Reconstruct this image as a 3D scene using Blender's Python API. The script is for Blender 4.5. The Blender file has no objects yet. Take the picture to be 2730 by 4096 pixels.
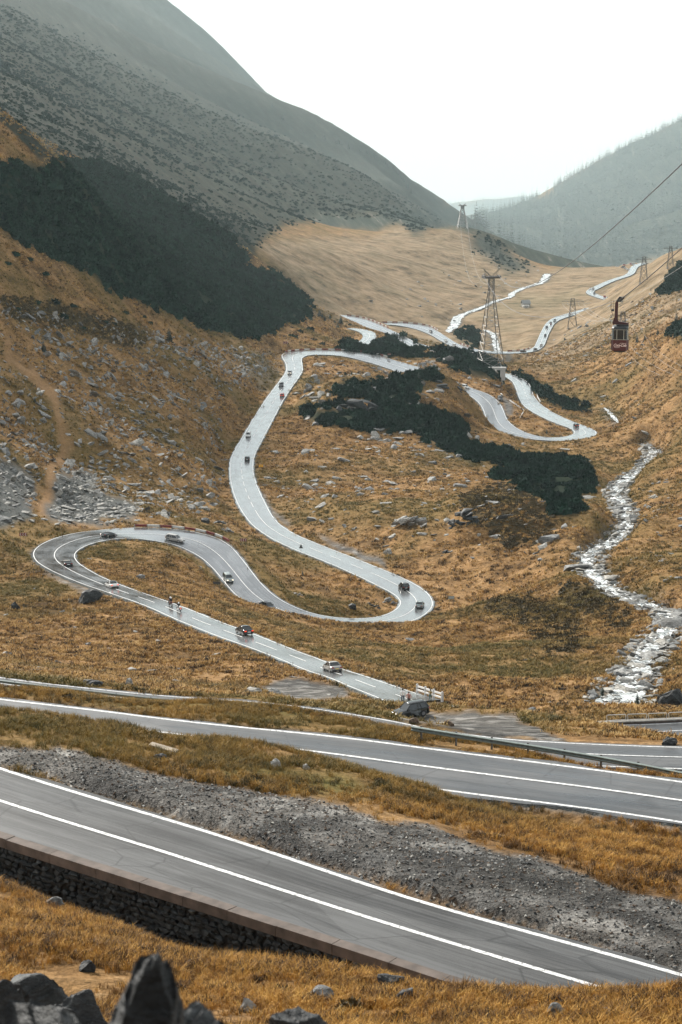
import bpy, bmesh, math, random
import numpy as np
from mathutils import Vector, Matrix

# ------------------------------------------------------------------ camera, sky, sun, exposure
R = math.radians
S = bpy.context.scene
COL = S.collection
FPX, CU, CV, PITCH = 8500.0, 1365.0, 2048.0, R(11.0)      # focal length in photo pixels, image centre, tilt

cam_d = bpy.data.cameras.new('camera')
cam = bpy.data.objects.new('camera', cam_d)
COL.objects.link(cam)
cam.rotation_euler = (R(90) - PITCH, 0, 0)
cam_d.sensor_width = 36.0
cam_d.sensor_fit = 'AUTO'
cam_d.lens = FPX / 4096.0 * 36.0
cam_d.clip_start = 0.5
cam_d.clip_end = 120000
cam_d.dof.use_dof = True
cam_d.dof.focus_distance = 420
cam_d.dof.aperture_fstop = 4.0
S.camera = cam

SUN_EL, SUN_AZ = R(29), R(-34)                            # azimuth from the view direction, towards the right positive
world = bpy.data.worlds.new('World')
S.world = world
world.use_nodes = True
wn, wl = world.node_tree.nodes, world.node_tree.links
wn.clear()
w_out = wn.new('ShaderNodeOutputWorld')
w_bg = wn.new('ShaderNodeBackground')
w_sky = wn.new('ShaderNodeTexSky')
w_sky.sky_type = 'NISHITA'
w_sky.sun_disc = False
w_sky.sun_elevation = SUN_EL
w_sky.sun_rotation = SUN_AZ
w_sky.dust_density = 4.0
w_sky.air_density = 1.0
w_sky.altitude = 1800
# overcast: an even white cloud deck in front of the blue
w_mix = wn.new('ShaderNodeMix'); w_mix.data_type = 'RGBA'
w_mix.inputs[0].default_value = 0.86
w_mix.inputs[7].default_value = (3.55, 3.6, 3.57, 1)
wl.new(w_sky.outputs[0], w_mix.inputs[6])
wl.new(w_mix.outputs[2], w_bg.inputs[0])
w_bg.inputs[1].default_value = 0.10
wl.new(w_bg.outputs[0], w_out.inputs[0])

sun_d = bpy.data.lights.new('sun', 'SUN')
sun_d.energy = 3.4
sun_d.angle = R(9)
sun_d.color = (1.0, 0.95, 0.87)
sun = bpy.data.objects.new('sun', sun_d)
COL.objects.link(sun)
sdir = Vector((math.sin(SUN_AZ) * math.cos(SUN_EL), math.cos(SUN_AZ) * math.cos(SUN_EL), math.sin(SUN_EL)))
sun.rotation_euler = sdir.to_track_quat('Z', 'Y').to_euler()

S.view_settings.view_transform = 'Standard'
S.view_settings.look = 'None'
S.view_settings.exposure = 1.62
S.view_settings.gamma = 1.0
S.view_settings.use_curve_mapping = False
S.cycles.max_bounces = 5
S.cycles.diffuse_bounces = 2
S.cycles.glossy_bounces = 2
S.cycles.transmission_bounces = 2
S.cycles.volume_bounces = 0
S.cycles.transparent_max_bounces = 6
S.cycles.use_denoising = True

rng = np.random.default_rng(7)
random.seed(7)

# ------------------------------------------------------------------ image ray <-> place
cp, sp = math.cos(PITCH), math.sin(PITCH)
def ray(u, v):
    u = np.asarray(u, float); v = np.asarray(v, float)
    a = u - CU; b = CV - v
    return a, FPX * cp + b * sp, -FPX * sp + b * cp
def az_t(u, v):
    x, y, z = ray(u, v)
    return np.arctan2(x, y), z / np.hypot(x, y)
def at_z(u, v, z):                                        # the point on level z seen at u, v
    x, y, q = ray(u, v)
    k = np.asarray(z, float) / q
    return np.stack([x * k, y * k, q * k], -1)
def at_r(u, v, r):                                        # the point at ground range r seen at u, v
    x, y, q = ray(u, v)
    k = r / np.hypot(x, y)
    return np.stack([x * k, y * k, q * k], -1)
def project(p):
    p = np.asarray(p, float)
    x, y, z = p[..., 0], p[..., 1], p[..., 2]
    f = y * cp - z * sp
    up = y * sp + z * cp
    f = np.maximum(f, 1e-3)
    return CU + FPX * x / f, CV - FPX * up / f

# ------------------------------------------------------------------ noise
def _hash(i, j, s):
    h = (i * 374761393 + j * 668265263 + s * 974634777) & 0xFFFFFFFF
    h = ((h ^ (h >> 13)) * 1274126177) & 0xFFFFFFFF
    return ((h ^ (h >> 16)) & 0xFFFFFF) / float(0xFFFFFF)
def vnoise(x, y, s=0):
    x = np.asarray(x, float); y = np.asarray(y, float)
    i = np.floor(x).astype(np.int64); j = np.floor(y).astype(np.int64)
    fx = x - i; fy = y - j
    fx = fx * fx * (3 - 2 * fx); fy = fy * fy * (3 - 2 * fy)
    a = _hash(i, j, s); b = _hash(i + 1, j, s); c = _hash(i, j + 1, s); d = _hash(i + 1, j + 1, s)
    return (a + (b - a) * fx + (c - a) * fy + (a - b - c + d) * fx * fy) * 2 - 1
def fbm(x, y, s=0, o=4, g=0.5):
    t = 0; a = 1.0; n = 0
    for k in range(o):
        t = t + a * vnoise(x * 2 ** k + 17.3 * k, y * 2 ** k - 9.1 * k, s + k); n += a; a *= g
    return t / n
def sstep(a, b, x):
    t = np.clip((x - a) / (b - a), 0, 1)
    return t * t * (3 - 2 * t)

# ------------------------------------------------------------------ roads: photo positions of both edge lines and the level of each stretch
def C(pairs):                                             # Catmull-Rom through a list of rows
    p = np.array(pairs, float)
    p = np.vstack([2 * p[0] - p[1], p, 2 * p[-1] - p[-2]])
    out = []
    for k in range(1, len(p) - 2):
        n = 14
        for t in np.arange(n) / n:
            a, b, c, d = p[k - 1], p[k], p[k + 1], p[k + 2]
            out.append(0.5 * ((2 * b) + (c - a) * t + (2 * a - 5 * b + 4 * c - d) * t * t + (3 * b - a - 3 * c + d) * t ** 3))
    out.append(p[-2])
    return np.array(out)

ROADS = {}
def road(key, left, right, zk):
    """left/right: photo polylines of the two edge lines; zk: (fraction, level) knots."""
    def resample(pl, n):
        p = np.array(pl, float)
        P = at_z(p[:, 0], p[:, 1], -100.0)
        c = C(P[:, :2]) if len(p) > 2 else P[:, :2]
        pc = C(p)
        d = np.r_[0, np.cumsum(np.hypot(*np.diff(c, axis=0).T))]
        q = np.linspace(0, d[-1], n)
        return np.stack([np.interp(q, d, pc[:, k]) for k in (0, 1)], -1)
    ROADS[key] = (left, right, zk)

def pair_road(key, rows):
    """rows: (uL, vL, uR, vR, z or None): matching points of the two edge lines."""
    rows = [list(r) for r in rows]
    L0 = at_z([r[0] for r in rows], [r[1] for r in rows], -100.0)
    R0 = at_z([r[2] for r in rows], [r[3] for r in rows], -100.0)
    c = (L0 + R0) / 2
    s = np.r_[0, np.cumsum(np.hypot(*np.diff(c[:, :2], axis=0).T))]
    ks = [k for k, r in enumerate(rows) if r[4] is not None]
    z = np.interp(s, s[ks], [rows[k][4] for k in ks])
    L = at_z([r[0] for r in rows], [r[1] for r in rows], z)
    Rr = at_z([r[2] for r in rows], [r[3] for r in rows], z)
    L, Rr = C(L), C(Rr)
    # even spacing
    c = (L + Rr) / 2
    d = np.r_[0, np.cumsum(np.linalg.norm(np.diff(c, axis=0), axis=1))]
    rr = np.hypot(c[:, 0], c[:, 1]).mean()
    n = max(12, int(d[-1] / max(0.8, rr * 0.0028)))
    q = np.linspace(0, d[-1], n)
    L = np.stack([np.interp(q, d, L[:, k]) for k in range(3)], -1)
    Rr = np.stack([np.interp(q, d, Rr[:, k]) for k in range(3)], -1)
    for _ in range(6):                                    # calm the digitised edges
        for A in (L, Rr):
            A[1:-1] = 0.25 * A[:-2] + 0.5 * A[1:-1] + 0.25 * A[2:]
    for _ in range(2):                                    # pair the edges square across the road
        c = (L + Rr) / 2
        dl = np.hypot(c[:, None, 0] - L[None, :, 0], c[:, None, 1] - L[None, :, 1]); dr = np.hypot(c[:, None, 0] - Rr[None, :, 0], c[:, None, 1] - Rr[None, :, 1])
        ti = np.arange(n); band = np.abs(ti[:, None] - ti[None]) > 60
        dl[band] = 1e9; dr[band] = 1e9
        L2, R2 = L[dl.argmin(1)], Rr[dr.argmin(1)]
        z = c[:, 2:3]
        L, Rr = np.c_[L2[:, :2], z], np.c_[R2[:, :2], z]
        for _ in range(5):
            for A_ in (L, Rr):
                A_[1:-1] = 0.25 * A_[:-2] + 0.5 * A_[1:-1] + 0.25 * A_[2:]
    c = (L + Rr) / 2
    q = np.r_[0, np.cumsum(np.linalg.norm(np.diff(c, axis=0), axis=1))]
    ROADS[key] = (L, Rr, q)

N = None
pair_road('a', [(-500, 2900, -500, 3156, -29.7), (0, 3075, 0, 3325, -29.6), (435, 3212, 435, 3462, N), (870, 3340, 870, 3600, N),
                (1365, 3507, 1365, 3757, -29.5), (1713, 3620, 1713, 3868, N), (2018, 3705, 2018, 3970, N), (2400, 3808, 2400, 4088, N),
                (2730, 3903, 2730, 4180, -29.4), (3150, 4020, 3150, 4300, -29.3)])
pair_road('b', [(-600, 2722, -600, 2830, -38), (0, 2796, 0, 2915, -37.6), (348, 2834, 348, 2960, N), (609, 2868, 609, 3000, N), (871, 2898, 871, 3040, N),
                (1365, 2946, 1365, 3110, -36.5), (1800, 3004, 1800, 3172, N), (2009, 3028, 2009, 3201, -36), (2366, 3071, 2366, 3246, N),
                (2730, 3122, 2730, 3301, -35.2), (3300, 3205, 3300, 3395, -34.6)])
pair_road('c', [(-700, 2600, -700, 2660, -58), (0, 2712, 0, 2762, -57.6), (350, 2755, 350, 2803, N), (700, 2790, 700, 2843, N), (1100, 2815, 1100, 2875, -57.8),
                (1500, 2870, 1500, 2940, -57.3), (1800, 2925, 1800, 3005, N), (2009, 2953, 2009, 3042, -56.2), (2236, 2970, 2236, 3060, N), (2485, 2981, 2485, 3072, N),
                (2730, 2989, 2730, 3079, -55), (3300, 3005, 3300, 3100, -54.3)])
pair_road('d', [(1780, 2815, 1640, 2845, -78), (2000, 2868, 1900, 2903, -76), (2200, 2898, 2150, 2950, -73.5), (2410, 2903, 2400, 2962, -72.2), (2570, 2900, 2590, 2966, -72),
                (2730, 2893, 2760, 2956, -72), (3100, 2870, 3150, 2940, -71)])
# the long road with its hairpins: left and right seen going downhill
pair_road('e', [(1600, 2838, 1760, 2800, -78.3), (1500, 2795, 1641, 2758, -80), (1413, 2760, 1506, 2714, N), (1316, 2724, 1374, 2667, N), (1220, 2687, 1299, 2639, -85), (1090, 2637, 1150, 2579, N),
                (957, 2585, 1000, 2522, -89), (855, 2549, 914, 2493, N), (728, 2493, 804, 2452, N), (600, 2434, 669, 2402, -93), (506, 2400, 600, 2378, N), (395, 2362, 482, 2337, -96.5),
                (283, 2317, 408, 2310, N), (207, 2284, 350, 2277, -99), (158, 2255, 310, 2252, N), (134, 2230, 294, 2234, -100.6), (128, 2215, 294, 2222, N), (136, 2196, 303, 2207, N), (163, 2174, 330, 2190, -101.5), (216, 2152, 365, 2178, N),
                (283, 2130, 399, 2170, N), (350, 2116, 435, 2164, -103), (439, 2105, 490, 2159, N), (545, 2100, 573, 2158, -104.3), (650, 2105, 649, 2165, N), (760, 2119, 716, 2178, -105.5), (850, 2147, 775, 2200, N), (917, 2185, 815, 2228, -107), (962, 2232, 845, 2260, N),
                (1006, 2286, 872, 2294, -108.5), (1042, 2335, 908, 2339, N), (1096, 2388, 950, 2395, -110.5), (1140, 2415, 1010, 2432, N), (1195, 2440, 1090, 2470, N), (1260, 2458, 1200, 2500, -112.8), (1339, 2469, 1310, 2518, N), (1420, 2474, 1432, 2524, -114.4),
                (1490, 2471, 1562, 2513, N), (1545, 2460, 1651, 2491, -116), (1585, 2442, 1709, 2455, N), (1604, 2425, 1733, 2430, -117.2), (1609, 2412, 1736, 2415, N), (1600, 2394, 1728, 2392, -118), (1578, 2378, 1696, 2357, N), (1540, 2359, 1655, 2333, N),
                (1490, 2334, 1606, 2308, -119.5), (1428, 2303, 1550, 2287, N), (1316, 2252, 1440, 2243, -121.5), (1225, 2219, 1330, 2198, N), (1160, 2194, 1240, 2160, -124), (1105, 2167, 1185, 2138, N), (1045, 2132, 1120, 2097, -126), (1005, 2097, 1087, 2060, N), (970, 2050, 1063, 2015, N),
                (945, 2001, 1043, 1975, -128.5), (927, 1940, 1025, 1935, N), (921, 1880, 1013, 1888, -131), (928, 1830, 1014, 1838, N), (945, 1795, 1032, 1792, N), (978, 1740, 1066, 1726, -133.2), (1019, 1672, 1106, 1650, -134.8), (1060, 1608, 1145, 1580, N), (1100, 1553, 1180, 1530, -136.8),
                (1130, 1513, 1200, 1502, N), (1147, 1484, 1211, 1480, -137.8), (1147, 1460, 1208, 1458, N), (1137, 1441, 1206, 1440, -138.2), (1128, 1424, 1209, 1431, N), (1139, 1410, 1224, 1424, -138.8), (1172, 1402, 1245, 1421, N), (1239, 1399, 1290, 1419, -139.6), (1310, 1400, 1350, 1421, N), (1372, 1404, 1410, 1428, -141),
                (1439, 1413, 1476, 1442, N), (1506, 1429, 1550, 1464, -142.8), (1573, 1449, 1620, 1490, N), (1640, 1469, 1694, 1517, -145), (1730, 1501, 1770, 1540, N), (1810, 1530, 1815, 1553, -148), (1879, 1554, 1852, 1563, -149), (1928, 1569, 1892, 1587, N), (1972, 1592, 1923, 1614, N),
                (1999, 1618, 1937, 1641, -151.5), (2017, 1654, 1946, 1672, N), (2030, 1685, 1959, 1703, -153.5), (2062, 1714, 1985, 1729, N), (2106, 1734, 2040, 1743, N), (2151, 1746, 2110, 1756, -155.5), (2200, 1749, 2173, 1763, N), (2240, 1748, 2250, 1768, N), (2276, 1743, 2320, 1762, -157),
                (2297, 1736, 2368, 1753, N), (2302, 1730, 2386, 1740, -157.8), (2297, 1723, 2384, 1726, N), (2276, 1710, 2360, 1714, -158.6), (2218, 1690, 2296, 1689, -159.6), (2151, 1659, 2224, 1657, -161), (2097, 1623, 2164, 1618, -162.4), (2075, 1583, 2136, 1585, -163.6), (2066, 1555, 2125, 1553, N),
                (2055, 1532, 2111, 1529, N), (2034, 1514, 2078, 1511, -166), (2000, 1498, 2039, 1498, -166.5), (1950, 1482, 1990, 1487, -167)])
pair_road('g', [(1380, 1400, 1440, 1400, -171), (1413, 1385, 1468, 1386, -171.5), (1420, 1378, 1476, 1376, -172), (1444, 1363, 1496, 1357, N), (1457, 1347, 1506, 1342, -173.5), (1446, 1331, 1494, 1328, N), (1425, 1322, 1460, 1318, -175), (1390, 1314, 1400, 1310, -175.5)])
pair_road('h', [(1200, 1254, 1205, 1260, -178), (1256, 1252, 1265, 1258, -178.5), (1328, 1255, 1328, 1267, N), (1395, 1263, 1385, 1281, -180.5), (1462, 1279, 1445, 1299, N), (1529, 1306, 1506, 1319, -183), (1596, 1337, 1573, 1348, N), (1663, 1373, 1640, 1382, -186), (1707, 1409, 1690, 1416, -187), (1740, 1440, 1720, 1450, -188)])
pair_road('i', [(1470, 1296, 1480, 1310, -190.5), (1500, 1288, 1511, 1299, -191), (1529, 1284, 1540, 1300, N), (1596, 1283, 1590, 1299, -192), (1663, 1290, 1645, 1306, N), (1707, 1303, 1690, 1321, -194), (1760, 1332, 1735, 1344, N), (1800, 1358, 1775, 1368, -195.5), (1839, 1382, 1816, 1389, N), (1883, 1397, 1874, 1407, -197),
                (1935, 1405, 1930, 1415, N), (2004, 1409, 2004, 1418, -198.5), (2074, 1407, 2080, 1417, N), (2124, 1399, 2143, 1408, -199.5), (2140, 1388, 2168, 1393, N), (2148, 1371, 2180, 1374, -200.3), (2156, 1352, 2188, 1352, N), (2164, 1333, 2198, 1328, -201.3), (2187, 1293, 2221, 1290, -202.5), (2214, 1272, 2247, 1276, N), (2262, 1257, 2285, 1264, -203.5),
                (2352, 1232, 2360, 1244, -204.5), (2405, 1222, 2437, 1226, N), (2437, 1214, 2464, 1216, N), (2443, 1209, 2472, 1208, -205.3), (2430, 1202, 2465, 1199, N), (2395, 1192, 2425, 1190, N), (2362, 1181, 2395, 1180, -206.3), (2346, 1172, 2374, 1171, N), (2346, 1164, 2374, 1164, N), (2362, 1155, 2392, 1156, -207.3), (2420, 1127, 2430, 1137, -208.6), (2470, 1110, 2475, 1118, N),
                (2500, 1101, 2515, 1106, -210.3), (2514, 1090, 2537, 1094, N), (2520, 1076, 2545, 1079, -211.5), (2530, 1064, 2553, 1067, N), (2548, 1056, 2570, 1060, -213), (2575, 1050, 2590, 1052, -214)])
pair_road('j', [(1650, 1366, 1655, 1371, -188.6), (1700, 1380, 1690, 1386, -188.4), (1750, 1398, 1745, 1405, -188.3), (1815, 1412, 1805, 1420, -188.2), (1860, 1425, 1850, 1432, -188)])

# ------------------------------------------------------------------ the stream: photo position, half width in metres, level
STREAM_A = [(2440, 2850, 6, -79), (2497, 2767, 5.2, -82), (2540, 2688, 4.6, -85), (2590, 2601, 4.2, -89), (2653, 2531, 4.2, -92.5), (2700, 2485, 4, -95), (2653, 2444, 3.5, -97.5), (2540, 2397, 3.4, -100), (2444, 2357, 3.6, -103), (2401, 2314, 4, -105.5),
            (2355, 2262, 4.2, -108), (2370, 2209, 4.2, -111), (2450, 2166, 4, -114), (2505, 2105, 4, -117.5), (2497, 2035, 4, -121.5), (2462, 1974, 4.4, -125), (2497, 1922, 4.2, -128.5), (2575, 1870, 4, -132.5), (2610, 1818, 4, -137), (2595, 1790, 3.0, -140), (2570, 1774, 1.0, -142)]
STREAM_U = [(2475, 1690, 0.8, -153.5), (2452, 1664, 3.0, -158.5), (2434, 1643, 2.0, -162.5), (2418, 1630, 0.6, -165)]
STREAM_M = [(2060, 1462, 2.5, -202), (2030, 1445, 3.5, -204), (1990, 1400, 5, -206), (1975, 1340, 5, -207), (1940, 1318, 4, -207.5)]
STREAM_B = [(1760, 1345, 5, -207.8), (1815, 1306, 9, -208.3), (1830, 1272, 9, -208.8), (1860, 1254, 7, -209.2), (1920, 1233, 6, -210), (1980, 1205, 6, -211), (2040, 1188, 6, -212), (2052, 1172, 6, -212.6), (2100, 1150, 7, -213.3), (2160, 1132, 8, -214), (2180, 1115, 9, -215), (2190, 1095, 9, -216)]
def stream(rows):
    r = C(rows)
    P = at_z(r[:, 0], r[:, 1], r[:, 3])
    d = np.r_[0, np.cumsum(np.linalg.norm(np.diff(P, axis=0), axis=1))]
    n = int(d[-1] / 3.0)
    q = np.linspace(0, d[-1], n)
    P = np.stack([np.interp(q, d, P[:, k]) for k in range(3)], -1)
    w = np.interp(q, d, r[:, 2]) * 0.37
    for _ in range(4): P[1:-1] = 0.25 * P[:-2] + 0.5 * P[1:-1] + 0.25 * P[2:]
    return P, w, q
STREAMS = [stream(STREAM_A), stream(STREAM_U), stream(STREAM_M), stream(STREAM_B)]

# ------------------------------------------------------------------ terrain: levels the place is known at, joined smoothly
PTS = []                                                  # azimuth, ln range, z / range
def P(*rows):                                             # photo position and ground range
    for u, v, r in rows:
        a, t = az_t(u, v); PTS.append((float(a), math.log(r), float(t)))
def Z(*rows):                                             # photo position and level
    for u, v, z in rows:
        p = at_z(u, v, z); r = math.hypot(p[0], p[1]); PTS.append((math.atan2(p[0], p[1]), math.log(r), z / r))
def H(*rows):                                             # photo column, range and level (ground that lies hidden)
    for u, r, z in rows:
        a, _ = az_t(u, 2600); PTS.append((float(a), math.log(r), z / r))

for u in (-900, 0, 700, 1365, 2000, 2730, 3600):
    H((u, 2.0, -1.7), (u, 5, -2.75), (u, 10, -5.0), (u, 20, -9.6), (u, 30, -14.1), (u, 36, -16.5))
P((0, 3800, 50), (700, 3900, 49), (1600, 4060, 44), (0, 3560, 71), (250, 3645, 68), (500, 3735, 65), (900, 3870, 60.5), (1365, 3965, 56), (1900, 4060, 51), (2300, 4040, 50), (2500, 3990, 45), (2730, 3935, 42), (3200, 3800, 42))
H((-500, 85, -32.3), (0, 79.5, -32.2), (250, 77, -32.1), (500, 74.5, -32.0), (900, 71.5, -31.8), (1365, 68, -31.5), (1900, 64, -30.8), (0, 77, -31.6), (500, 72, -31.2), (900, 69, -30.9), (1365, 65.5, -30.4), (2600, 59, -29.9), (2200, 61, -30.0), (3200, 56, -29.6))
Z((-300, 2960, -29.8), (0, 2992, -29.8), (200, 3080, -29.6), (350, 3015, -29.8), (600, 3085, -29.8), (900, 3155, -29.8), (1365, 3235, -29.8), (1365, 3370, -29.6), (1900, 3375, -29.8), (2350, 3485, -29.8), (2730, 3605, -29.7), (2730, 3750, -29.5), (3200, 3700, -29.6))
P((-400, 2800, 112), (0, 2846, 110), (300, 2876, 109), (600, 2916, 107), (800, 2955, 106), (1000, 2972, 105), (1219, 3025, 103), (1365, 3075, 102), (1700, 3155, 101), (1500, 3150, 98), (1000, 3080, 99), (500, 3000, 100))
H((-300, 120, -37.6), (0, 118, -37.2), (600, 113, -36.8))
Z((2009, 3226, -36.3), (2366, 3272, -36.0), (2730, 3328, -35.6), (2009, 3262, -35.9), (2366, 3312, -35.3), (2730, 3368, -34.7), (3200, 3420, -34.4))
P((2300, 3410, 87.0), (2730, 3490, 81.5), (2000, 3310, 93), (3200, 3530, 81))
P((-400, 2715, 139), (0, 2764, 135), (500, 2806, 132), (900, 2835, 130), (1100, 2812, 138), (1300, 2840, 134), (1600, 2880, 129), (1800, 2935, 122), (2000, 3012, 113.5), (2400, 3064, 107), (2730, 3104, 103), (3200, 3150, 101))
H((-300, 168, -53), (0, 165, -52), (500, 165, -53), (900, 165, -54), (1365, 160, -53), (1700, 158, -54), (2000, 145, -50), (2500, 140, -49), (3000, 138, -48))
Z((1900, 2892, -60), (1640, 2862, -63.5), (1780, 2868, -61.8), (2150, 2925, -58.5))
P((1400, 2810, 214), (1480, 2788, 222), (1620, 2788, 228), (1713, 2800, 227), (1850, 2822, 226), (1974, 2834, 224), (2110, 2846, 222), (2236, 2862, 218), (2330, 2885, 214), (2410, 2908, 210), (2520, 2940, 205), (2627, 2972, 200))
H((1500, 250, -76), (1700, 250, -78), (2000, 242, -77), (2300, 240, -75.5), (2450, 228, -73.5))
Z((1000, 2730, -83), (1250, 2740, -82.5), (700, 2680, -87), (300, 2620, -88), (0, 2560, -91), (0, 2650, -80), (400, 2700, -79.5), (-500, 2560, -82), (250, 2460, -95), (50, 2360, -97.5), (0, 2280, -99.5), (500, 2520, -91.5))
Z((480, 2230, -101.5), (700, 2270, -103), (620, 2330, -99.5), (820, 2380, -103.5))
P((940, 2425, 435), (1050, 2462, 432), (1180, 2510, 428), (1300, 2545, 425), (1430, 2570, 420), (1150, 2540, 398))
P((1500, 2620, 392), (1700, 2660, 372), (1900, 2750, 312), (2100, 2800, 284), (1800, 2500, 462), (2000, 2420, 500), (2200, 2600, 380), (2150, 2480, 455), (2300, 2700, 320), (2300, 2500, 430), (1750, 2560, 435), (1850, 2650, 372))
P((1350, 2370, 520), (1450, 2400, 515), (1250, 2330, 530), (1100, 2250, 545), (1040, 2170, 580))
P((2730, 2700, 315), (2650, 2750, 296), (2730, 2600, 345), (2600, 2450, 405), (2730, 2350, 440), (2600, 2300, 470), (2650, 2100, 578), (2730, 2200, 518), (2730, 1950, 640), (2700, 1820, 730), (2730, 1700, 815), (2600, 1640, 985), (2730, 1560, 930))
P((3300, 2500, 330), (3300, 2200, 440), (3300, 1900, 560), (3300, 1600, 720))
P((1900, 2330, 530), (2150, 2330, 500), (2000, 2150, 575), (2250, 2250, 508), (1700, 2150, 592), (1500, 2150, 602), (1300, 2100, 628), (1500, 2000, 668), (1200, 2000, 690), (1150, 1850, 775), (1300, 1850, 782), (1500, 1850, 782), (1800, 1850, 792), (2100, 1850, 815), (2330, 1850, 812), (2300, 2000, 665), (2100, 2000, 655), (1900, 2000, 662), (2330, 2120, 578), (1650, 1780, 850), (2000, 1800, 880))
P((1250, 1700, 890), (1250, 1560, 960), (1400, 1700, 880), (1400, 1540, 985), (1600, 1690, 885), (1600, 1530, 1000), (1730, 1500, 1010), (1800, 1540, 985), (1800, 1640, 930), (1850, 1700, 925), (1500, 1745, 862), (1260, 1445, 1130))
P((1620, 1460, 1155), (1750, 1440, 1180), (1900, 1450, 1190), (1980, 1490, 1175), (1850, 1530, 1120), (1960, 1545, 1110), (2000, 1600, 1075), (1700, 1400, 1230), (1850, 1412, 1235), (1560, 1405, 1240))
H((1650, 1400, -171), (1850, 1450, -178), (1990, 1400, -172), (1550, 1400, -170))
P((1950, 1725, 968), (2000, 1765, 958), (2110, 1785, 948), (2220, 1792, 945), (2330, 1788, 950), (2400, 1765, 965))
P((2200, 1720, 1010), (2130, 1640, 1080), (2050, 1660, 1030), (2300, 1640, 1130), (2400, 1700, 1060), (2450, 1800, 880))
Z((1600, 1330, -187), (1700, 1350, -189.5), (1480, 1300, -186))
Z((2250, 1450, -192), (2130, 1440, -198), (2300, 1550, -178), (2450, 1560, -160), (2000, 1350, -205), (2100, 1330, -204), (1900, 1340, -206.5), (1950, 1250, -209), (2100, 1250, -207), (2250, 1200, -209), (2300, 1120, -212), (2200, 1085, -216), (2350, 1095, -213), (2450, 1080, -213))
P((2300, 1320, 1850), (2400, 1300, 1720), (2500, 1250, 1700), (2500, 1400, 1420), (2600, 1300, 1350), (2730, 1300, 1180), (2730, 1420, 1050), (2600, 1450, 1180), (2650, 1150, 1700), (2600, 1080, 2300), (2730, 1100, 1600), (2730, 985, 1900), (2650, 1015, 2350), (2570, 1050, 2750), (2480, 1150, 2350), (3300, 1200, 900), (3300, 1000, 1300), (3300, 800, 1700))
H((2200, 3000, -235), (2400, 3050, -245), (2600, 3000, -235), (2730, 2500, -200), (3200, 2600, -190))
# west slope: boulders, dwarf pine belt
P((-700, 2150, 440), (-700, 1700, 530), (-700, 1200, 640), (-700, 600, 760), (-700, 0, 1100))
P((0, 2110, 505), (0, 1950, 545), (0, 1800, 590), (0, 1600, 655), (0, 1400, 720), (0, 1200, 775), (0, 1000, 830), (0, 800, 880), (0, 620, 920), (0, 545, 945))
P((300, 2050, 565), (300, 1850, 650), (300, 1600, 740), (300, 1350, 820), (300, 1100, 910), (300, 850, 1010), (200, 620, 980), (330, 720, 1050))
P((600, 2060, 570), (600, 1900, 665), (600, 1700, 760), (600, 1500, 850), (600, 1300, 960), (600, 1120, 1060), (600, 950, 1200))
P((850, 2060, 620), (850, 1900, 715), (800, 1700, 805), (950, 1650, 880), (900, 1500, 965), (1000, 1400, 1080), (900, 1320, 1110), (1080, 1360, 1190), (1180, 1350, 1260))
P((800, 1150, 1250), (950, 1150, 1380), (1100, 1200, 1430), (1220, 1243, 1500), (1250, 1300, 1400), (1300, 1340, 1370), (1380, 1350, 1390))
H((1300, 1600, -172), (1250, 1640, -172), (1150, 1640, -160))
# valley floor and the big mountain
P((1300, 1235, 1930), (1500, 1250, 1980), (1700, 1260, 2030), (1400, 1150, 2050), (1650, 1150, 2250), (1850, 1150, 2350), (1900, 1080, 2650), (2050, 1090, 2650), (2100, 1060, 2800), (2160, 1078, 2800))
P((1200, 1100, 1900), (1100, 1020, 1880), (1300, 1000, 2180), (1500, 1000, 2450), (1700, 1000, 2700), (1850, 1000, 2850), (950, 970, 1700))
P((1700, 905, 3000), (1780, 905, 3080), (1870, 908, 3080), (1960, 935, 3080), (2060, 1000, 3040), (2140, 1050, 2950))
FOOT = np.array([(-900, 380, 900), (-300, 480, 1150), (0, 540, 1350), (330, 690, 1420), (600, 820, 1480), (800, 900, 1620), (950, 970, 1720), (1100, 1020, 1880), (1300, 1000, 2180), (1500, 980, 2480), (1640, 940, 2780)], float)
SKYL = np.array([(-900, -800, 14250), (0, -400, 14250), (400, -160, 13950), (590, -20, 13650), (700, 55, 13500), (800, 120, 13350), (900, 190, 13050), (1000, 310, 12750), (1100, 440, 12300), (1160, 500, 11850), (1250, 540, 11250), (1365, 575, 10500), (1480, 610, 9450), (1600, 700, 8100), (1665, 800, 6750), (1690, 870, 5850)], float)
for u in np.r_[np.arange(-900, 1500, 150), np.arange(1500, 1691, 38)]:
    vf, rf_ = np.interp(u, FOOT[:, 0], FOOT[:, 1]), np.interp(u, FOOT[:, 0], FOOT[:, 2]); vs, rs_ = np.interp(u, SKYL[:, 0], SKYL[:, 1]), np.interp(u, SKYL[:, 0], SKYL[:, 2])
    for f in np.linspace(0.12, 1, 7):
        P((u, vf + (vs - vf) * f, rf_ * (rs_ / rf_) ** (f ** 1.0)))
    H((u, rs_ * 1.3, rs_ * 1.3 * float(az_t(u, vs + 240)[1])))
H((1780, 3900, -290), (1900, 4200, -330), (2050, 4000, -320), (1800, 6500, -560), (1750, 5000, -400))
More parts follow.
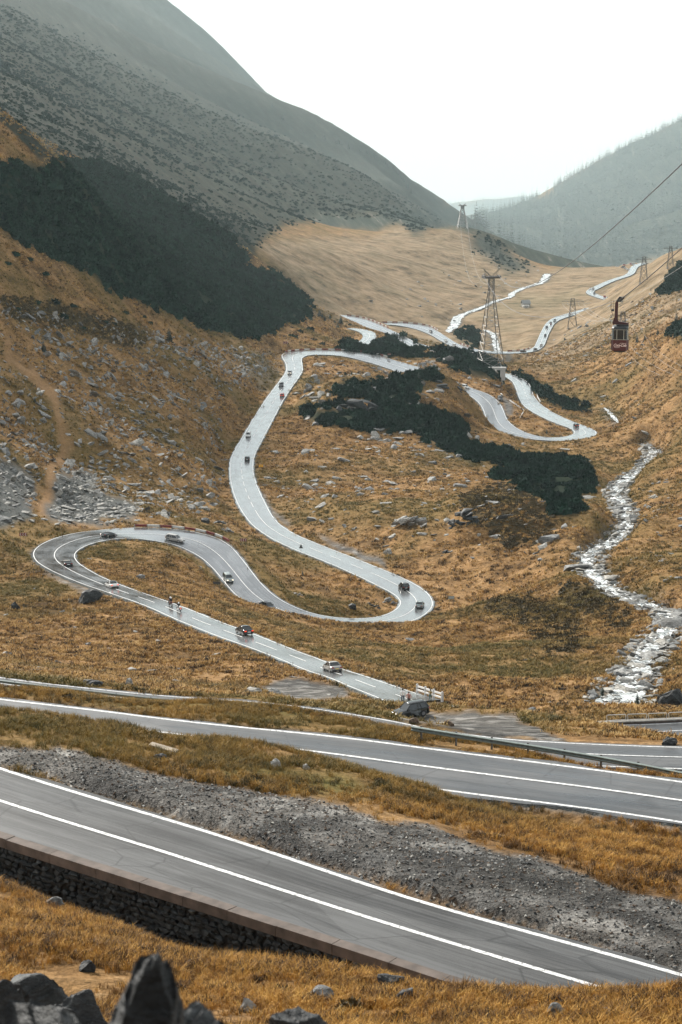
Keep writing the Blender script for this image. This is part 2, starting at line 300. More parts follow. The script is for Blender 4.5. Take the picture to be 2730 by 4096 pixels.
# hazy forest mountain and the far ridge
P((2200, 1000, 9425), (2300, 900, 12470), (2500, 900, 11890), (2730, 850, 11020), (2730, 600, 14500), (2500, 700, 14935), (2300, 760, 15660))
P((2730, 478, 17110), (2600, 545, 17110), (2500, 585, 17110), (2400, 640, 17110), (2300, 690, 17110), (2210, 745, 17110), (2185, 800, 16675), (2100, 850, 15950), (2030, 900, 14935), (1990, 935, 14210), (3300, 250, 16675), (3300, 700, 11310))
H((2730, 21025, -580), (2300, 21025, -1232), (1990, 18560, -1377), (1800, 18560, -1421), (3300, 20300, -145))
P((1500, 860, 39000), (1700, 836, 39000), (1800, 815, 39000), (1900, 802, 39000), (2000, 800, 39000), (2100, 795, 39000), (2200, 780, 39300), (2350, 760, 39750), (1000, 900, 39000), (3000, 740, 40500), (0, 900, 39000))
H((1900, 28500, -2025), (2100, 28500, -1950), (1000, 28500, -1950), (0, 28500, -1800), (1900, 45000, -2250), (0, 45000, -2250), (3000, 45000, -2250))

for L, Rr, q in ROADS.values():
    c = (L + Rr) / 2
    step = max(1, int(len(c) / max(6, q[-1] / (np.hypot(c[:, 0], c[:, 1]).mean() * 0.035))))
    for k in list(range(0, len(c), step)):
        for p in (c[k],):
            r = math.hypot(p[0], p[1]); PTS.append((math.atan2(p[0], p[1]), math.log(r), (p[2] - 0.1) / r))
for Pw, w, q in STREAMS:
    for k in range(0, len(Pw), 8):
        p = Pw[k]; r = math.hypot(p[0], p[1]); PTS.append((math.atan2(p[0], p[1]), math.log(r), (p[2]) / r))

# far out to both sides the edge of the picture carries on
A = np.array(PTS)
PA, PL, PT = A.T
def kern(d2): return np.sqrt(d2 + 0.012 ** 2)
D2 = (PA[:, None] - PA[None]) ** 2 + (PL[:, None] - PL[None]) ** 2
n = len(A)
M = np.zeros((n + 3, n + 3))
M[:n, :n] = kern(D2) - np.eye(n) * 6e-4
M[:n, n] = 1; M[:n, n + 1] = PA; M[:n, n + 2] = PL
M[n:, :n] = M[:n, n:].T
sol = np.linalg.solve(M, np.r_[PT, 0, 0, 0])
def rbf(a, l):
    out = np.empty(a.size)
    af, lf = a.ravel(), l.ravel()
    for k in range(0, a.size, 20000):
        x, y = af[k:k + 20000], lf[k:k + 20000]
        d2 = (x[:, None] - PA[None]) ** 2 + (y[:, None] - PL[None]) ** 2
        out[k:k + 20000] = kern(d2) @ sol[:n] + sol[n] + sol[n + 1] * x + sol[n + 2] * y
    return out.reshape(a.shape)

AZ = np.r_[np.arange(-22, -10.2, 0.16), np.arange(-10.2, 10.2, 0.036), np.arange(10.2, 22.01, 0.16)] * math.pi / 180
LR = [math.log(2.0)]
while LR[-1] < math.log(45500):
    r = math.exp(LR[-1])
    LR.append(LR[-1] + (0.03 if r < 24 else 0.0055 if r < 62 else 0.0034 if r < 1500 else 0.004 if r < 3200 else 0.0065 if r < 18000 else 0.03))
LR = np.array(LR)
NA, NL = len(AZ), len(LR)
ca = np.linspace(AZ[0], AZ[-1], 340)
cl = np.linspace(LR[0], LR[-1], 620)
TC = rbf(*np.meshgrid(ca, cl, indexing='ij'))
def bil(G, xa, ya, x, y):
    fx = np.clip((x - xa[0]) / (xa[1] - xa[0]), 0, len(xa) - 1.001); fy = np.clip((y - ya[0]) / (ya[1] - ya[0]), 0, len(ya) - 1.001)
    i = fx.astype(int); j = fy.astype(int); fx = fx - i; fy = fy - j
    return G[i, j] * (1 - fx) * (1 - fy) + G[i + 1, j] * fx * (1 - fy) + G[i, j + 1] * (1 - fx) * fy + G[i + 1, j + 1] * fx * fy
GA, GL = np.meshgrid(AZ, LR, indexing='ij')
GR = np.exp(GL)
X = GR * np.sin(GA); Y = GR * np.cos(GA)
ZZ = bil(TC, ca, cl, GA, GL) * GR

# relief: hummocks, gullies, ridges
cell = GR * 0.0036
rel = np.zeros_like(X)
for lam, amp, s in ((90, 1.6, 1), (38, 0.9, 2), (16, 0.5, 3), (7, 0.26, 4), (3.0, 0.14, 5), (1.3, 0.09, 6)):
    wgt = sstep(lam * 0.18, lam * 0.42, cell)
    rel += amp * (1 - wgt) * np.where(GR > lam * 3.5, 1, (GR / (lam * 3.5)) ** 2) * vnoise(X / lam, Y / lam, s)
far = sstep(1400, 2300, GR)
UV_U, UV_V = project(np.stack([X, Y, ZZ], -1))
mtn = far * sstep(1010, 860, UV_V)           # the mountains are gullied down their fall lines
ACROSS = UV_U * 0.69 - UV_V * 0.72; ALONG = UV_U * 0.72 + UV_V * 0.69
ridges = np.abs(fbm(ACROSS / 75, ALONG / 420, 31, 3)) * 2 - 0.6
rel += mtn * GR * (0.0004 * ridges + 0.0003 * fbm(ACROSS / 24, ALONG / 130, 32, 3) + 0.0002 * vnoise(ACROSS / 8, ALONG / 30, 33))
for u_, r_, h_, w_ in ((2100, 585, 6.0, 30), (1960, 620, 4.0, 24), (2160, 455, 5.0, 26), (2330, 430, 3.5, 20), (2250, 540, 4.0, 24), (1750, 1000, 5, 45), (1450, 930, 4, 45), (2250, 720, 5, 36), (500, 800, 4, 60), (250, 700, 3.5, 45), (750, 900, 5, 60), (2050, 350, 2.5, 18), (1750, 640, 3, 25)):
    a_ = (u_ - CU) / FPX * math.cos(0.2); bx_, by_ = r_ * math.sin(a_), r_ * math.cos(a_)
    d2_ = ((X - bx_) / 1.5) ** 2 + (Y - by_) ** 2
    rel += h_ * np.exp(-d2_ / (w_ * w_)) * (1 + 0.5 * vnoise(X / 9, Y / 9, 45))
# roads and stream cut into the ground
dmin = np.full(X.shape, 1e9); zt = np.zeros(X.shape)
def cut(Pc, hw, clear, extra):
    for k in range(len(Pc)):
        p = Pc[k]; r = math.hypot(p[0], p[1]); a = math.atan2(p[0], p[1]); reach = hw[k] + extra + 0.012 * r
        i0, i1 = np.searchsorted(AZ, [a - reach / r, a + reach / r]); j0, j1 = np.searchsorted(LR, [math.log(max(r - reach, 2)), math.log(r + reach)])
        if i1 <= i0 or j1 <= j0: continue
        sl = (slice(i0, i1), slice(j0, j1))
        d = np.hypot(X[sl] - p[0], Y[sl] - p[1]) - hw[k]
        m = d < dmin[sl]
        dmin[sl] = np.where(m, d, dmin[sl]); zt[sl] = np.where(m, p[2] - clear(r), zt[sl])
for key, (L, Rr, q) in ROADS.items():
    c = (L + Rr) / 2
    hw = np.linalg.norm(L - Rr, axis=1)[:, None][:, 0] / 2
    cut(c, hw, lambda r: 0.10 + r * 0.00025, 7.0)
ZN = ZZ + rel * 0.85 * (0.2 + 0.8 * sstep(1.0, 8.0 + GR * 0.03, dmin))
flat = np.where(GR < 86, 0.45, 0.7) + GR * 0.0026
wr = 1 - sstep(flat, flat + 3.2 * np.clip((GR - 84) / 60, 0.12, 1) + GR * 0.006 * np.clip((GR - 80) / 60, 0.1, 1), dmin)
ZN = ZN * (1 - wr) + zt * wr
# the nearest road stands on a wall: the bank in front of it drops away
La, Ra, qa = ROADS['a']; aa = np.arctan2(Ra[:, 0], Ra[:, 1]); oa = np.argsort(aa)
r_edge = np.interp(AZ, aa[oa], np.hypot(Ra[:, 0], Ra[:, 1])[oa])[:, None] - 0.62
ahead = (r_edge - GR)
ua = (AZ * FPX / math.cos(0.36) + CU)[:, None]
wf = np.where((ahead > 0) & (GR > 40), 1 - sstep(2.2, 7.5, ahead), 0) * sstep(2260, 2050, ua)
ZN = ZN * (1 - wf) + np.minimum(ZN, -29.5 - 2.15 + 0.25 * vnoise(X / 1.1, Y / 1.1, 44)) * wf
ROAD_D = dmin.copy()
dmin[:] = 1e9
for Pw, w, q in STREAMS:
    cut(Pw, w, lambda r: 0.0, 8.0)
ws = 1 - sstep(0.5, 5.0 + GR * 0.004, dmin)
STREAM_D = dmin.copy()
for u_, r_, h_, wx_, wy_ in ((1400, 499, 1.3, 26, 9), (1500, 503, 1.1, 14, 7), (560, 478, 1.2, 26, 12), (880, 402, 0.9, 20, 9), (2450, 262, 1.5, 12, 8), (1950, 300, 1.6, 16, 9)):
    a_ = (u_ - CU) / FPX * math.cos(0.2); bx_, by_ = r_ * math.sin(a_), r_ * math.cos(a_)
    ZN = ZN + h_ * np.exp(-((X - bx_) / wx_) ** 2 - ((Y - by_) / wy_) ** 2) * (1 + 0.35 * vnoise(X / 4, Y / 4, 46)) * sstep(1.0, 5.0, ROAD_D)
bed = zt - 0.7 + 0.9 * vnoise(X / 2.6, Y / 2.6, 41) * sstep(-3.5, 0.5, dmin)
wr2 = ws * (1 - wr)
ZN = ZN * (1 - wr2) + bed * wr2
# ------------------------------------------------------------------ looking a place up: photo position -> the ground seen there
TN = ZN / GR
TMAX = np.maximum.accumulate(TN, axis=1)
def ground_z(x, y):
    a = np.arctan2(x, y); l = np.log(np.maximum(np.hypot(x, y), 2.01))
    i = np.clip(np.searchsorted(AZ, a) - 1, 0, NA - 2); j = np.clip(np.searchsorted(LR, l) - 1, 0, NL - 2)
    fa = np.clip((a - AZ[i]) / (AZ[i + 1] - AZ[i]), 0, 1); fl = np.clip((l - LR[j]) / (LR[j + 1] - LR[j]), 0, 1)
    return ZN[i, j] * (1 - fa) * (1 - fl) + ZN[i + 1, j] * fa * (1 - fl) + ZN[i, j + 1] * (1 - fa) * fl + ZN[i + 1, j + 1] * fa * fl
def ground_at(u, v, rmin=0):
    a, t = az_t(u, v)
    i = int(np.clip(np.searchsorted(AZ, a), 0, NA - 1))
    col = TMAX[i] if rmin == 0 else np.maximum.accumulate(np.where(GR[i] < rmin, -9, TN[i]))
    j = int(np.searchsorted(col, t))
    j = min(max(j, 1), NL - 1)
    f = (t - col[j - 1]) / max(col[j] - col[j - 1], 1e-9)
    r = math.exp(LR[j - 1] + (LR[j] - LR[j - 1]) * min(max(f, 0), 1))
    x, y = r * math.sin(a), r * math.cos(a)
    return Vector((x, y, float(ground_z(np.array(x), np.array(y)))))
def slope_n(x, y, e=1.5):
    gx = (ground_z(x + e, y) - ground_z(x - e, y)) / (2 * e); gy = (ground_z(x, y + e) - ground_z(x, y - e)) / (2 * e)
    k = 1 / np.sqrt(gx * gx + gy * gy + 1)
    return np.stack([-gx * k, -gy * k, k], -1)

# ------------------------------------------------------------------ where each kind of ground and the painted haze lie, as soft outlines read off the photo
MW, MH, MS, MU0, MV0 = 460, 560, 8.0, -480.0, -200.0
def poly_mask(polys, blur=2):
    m = np.zeros((MH, MW))
    yy, xx = np.mgrid[0:MH, 0:MW]
    px = xx * MS + MU0; py = yy * MS + MV0
    for poly in polys:
        p = np.array(poly, float); ins = np.zeros((MH, MW), bool)
        for k in range(len(p)):
            (x0, y0), (x1, y1) = p[k - 1], p[k]
            if y0 == y1: continue
            c = ((y0 > py) != (y1 > py)) & (px < (x1 - x0) * (py - y0) / (y1 - y0) + x0)
            ins ^= c
        m[ins] = 1
    for _ in range(blur):
        m = (m + np.roll(m, 1, 0) + np.roll(m, -1, 0)) / 3; m = (m + np.roll(m, 1, 1) + np.roll(m, -1, 1)) / 3
    return m
def mask_at(m, u, v):
    fx = np.clip((u - MU0) / MS, 0, MW - 1.01); fy = np.clip((v - MV0) / MS, 0, MH - 1.01)
    i = fx.astype(int); j = fy.astype(int); fx = fx - i; fy = fy - j
    return m[j, i] * (1 - fx) * (1 - fy) + m[j, i + 1] * fx * (1 - fy) + m[j + 1, i] * (1 - fx) * fy + m[j + 1, i + 1] * fx * fy

PINE = [[(-480, 560), (0, 640), (150, 660), (250, 640), (330, 660), (420, 660), (520, 700), (640, 780), (800, 870), (900, 920), (960, 1000), (1010, 1080), (1130, 1110), (1200, 1180), (1250, 1215), (1260, 1240), (1240, 1265), (1180, 1290), (1120, 1300), (1070, 1330), (1045, 1355), (950, 1345), (820, 1310), (700, 1260), (560, 1215), (480, 1180), (400, 1140), (280, 1060), (150, 1000), (20, 935), (0, 905), (-480, 700)],
        [(1325, 1395), (1380, 1370), (1440, 1380), (1500, 1382), (1540, 1360), (1590, 1345), (1640, 1375), (1690, 1405), (1680, 1425), (1560, 1432), (1500, 1422), (1400, 1400)],
        [(1350, 1560), (1400, 1525), (1500, 1530), (1560, 1540), (1640, 1515), (1740, 1490), (1790, 1500), (1700, 1530), (1660, 1570), (1690, 1620), (1760, 1650), (1830, 1660), (1880, 1700), (1880, 1730), (1800, 1745), (1700, 1735), (1600, 1730), (1480, 1725), (1430, 1710), (1330, 1700), (1250, 1690), (1215, 1660), (1225, 1620), (1290, 1640), (1400, 1640), (1500, 1650), (1560, 1620), (1450, 1580), (1370, 1590)],
        [(1690, 1410), (1800, 1405), (1900, 1415), (1960, 1440), (2010, 1490), (2020, 1530), (1960, 1520), (1900, 1490), (1820, 1475), (1780, 1440), (1720, 1430)],
        [(1700, 1755), (1800, 1745), (1900, 1775), (2000, 1790), (2080, 1830), (2050, 1850), (1960, 1840), (1870, 1830), (1790, 1800)],
        [(2080, 1840), (2150, 1820), (2280, 1835), (2350, 1860), (2390, 1930), (2380, 1985), (2320, 1960), (2330, 2020), (2320, 2060), (2260, 2075), (2210, 2050), (2180, 1990), (2120, 1960), (2050, 1915), (1960, 1905), (1980, 1880), (2060, 1860)],
        [(2030, 1490), (2090, 1500), (2160, 1540), (2220, 1580), (2300, 1615), (2350, 1640), (2345, 1655), (2260, 1640), (2190, 1600), (2130, 1550), (2060, 1515)],
        [(1835, 1325), (1850, 1312), (1880, 1325), (1905, 1355), (1915, 1385), (1880, 1375), (1850, 1350)],
        [(2660, 1110), (2730, 1060), (2900, 1000), (2900, 1070), (2730, 1130), (2680, 1140)],
        [(2620, 1165), (2700, 1140), (2900, 1090), (2900, 1130), (2700, 1165), (2640, 1175)],
        [(2660, 1345), (2730, 1310), (2900, 1280), (2900, 1340), (2740, 1350)]]
HEATH = [[(1830, 2010), (1900, 1960), (2000, 1930), (2100, 1960), (2200, 2060), (2230, 2100), (2210, 2165), (2160, 2170), (2050, 2200), (1960, 2130), (1880, 2080)],
         [(2250, 2350), (2320, 2340), (2460, 2400), (2540, 2480), (2480, 2520), (2400, 2480), (2310, 2440), (2260, 2400)],
         [(1950, 2420), (2150, 2380), (2300, 2460), (2340, 2560), (2300, 2610), (2200, 2600), (2100, 2520)],
         [(0, 1180), (180, 1210), (420, 1270), (620, 1330), (560, 1380), (350, 1330), (150, 1290), (0, 1260)]]
SCREE = [[(-480, 1820), (0, 1850), (120, 1900), (155, 2070), (0, 2110), (-480, 2050)], [(215, 2070), (225, 1920), (330, 1880), (440, 1960), (560, 2000), (560, 2070), (400, 2095), (260, 2090)]]
ROCKY = [[(-480, 1180), (0, 1230), (300, 1290), (600, 1330), (800, 1370), (1000, 1420), (1090, 1490), (1000, 1520), (880, 1550), (860, 1660), (900, 1780), (890, 1900), (860, 2020), (700, 2070), (560, 2060), (0, 2110), (-480, 2000)]]
GRAVEL = [[(-480, 2960), (0, 2985), (200, 2997), (350, 3012), (600, 3080), (900, 3150), (1365, 3232), (1650, 3290), (1900, 3372), (2150, 3440), (2350, 3480), (2500, 3560), (2730, 3620), (3300, 3720), (3300, 4060), (2730, 3885), (2236, 3750), (1800, 3630), (1280, 3458), (609, 3248), (0, 3062), (-480, 2920)],
          [(1560, 2850), (1720, 2840), (1900, 2848), (2100, 2875), (2230, 2930), (2260, 2962), (2000, 2958), (1850, 2930), (1760, 2895), (1700, 2885), (1600, 2880)],
          [(1050, 2740), (1150, 2700), (1290, 2735), (1420, 2775), (1380, 2795), (1200, 2795), (1090, 2785)],
          [(150, 2270), (220, 2300), (330, 2345), (400, 2380), (330, 2370), (230, 2325)],
          [(1010, 1900), (1035, 1920), (1070, 1990), (1120, 2060), (1180, 2100), (1130, 2095), (1080, 2050), (1040, 1980)],
          [(1270, 2150), (1350, 2165), (1450, 2200), (1540, 2245), (1550, 2275), (1450, 2235), (1350, 2195)],
          [(2010, 1590), (2040, 1600), (2060, 1630), (2050, 1670), (2030, 1680), (2020, 1640)]]
MOSS = [[(1990, 1200), (2200, 1175), (2330, 1160), (2300, 1200), (2150, 1240), (2000, 1250)], [(2010, 1290), (2090, 1285), (2110, 1310), (2030, 1330)], [(-100, 2680), (300, 2760), (900, 2810), (1500, 2840), (1500, 2900), (900, 2860), (300, 2800), (-100, 2760)], [(900, 3050), (1400, 3100), (1500, 3200), (1200, 3180), (900, 3110)]]
DIRT = [[(1650, 3300), (1900, 3330), (2300, 3440), (2730, 3500), (3100, 3500), (3100, 3640), (2730, 3620), (2500, 3560), (2350, 3480), (1900, 3372)]]
TRACK = [[(5, 1340), (30, 1345), (48, 1425), (235, 1555), (272, 1700), (290, 1785), (235, 1880), (205, 2072), (168, 2072), (195, 1880), (252, 1788), (238, 1700), (205, 1590), (20, 1440)]]
PALE_HAZE = [[(1150, 1240), (1040, 960), (1300, 960), (1700, 900), (1900, 900), (2150, 1060), (2540, 1030), (3000, 900), (3000, 1250), (2500, 1330), (2200, 1480), (1950, 1420), (1700, 1420), (1450, 1300)], [(900, 1480), (1080, 1390), (1140, 1480), (1050, 1620), (960, 1720), (870, 1720), (860, 1600)]]  # pale straw grass of the far valley, lightened to paint in its haze
FOREST = [[(1950, 940), (2040, 890), (2180, 790), (2220, 735), (2500, 580), (2730, 470), (3200, 250), (3200, 1010), (2730, 1000), (2600, 1040), (2540, 1060), (2400, 1085), (2330, 1090), (2150, 1090), (2060, 1000)], [(900, 890), (1700, 836), (1900, 802), (2200, 782), (2400, 740), (2200, 1000), (2000, 950), (1700, 900), (900, 960)]]
SHRUBM = [[(-480, -800), (700, -160), (980, 110), (1230, 420), (1400, 500), (1690, 660), (1800, 800), (1760, 880), (1660, 935), (1500, 860), (1300, 880), (1150, 900), (1050, 960), (1000, 1080), (900, 960), (700, 870), (400, 690), (200, 650), (-480, 500)], [(1920, 920), (1990, 960), (2100, 1040), (2150, 1080), (2060, 1080), (1980, 1040), (1900, 1000)]]
MASKS = {k: poly_mask(p, b) for k, p, b in (('pine', PINE, 4), ('heath', HEATH, 3), ('scree', SCREE, 3), ('rocky', ROCKY, 6), ('gravel', GRAVEL, 1), ('moss', MOSS, 6), ('dirt', DIRT, 3), ('track', TRACK, 2), ('pale', PALE_HAZE, 8), ('forest', FOREST, 2), ('shrub', SHRUBM, 4))}

pu, pv = project(np.stack([X, Y, ZN], -1))
jit = fbm(X / (GR * 0.012 + 1), Y / (GR * 0.012 + 1), 61, 4)
jit2 = fbm(X / (GR * 0.012 + 1) + 40, Y / (GR * 0.012 + 1), 62, 4)
mk = {k: mask_at(m, pu + jit * 44 * (1 + (k == 'scree')), pv + jit2 * 26 * (1 + 0.7 * (k == 'scree'))) for k, m in MASKS.items()}
near_gap = GR < 250
mk['gravel'] = np.where((GR < 82 - 0) & (pv < 2900), 0, mk['gravel'])
offroad = sstep(0.2, 1.6, ROAD_D)
shoulder = (1 - sstep(0.3, 1.6 + jit * 0.9, ROAD_D)) * (GR < 1400)
wetbank = 1 - sstep(0.0, 4.0, STREAM_D + jit * 2.0)

def grid_faces(na, nl):
    i, j = np.meshgrid(np.arange(na - 1), np.arange(nl - 1), indexing='ij')
    a = (i * nl + j).ravel()
    return np.stack([a, a + nl, a + nl + 1, a + 1], -1)
def np_mesh(name, verts, faces, smooth=True):
    """verts (n,3), faces (m,k) with one k."""
    me = bpy.data.meshes.new(name)
    verts = np.asarray(verts, np.float32); faces = np.asarray(faces, np.int32)
    k = faces.shape[1]
    me.vertices.add(len(verts)); me.vertices.foreach_set('co', verts.ravel())
    me.loops.add(faces.size); me.loops.foreach_set('vertex_index', faces.ravel())
    me.polygons.add(len(faces)); me.polygons.foreach_set('loop_start', np.arange(len(faces), dtype=np.int32) * k)
    me.update(calc_edges=True)
    if smooth: me.polygons.foreach_set('use_smooth', np.ones(len(faces), bool))
    return me
def col_attr(me, name, arr):
    a = me.color_attributes.new(name, 'FLOAT_COLOR', 'POINT')
    a.data.foreach_set('color', np.ascontiguousarray(arr, np.float32).ravel())

def tag(o, label=None, cat=None, group=None, kind=None):
    if label: o['label'] = label
    if cat: o['category'] = cat
    if group: o['group'] = group
    if kind: o['kind'] = kind
    return o
def link(name, me, mat=None, parent=None):
    o = bpy.data.objects.new(name, me)
    COL.objects.link(o)
    if mat is not None and me is not None and not me.materials: me.materials.append(mat)
    if parent is not None: o.parent = parent
    return o
def empty(name, loc=(0, 0, 0), rz=0.0):
    o = bpy.data.objects.new(name, None)
    COL.objects.link(o); o.location = loc; o.rotation_euler = (0, 0, rz); o.empty_display_size = 0.2
    return o

# ------------------------------------------------------------------ materials
class NT:
    def __init__(self, name):
        self.m = bpy.data.materials.new(name); self.m.use_nodes = True
        self.n, self.l = self.m.node_tree.nodes, self.m.node_tree.links
        self.b = self.n['Principled BSDF']
    def add(self, t, **kw):
        nd = self.n.new(t)
        for k, v in kw.items(): setattr(nd, k, v)
        return nd
    def link(self, a, b): self.l.new(a, b)
    def val(self, nd, key, v): nd.inputs[key].default_value = v
    def coords(self, kind='Object'):
        return self.add('ShaderNodeTexCoord').outputs[kind]
    def noise(self, co, scale, detail=4, rough=0.55, stretch=None, dist=0.0):
        if stretch is not None:
            mp = self.add('ShaderNodeMapping'); mp.inputs['Scale'].default_value = stretch
            self.link(co, mp.inputs[0]); co = mp.outputs[0]
        nd = self.add('ShaderNodeTexNoise'); nd.inputs['Scale'].default_value = scale; nd.inputs['Detail'].default_value = detail
        nd.inputs['Roughness'].default_value = rough; nd.inputs['Distortion'].default_value = dist
        self.link(co, nd.inputs['Vector'])
        return nd.outputs[0]
    def ramp(self, fac, stops, interp='LINEAR'):
        nd = self.add('ShaderNodeValToRGB'); nd.color_ramp.interpolation = interp
        e = nd.color_ramp.elements
        while len(e) < len(stops): e.new(0.5)
        for k, (p, c) in enumerate(stops):
            e[k].position = p; e[k].color = c if len(c) == 4 else (*c, 1)
        self.link(fac, nd.inputs[0])
        return nd.outputs[0]
    def mix(self, fac, a, b, mode='MIX'):
        nd = self.add('ShaderNodeMix', data_type='RGBA', blend_type=mode)
        for s, k in ((fac, 0), (a, 6), (b, 7)):
            if hasattr(s, 'is_linked') or hasattr(s, 'links'): self.link(s, nd.inputs[k])
            else: nd.inputs[k].default_value = s if not isinstance(s, tuple) else ((*s, 1) if len(s) == 3 else s)
        return nd.outputs[2]
    def math(self, op, a, b=None, clamp=False):
        nd = self.add('ShaderNodeMath', operation=op, use_clamp=clamp)
        for s, k in ((a, 0), (b, 1)):
            if s is None: continue
            if hasattr(s, 'links'): self.link(s, nd.inputs[k])
            else: nd.inputs[k].default_value = s
        return nd.outputs[0]
    def bump(self, h, strength=0.5, dist=0.1):
        nd = self.add('ShaderNodeBump'); nd.inputs['Strength'].default_value = strength; nd.inputs['Distance'].default_value = dist
        self.link(h, nd.inputs['Height']); self.link(nd.outputs[0], self.b.inputs['Normal'])
        return nd
    def base(self, c):
        if hasattr(c, 'links'): self.link(c, self.b.inputs['Base Color'])
        else: self.b.inputs['Base Color'].default_value = (*c, 1)
    def set(self, rough=None, spec=None, metal=None):
        if rough is not None:
            if hasattr(rough, 'links'): self.link(rough, self.b.inputs['Roughness'])
            else: self.b.inputs['Roughness'].default_value = rough
        if spec is not None: self.b.inputs['Specular IOR Level'].default_value = spec
        if metal is not None: self.b.inputs['Metallic'].default_value = metal

def plain(name, c, rough=0.5, spec=0.5, metal=0.0, vary=0.12, scale=6.0):
    t = NT(name)
    co = t.coords()
    nz = t.noise(co, scale, 3)
    k = tuple(x * (1 - vary) for x in c); h = tuple(min(1, x * (1 + vary)) for x in c)
    t.base(t.ramp(nz, [(0.3, k), (0.7, h)])); t.set(rough, spec, metal)
    return t.m

# ground
t = NT('alpine ground')
co = t.coords()
A1 = t.add('ShaderNodeAttribute', attribute_name='cover_one'); A2 = t.add('ShaderNodeAttribute', attribute_name='cover_two')
s1 = t.add('ShaderNodeSeparateColor'); t.link(A1.outputs['Color'], s1.inputs[0])
s2 = t.add('ShaderNodeSeparateColor'); t.link(A2.outputs['Color'], s2.inputs[0])
gravel, pine, moss, scree = s1.outputs[0], s1.outputs[1], s1.outputs[2], A1.outputs['Alpha']
dirt, forest, shrub, heath = s2.outputs[0], s2.outputs[1], s2.outputs[2], A2.outputs['Alpha']
n_big = t.noise(co, 0.018, 5, 0.6); n_mid = t.noise(co, 0.16, 6, 0.68); n_fine = t.noise(co, 1.3, 5, 0.7); n_blade = t.noise(co, 9.0, 3, 0.7); n_land = t.noise(co, 0.05, 7, 0.72); n_line = t.noise(co, 0.03, 6, 0.7, stretch=(1, 2.2, 9))
grass = t.ramp(n_mid, [(0.28, (0.034, 0.01933, 0.007816)), (0.40, (0.0816, 0.04165, 0.0135)), (0.52, (0.3582, 0.2127, 0.0978)), (0.66, (0.4704, 0.3055, 0.1615)), (0.80, (0.3198, 0.2037, 0.08427))])
grass2 = t.ramp(n_fine, [(0.32, (0.0119, 0.00733, 0.003198)), (0.44, (0.1747, 0.09932, 0.04173)), (0.56, (0.3757, 0.227, 0.1043)), (0.72, (0.5457, 0.3871, 0.2247))])
g = t.mix(0.55, grass, grass2)
g = t.mix(t.ramp(n_blade, [(0.35, (0.0, 0.0, 0.0)), (0.6, (0.35, 0.35, 0.35))]), g, (0.06, 0.034, 0.011))
g = t.mix(1.0, g, t.ramp(n_land, [(0.34, (0.42, 0.40, 0.36)), (0.48, (0.86, 0.84, 0.80)), (0.62, (1.06, 1.05, 1.04))]), 'MULTIPLY')
g = t.mix(1.0, g, t.ramp(n_line, [(0.36, (0.55, 0.56, 0.52)), (0.47, (0.95, 0.95, 0.94)), (0.7, (1.05, 1.04, 1.03))]), 'MULTIPLY')
olive = t.ramp(n_fine, [(0.3, (0.042, 0.039, 0.0096)), (0.7, (0.132, 0.102, 0.027))])
g = t.mix(t.ramp(n_big, [(0.46, (0, 0, 0)), (0.66, (0.5, 0.5, 0.5))]), g, olive)
g = t.mix(t.math('MULTIPLY', moss, 0.65), g, t.ramp(n_fine, [(0.3, (0.03, 0.04, 0.01)), (0.7, (0.13, 0.115, 0.032))]))
heathc = t.ramp(n_fine, [(0.3, (0.018, 0.0156, 0.0072)), (0.55, (0.045, 0.033, 0.0132)), (0.8, (0.102, 0.066, 0.021))])
g = t.mix(t.math('MULTIPLY', heath, 0.85), g, heathc)
dirtc = t.ramp(n_fine, [(0.3, (0.042, 0.03, 0.021)), (0.55, (0.15, 0.084, 0.036)), (0.8, (0.198, 0.114, 0.048))])
g = t.mix(t.math('MULTIPLY', dirt, 0.7), g, dirtc)
A3 = t.add('ShaderNodeAttribute', attribute_name='cover_three'); s3 = t.add('ShaderNodeSeparateColor'); t.link(A3.outputs['Color'], s3.inputs[0])
cx = t.add('ShaderNodeCombineXYZ'); t.link(s3.outputs[1], cx.inputs[0]); t.link(s3.outputs[2], cx.inputs[1])
n_fall = t.noise(cx.outputs[0], 1.0, 6, 0.68, stretch=(6.0, 1.1, 1))
g = t.mix(t.math('MULTIPLY', s3.outputs[0], 0.8), g, t.ramp(n_fine, [(0.3, (0.17, 0.092, 0.04)), (0.7, (0.33, 0.20, 0.10))]))
g = t.mix(t.math('MULTIPLY', A3.outputs['Alpha'], 0.62), g, t.ramp(n_land, [(0.36, (0.06, 0.052, 0.036)), (0.46, (0.17, 0.135, 0.09)), (0.60, (0.27, 0.215, 0.15))]))  # straw tint that also paints distance haze into the grass colour
shr = t.ramp(n_fall, [(0.38, (0.003, 0.012, 0.012)), (0.50, (0.009, 0.023, 0.021)), (0.60, (0.022, 0.036, 0.031)), (0.72, (0.056, 0.062, 0.050))])
g = t.mix(t.math('MULTIPLY', shrub, 0.88), g, shr)
fo = t.ramp(n_fall, [(0.42, (0.021, 0.033, 0.027)), (0.60, (0.048, 0.057, 0.045)), (0.72, (0.18, 0.162, 0.138))])
g = t.mix(t.math('MULTIPLY', forest, 0.95), g, fo)
pinef = t.ramp(n_fine, [(0.3, (0.008, 0.016, 0.011)), (0.8, (0.03, 0.04, 0.022))])
g = t.mix(pine, g, pinef)
scr = t.ramp(t.noise(co, 2.4, 5, 0.75), [(0.30, (0.021, 0.02475, 0.0255)), (0.5, (0.075, 0.0825, 0.0825)), (0.70, (0.195, 0.2025, 0.195))])
g = t.mix(t.math('MULTIPLY', scree, 0.92), g, scr)
gv = t.ramp(t.noise(co, 7.5, 6, 0.8), [(0.34, (0.009, 0.009, 0.009)), (0.48, (0.04875, 0.045, 0.03975)), (0.60, (0.1125, 0.105, 0.09375)), (0.76, (0.255, 0.24, 0.2175))])
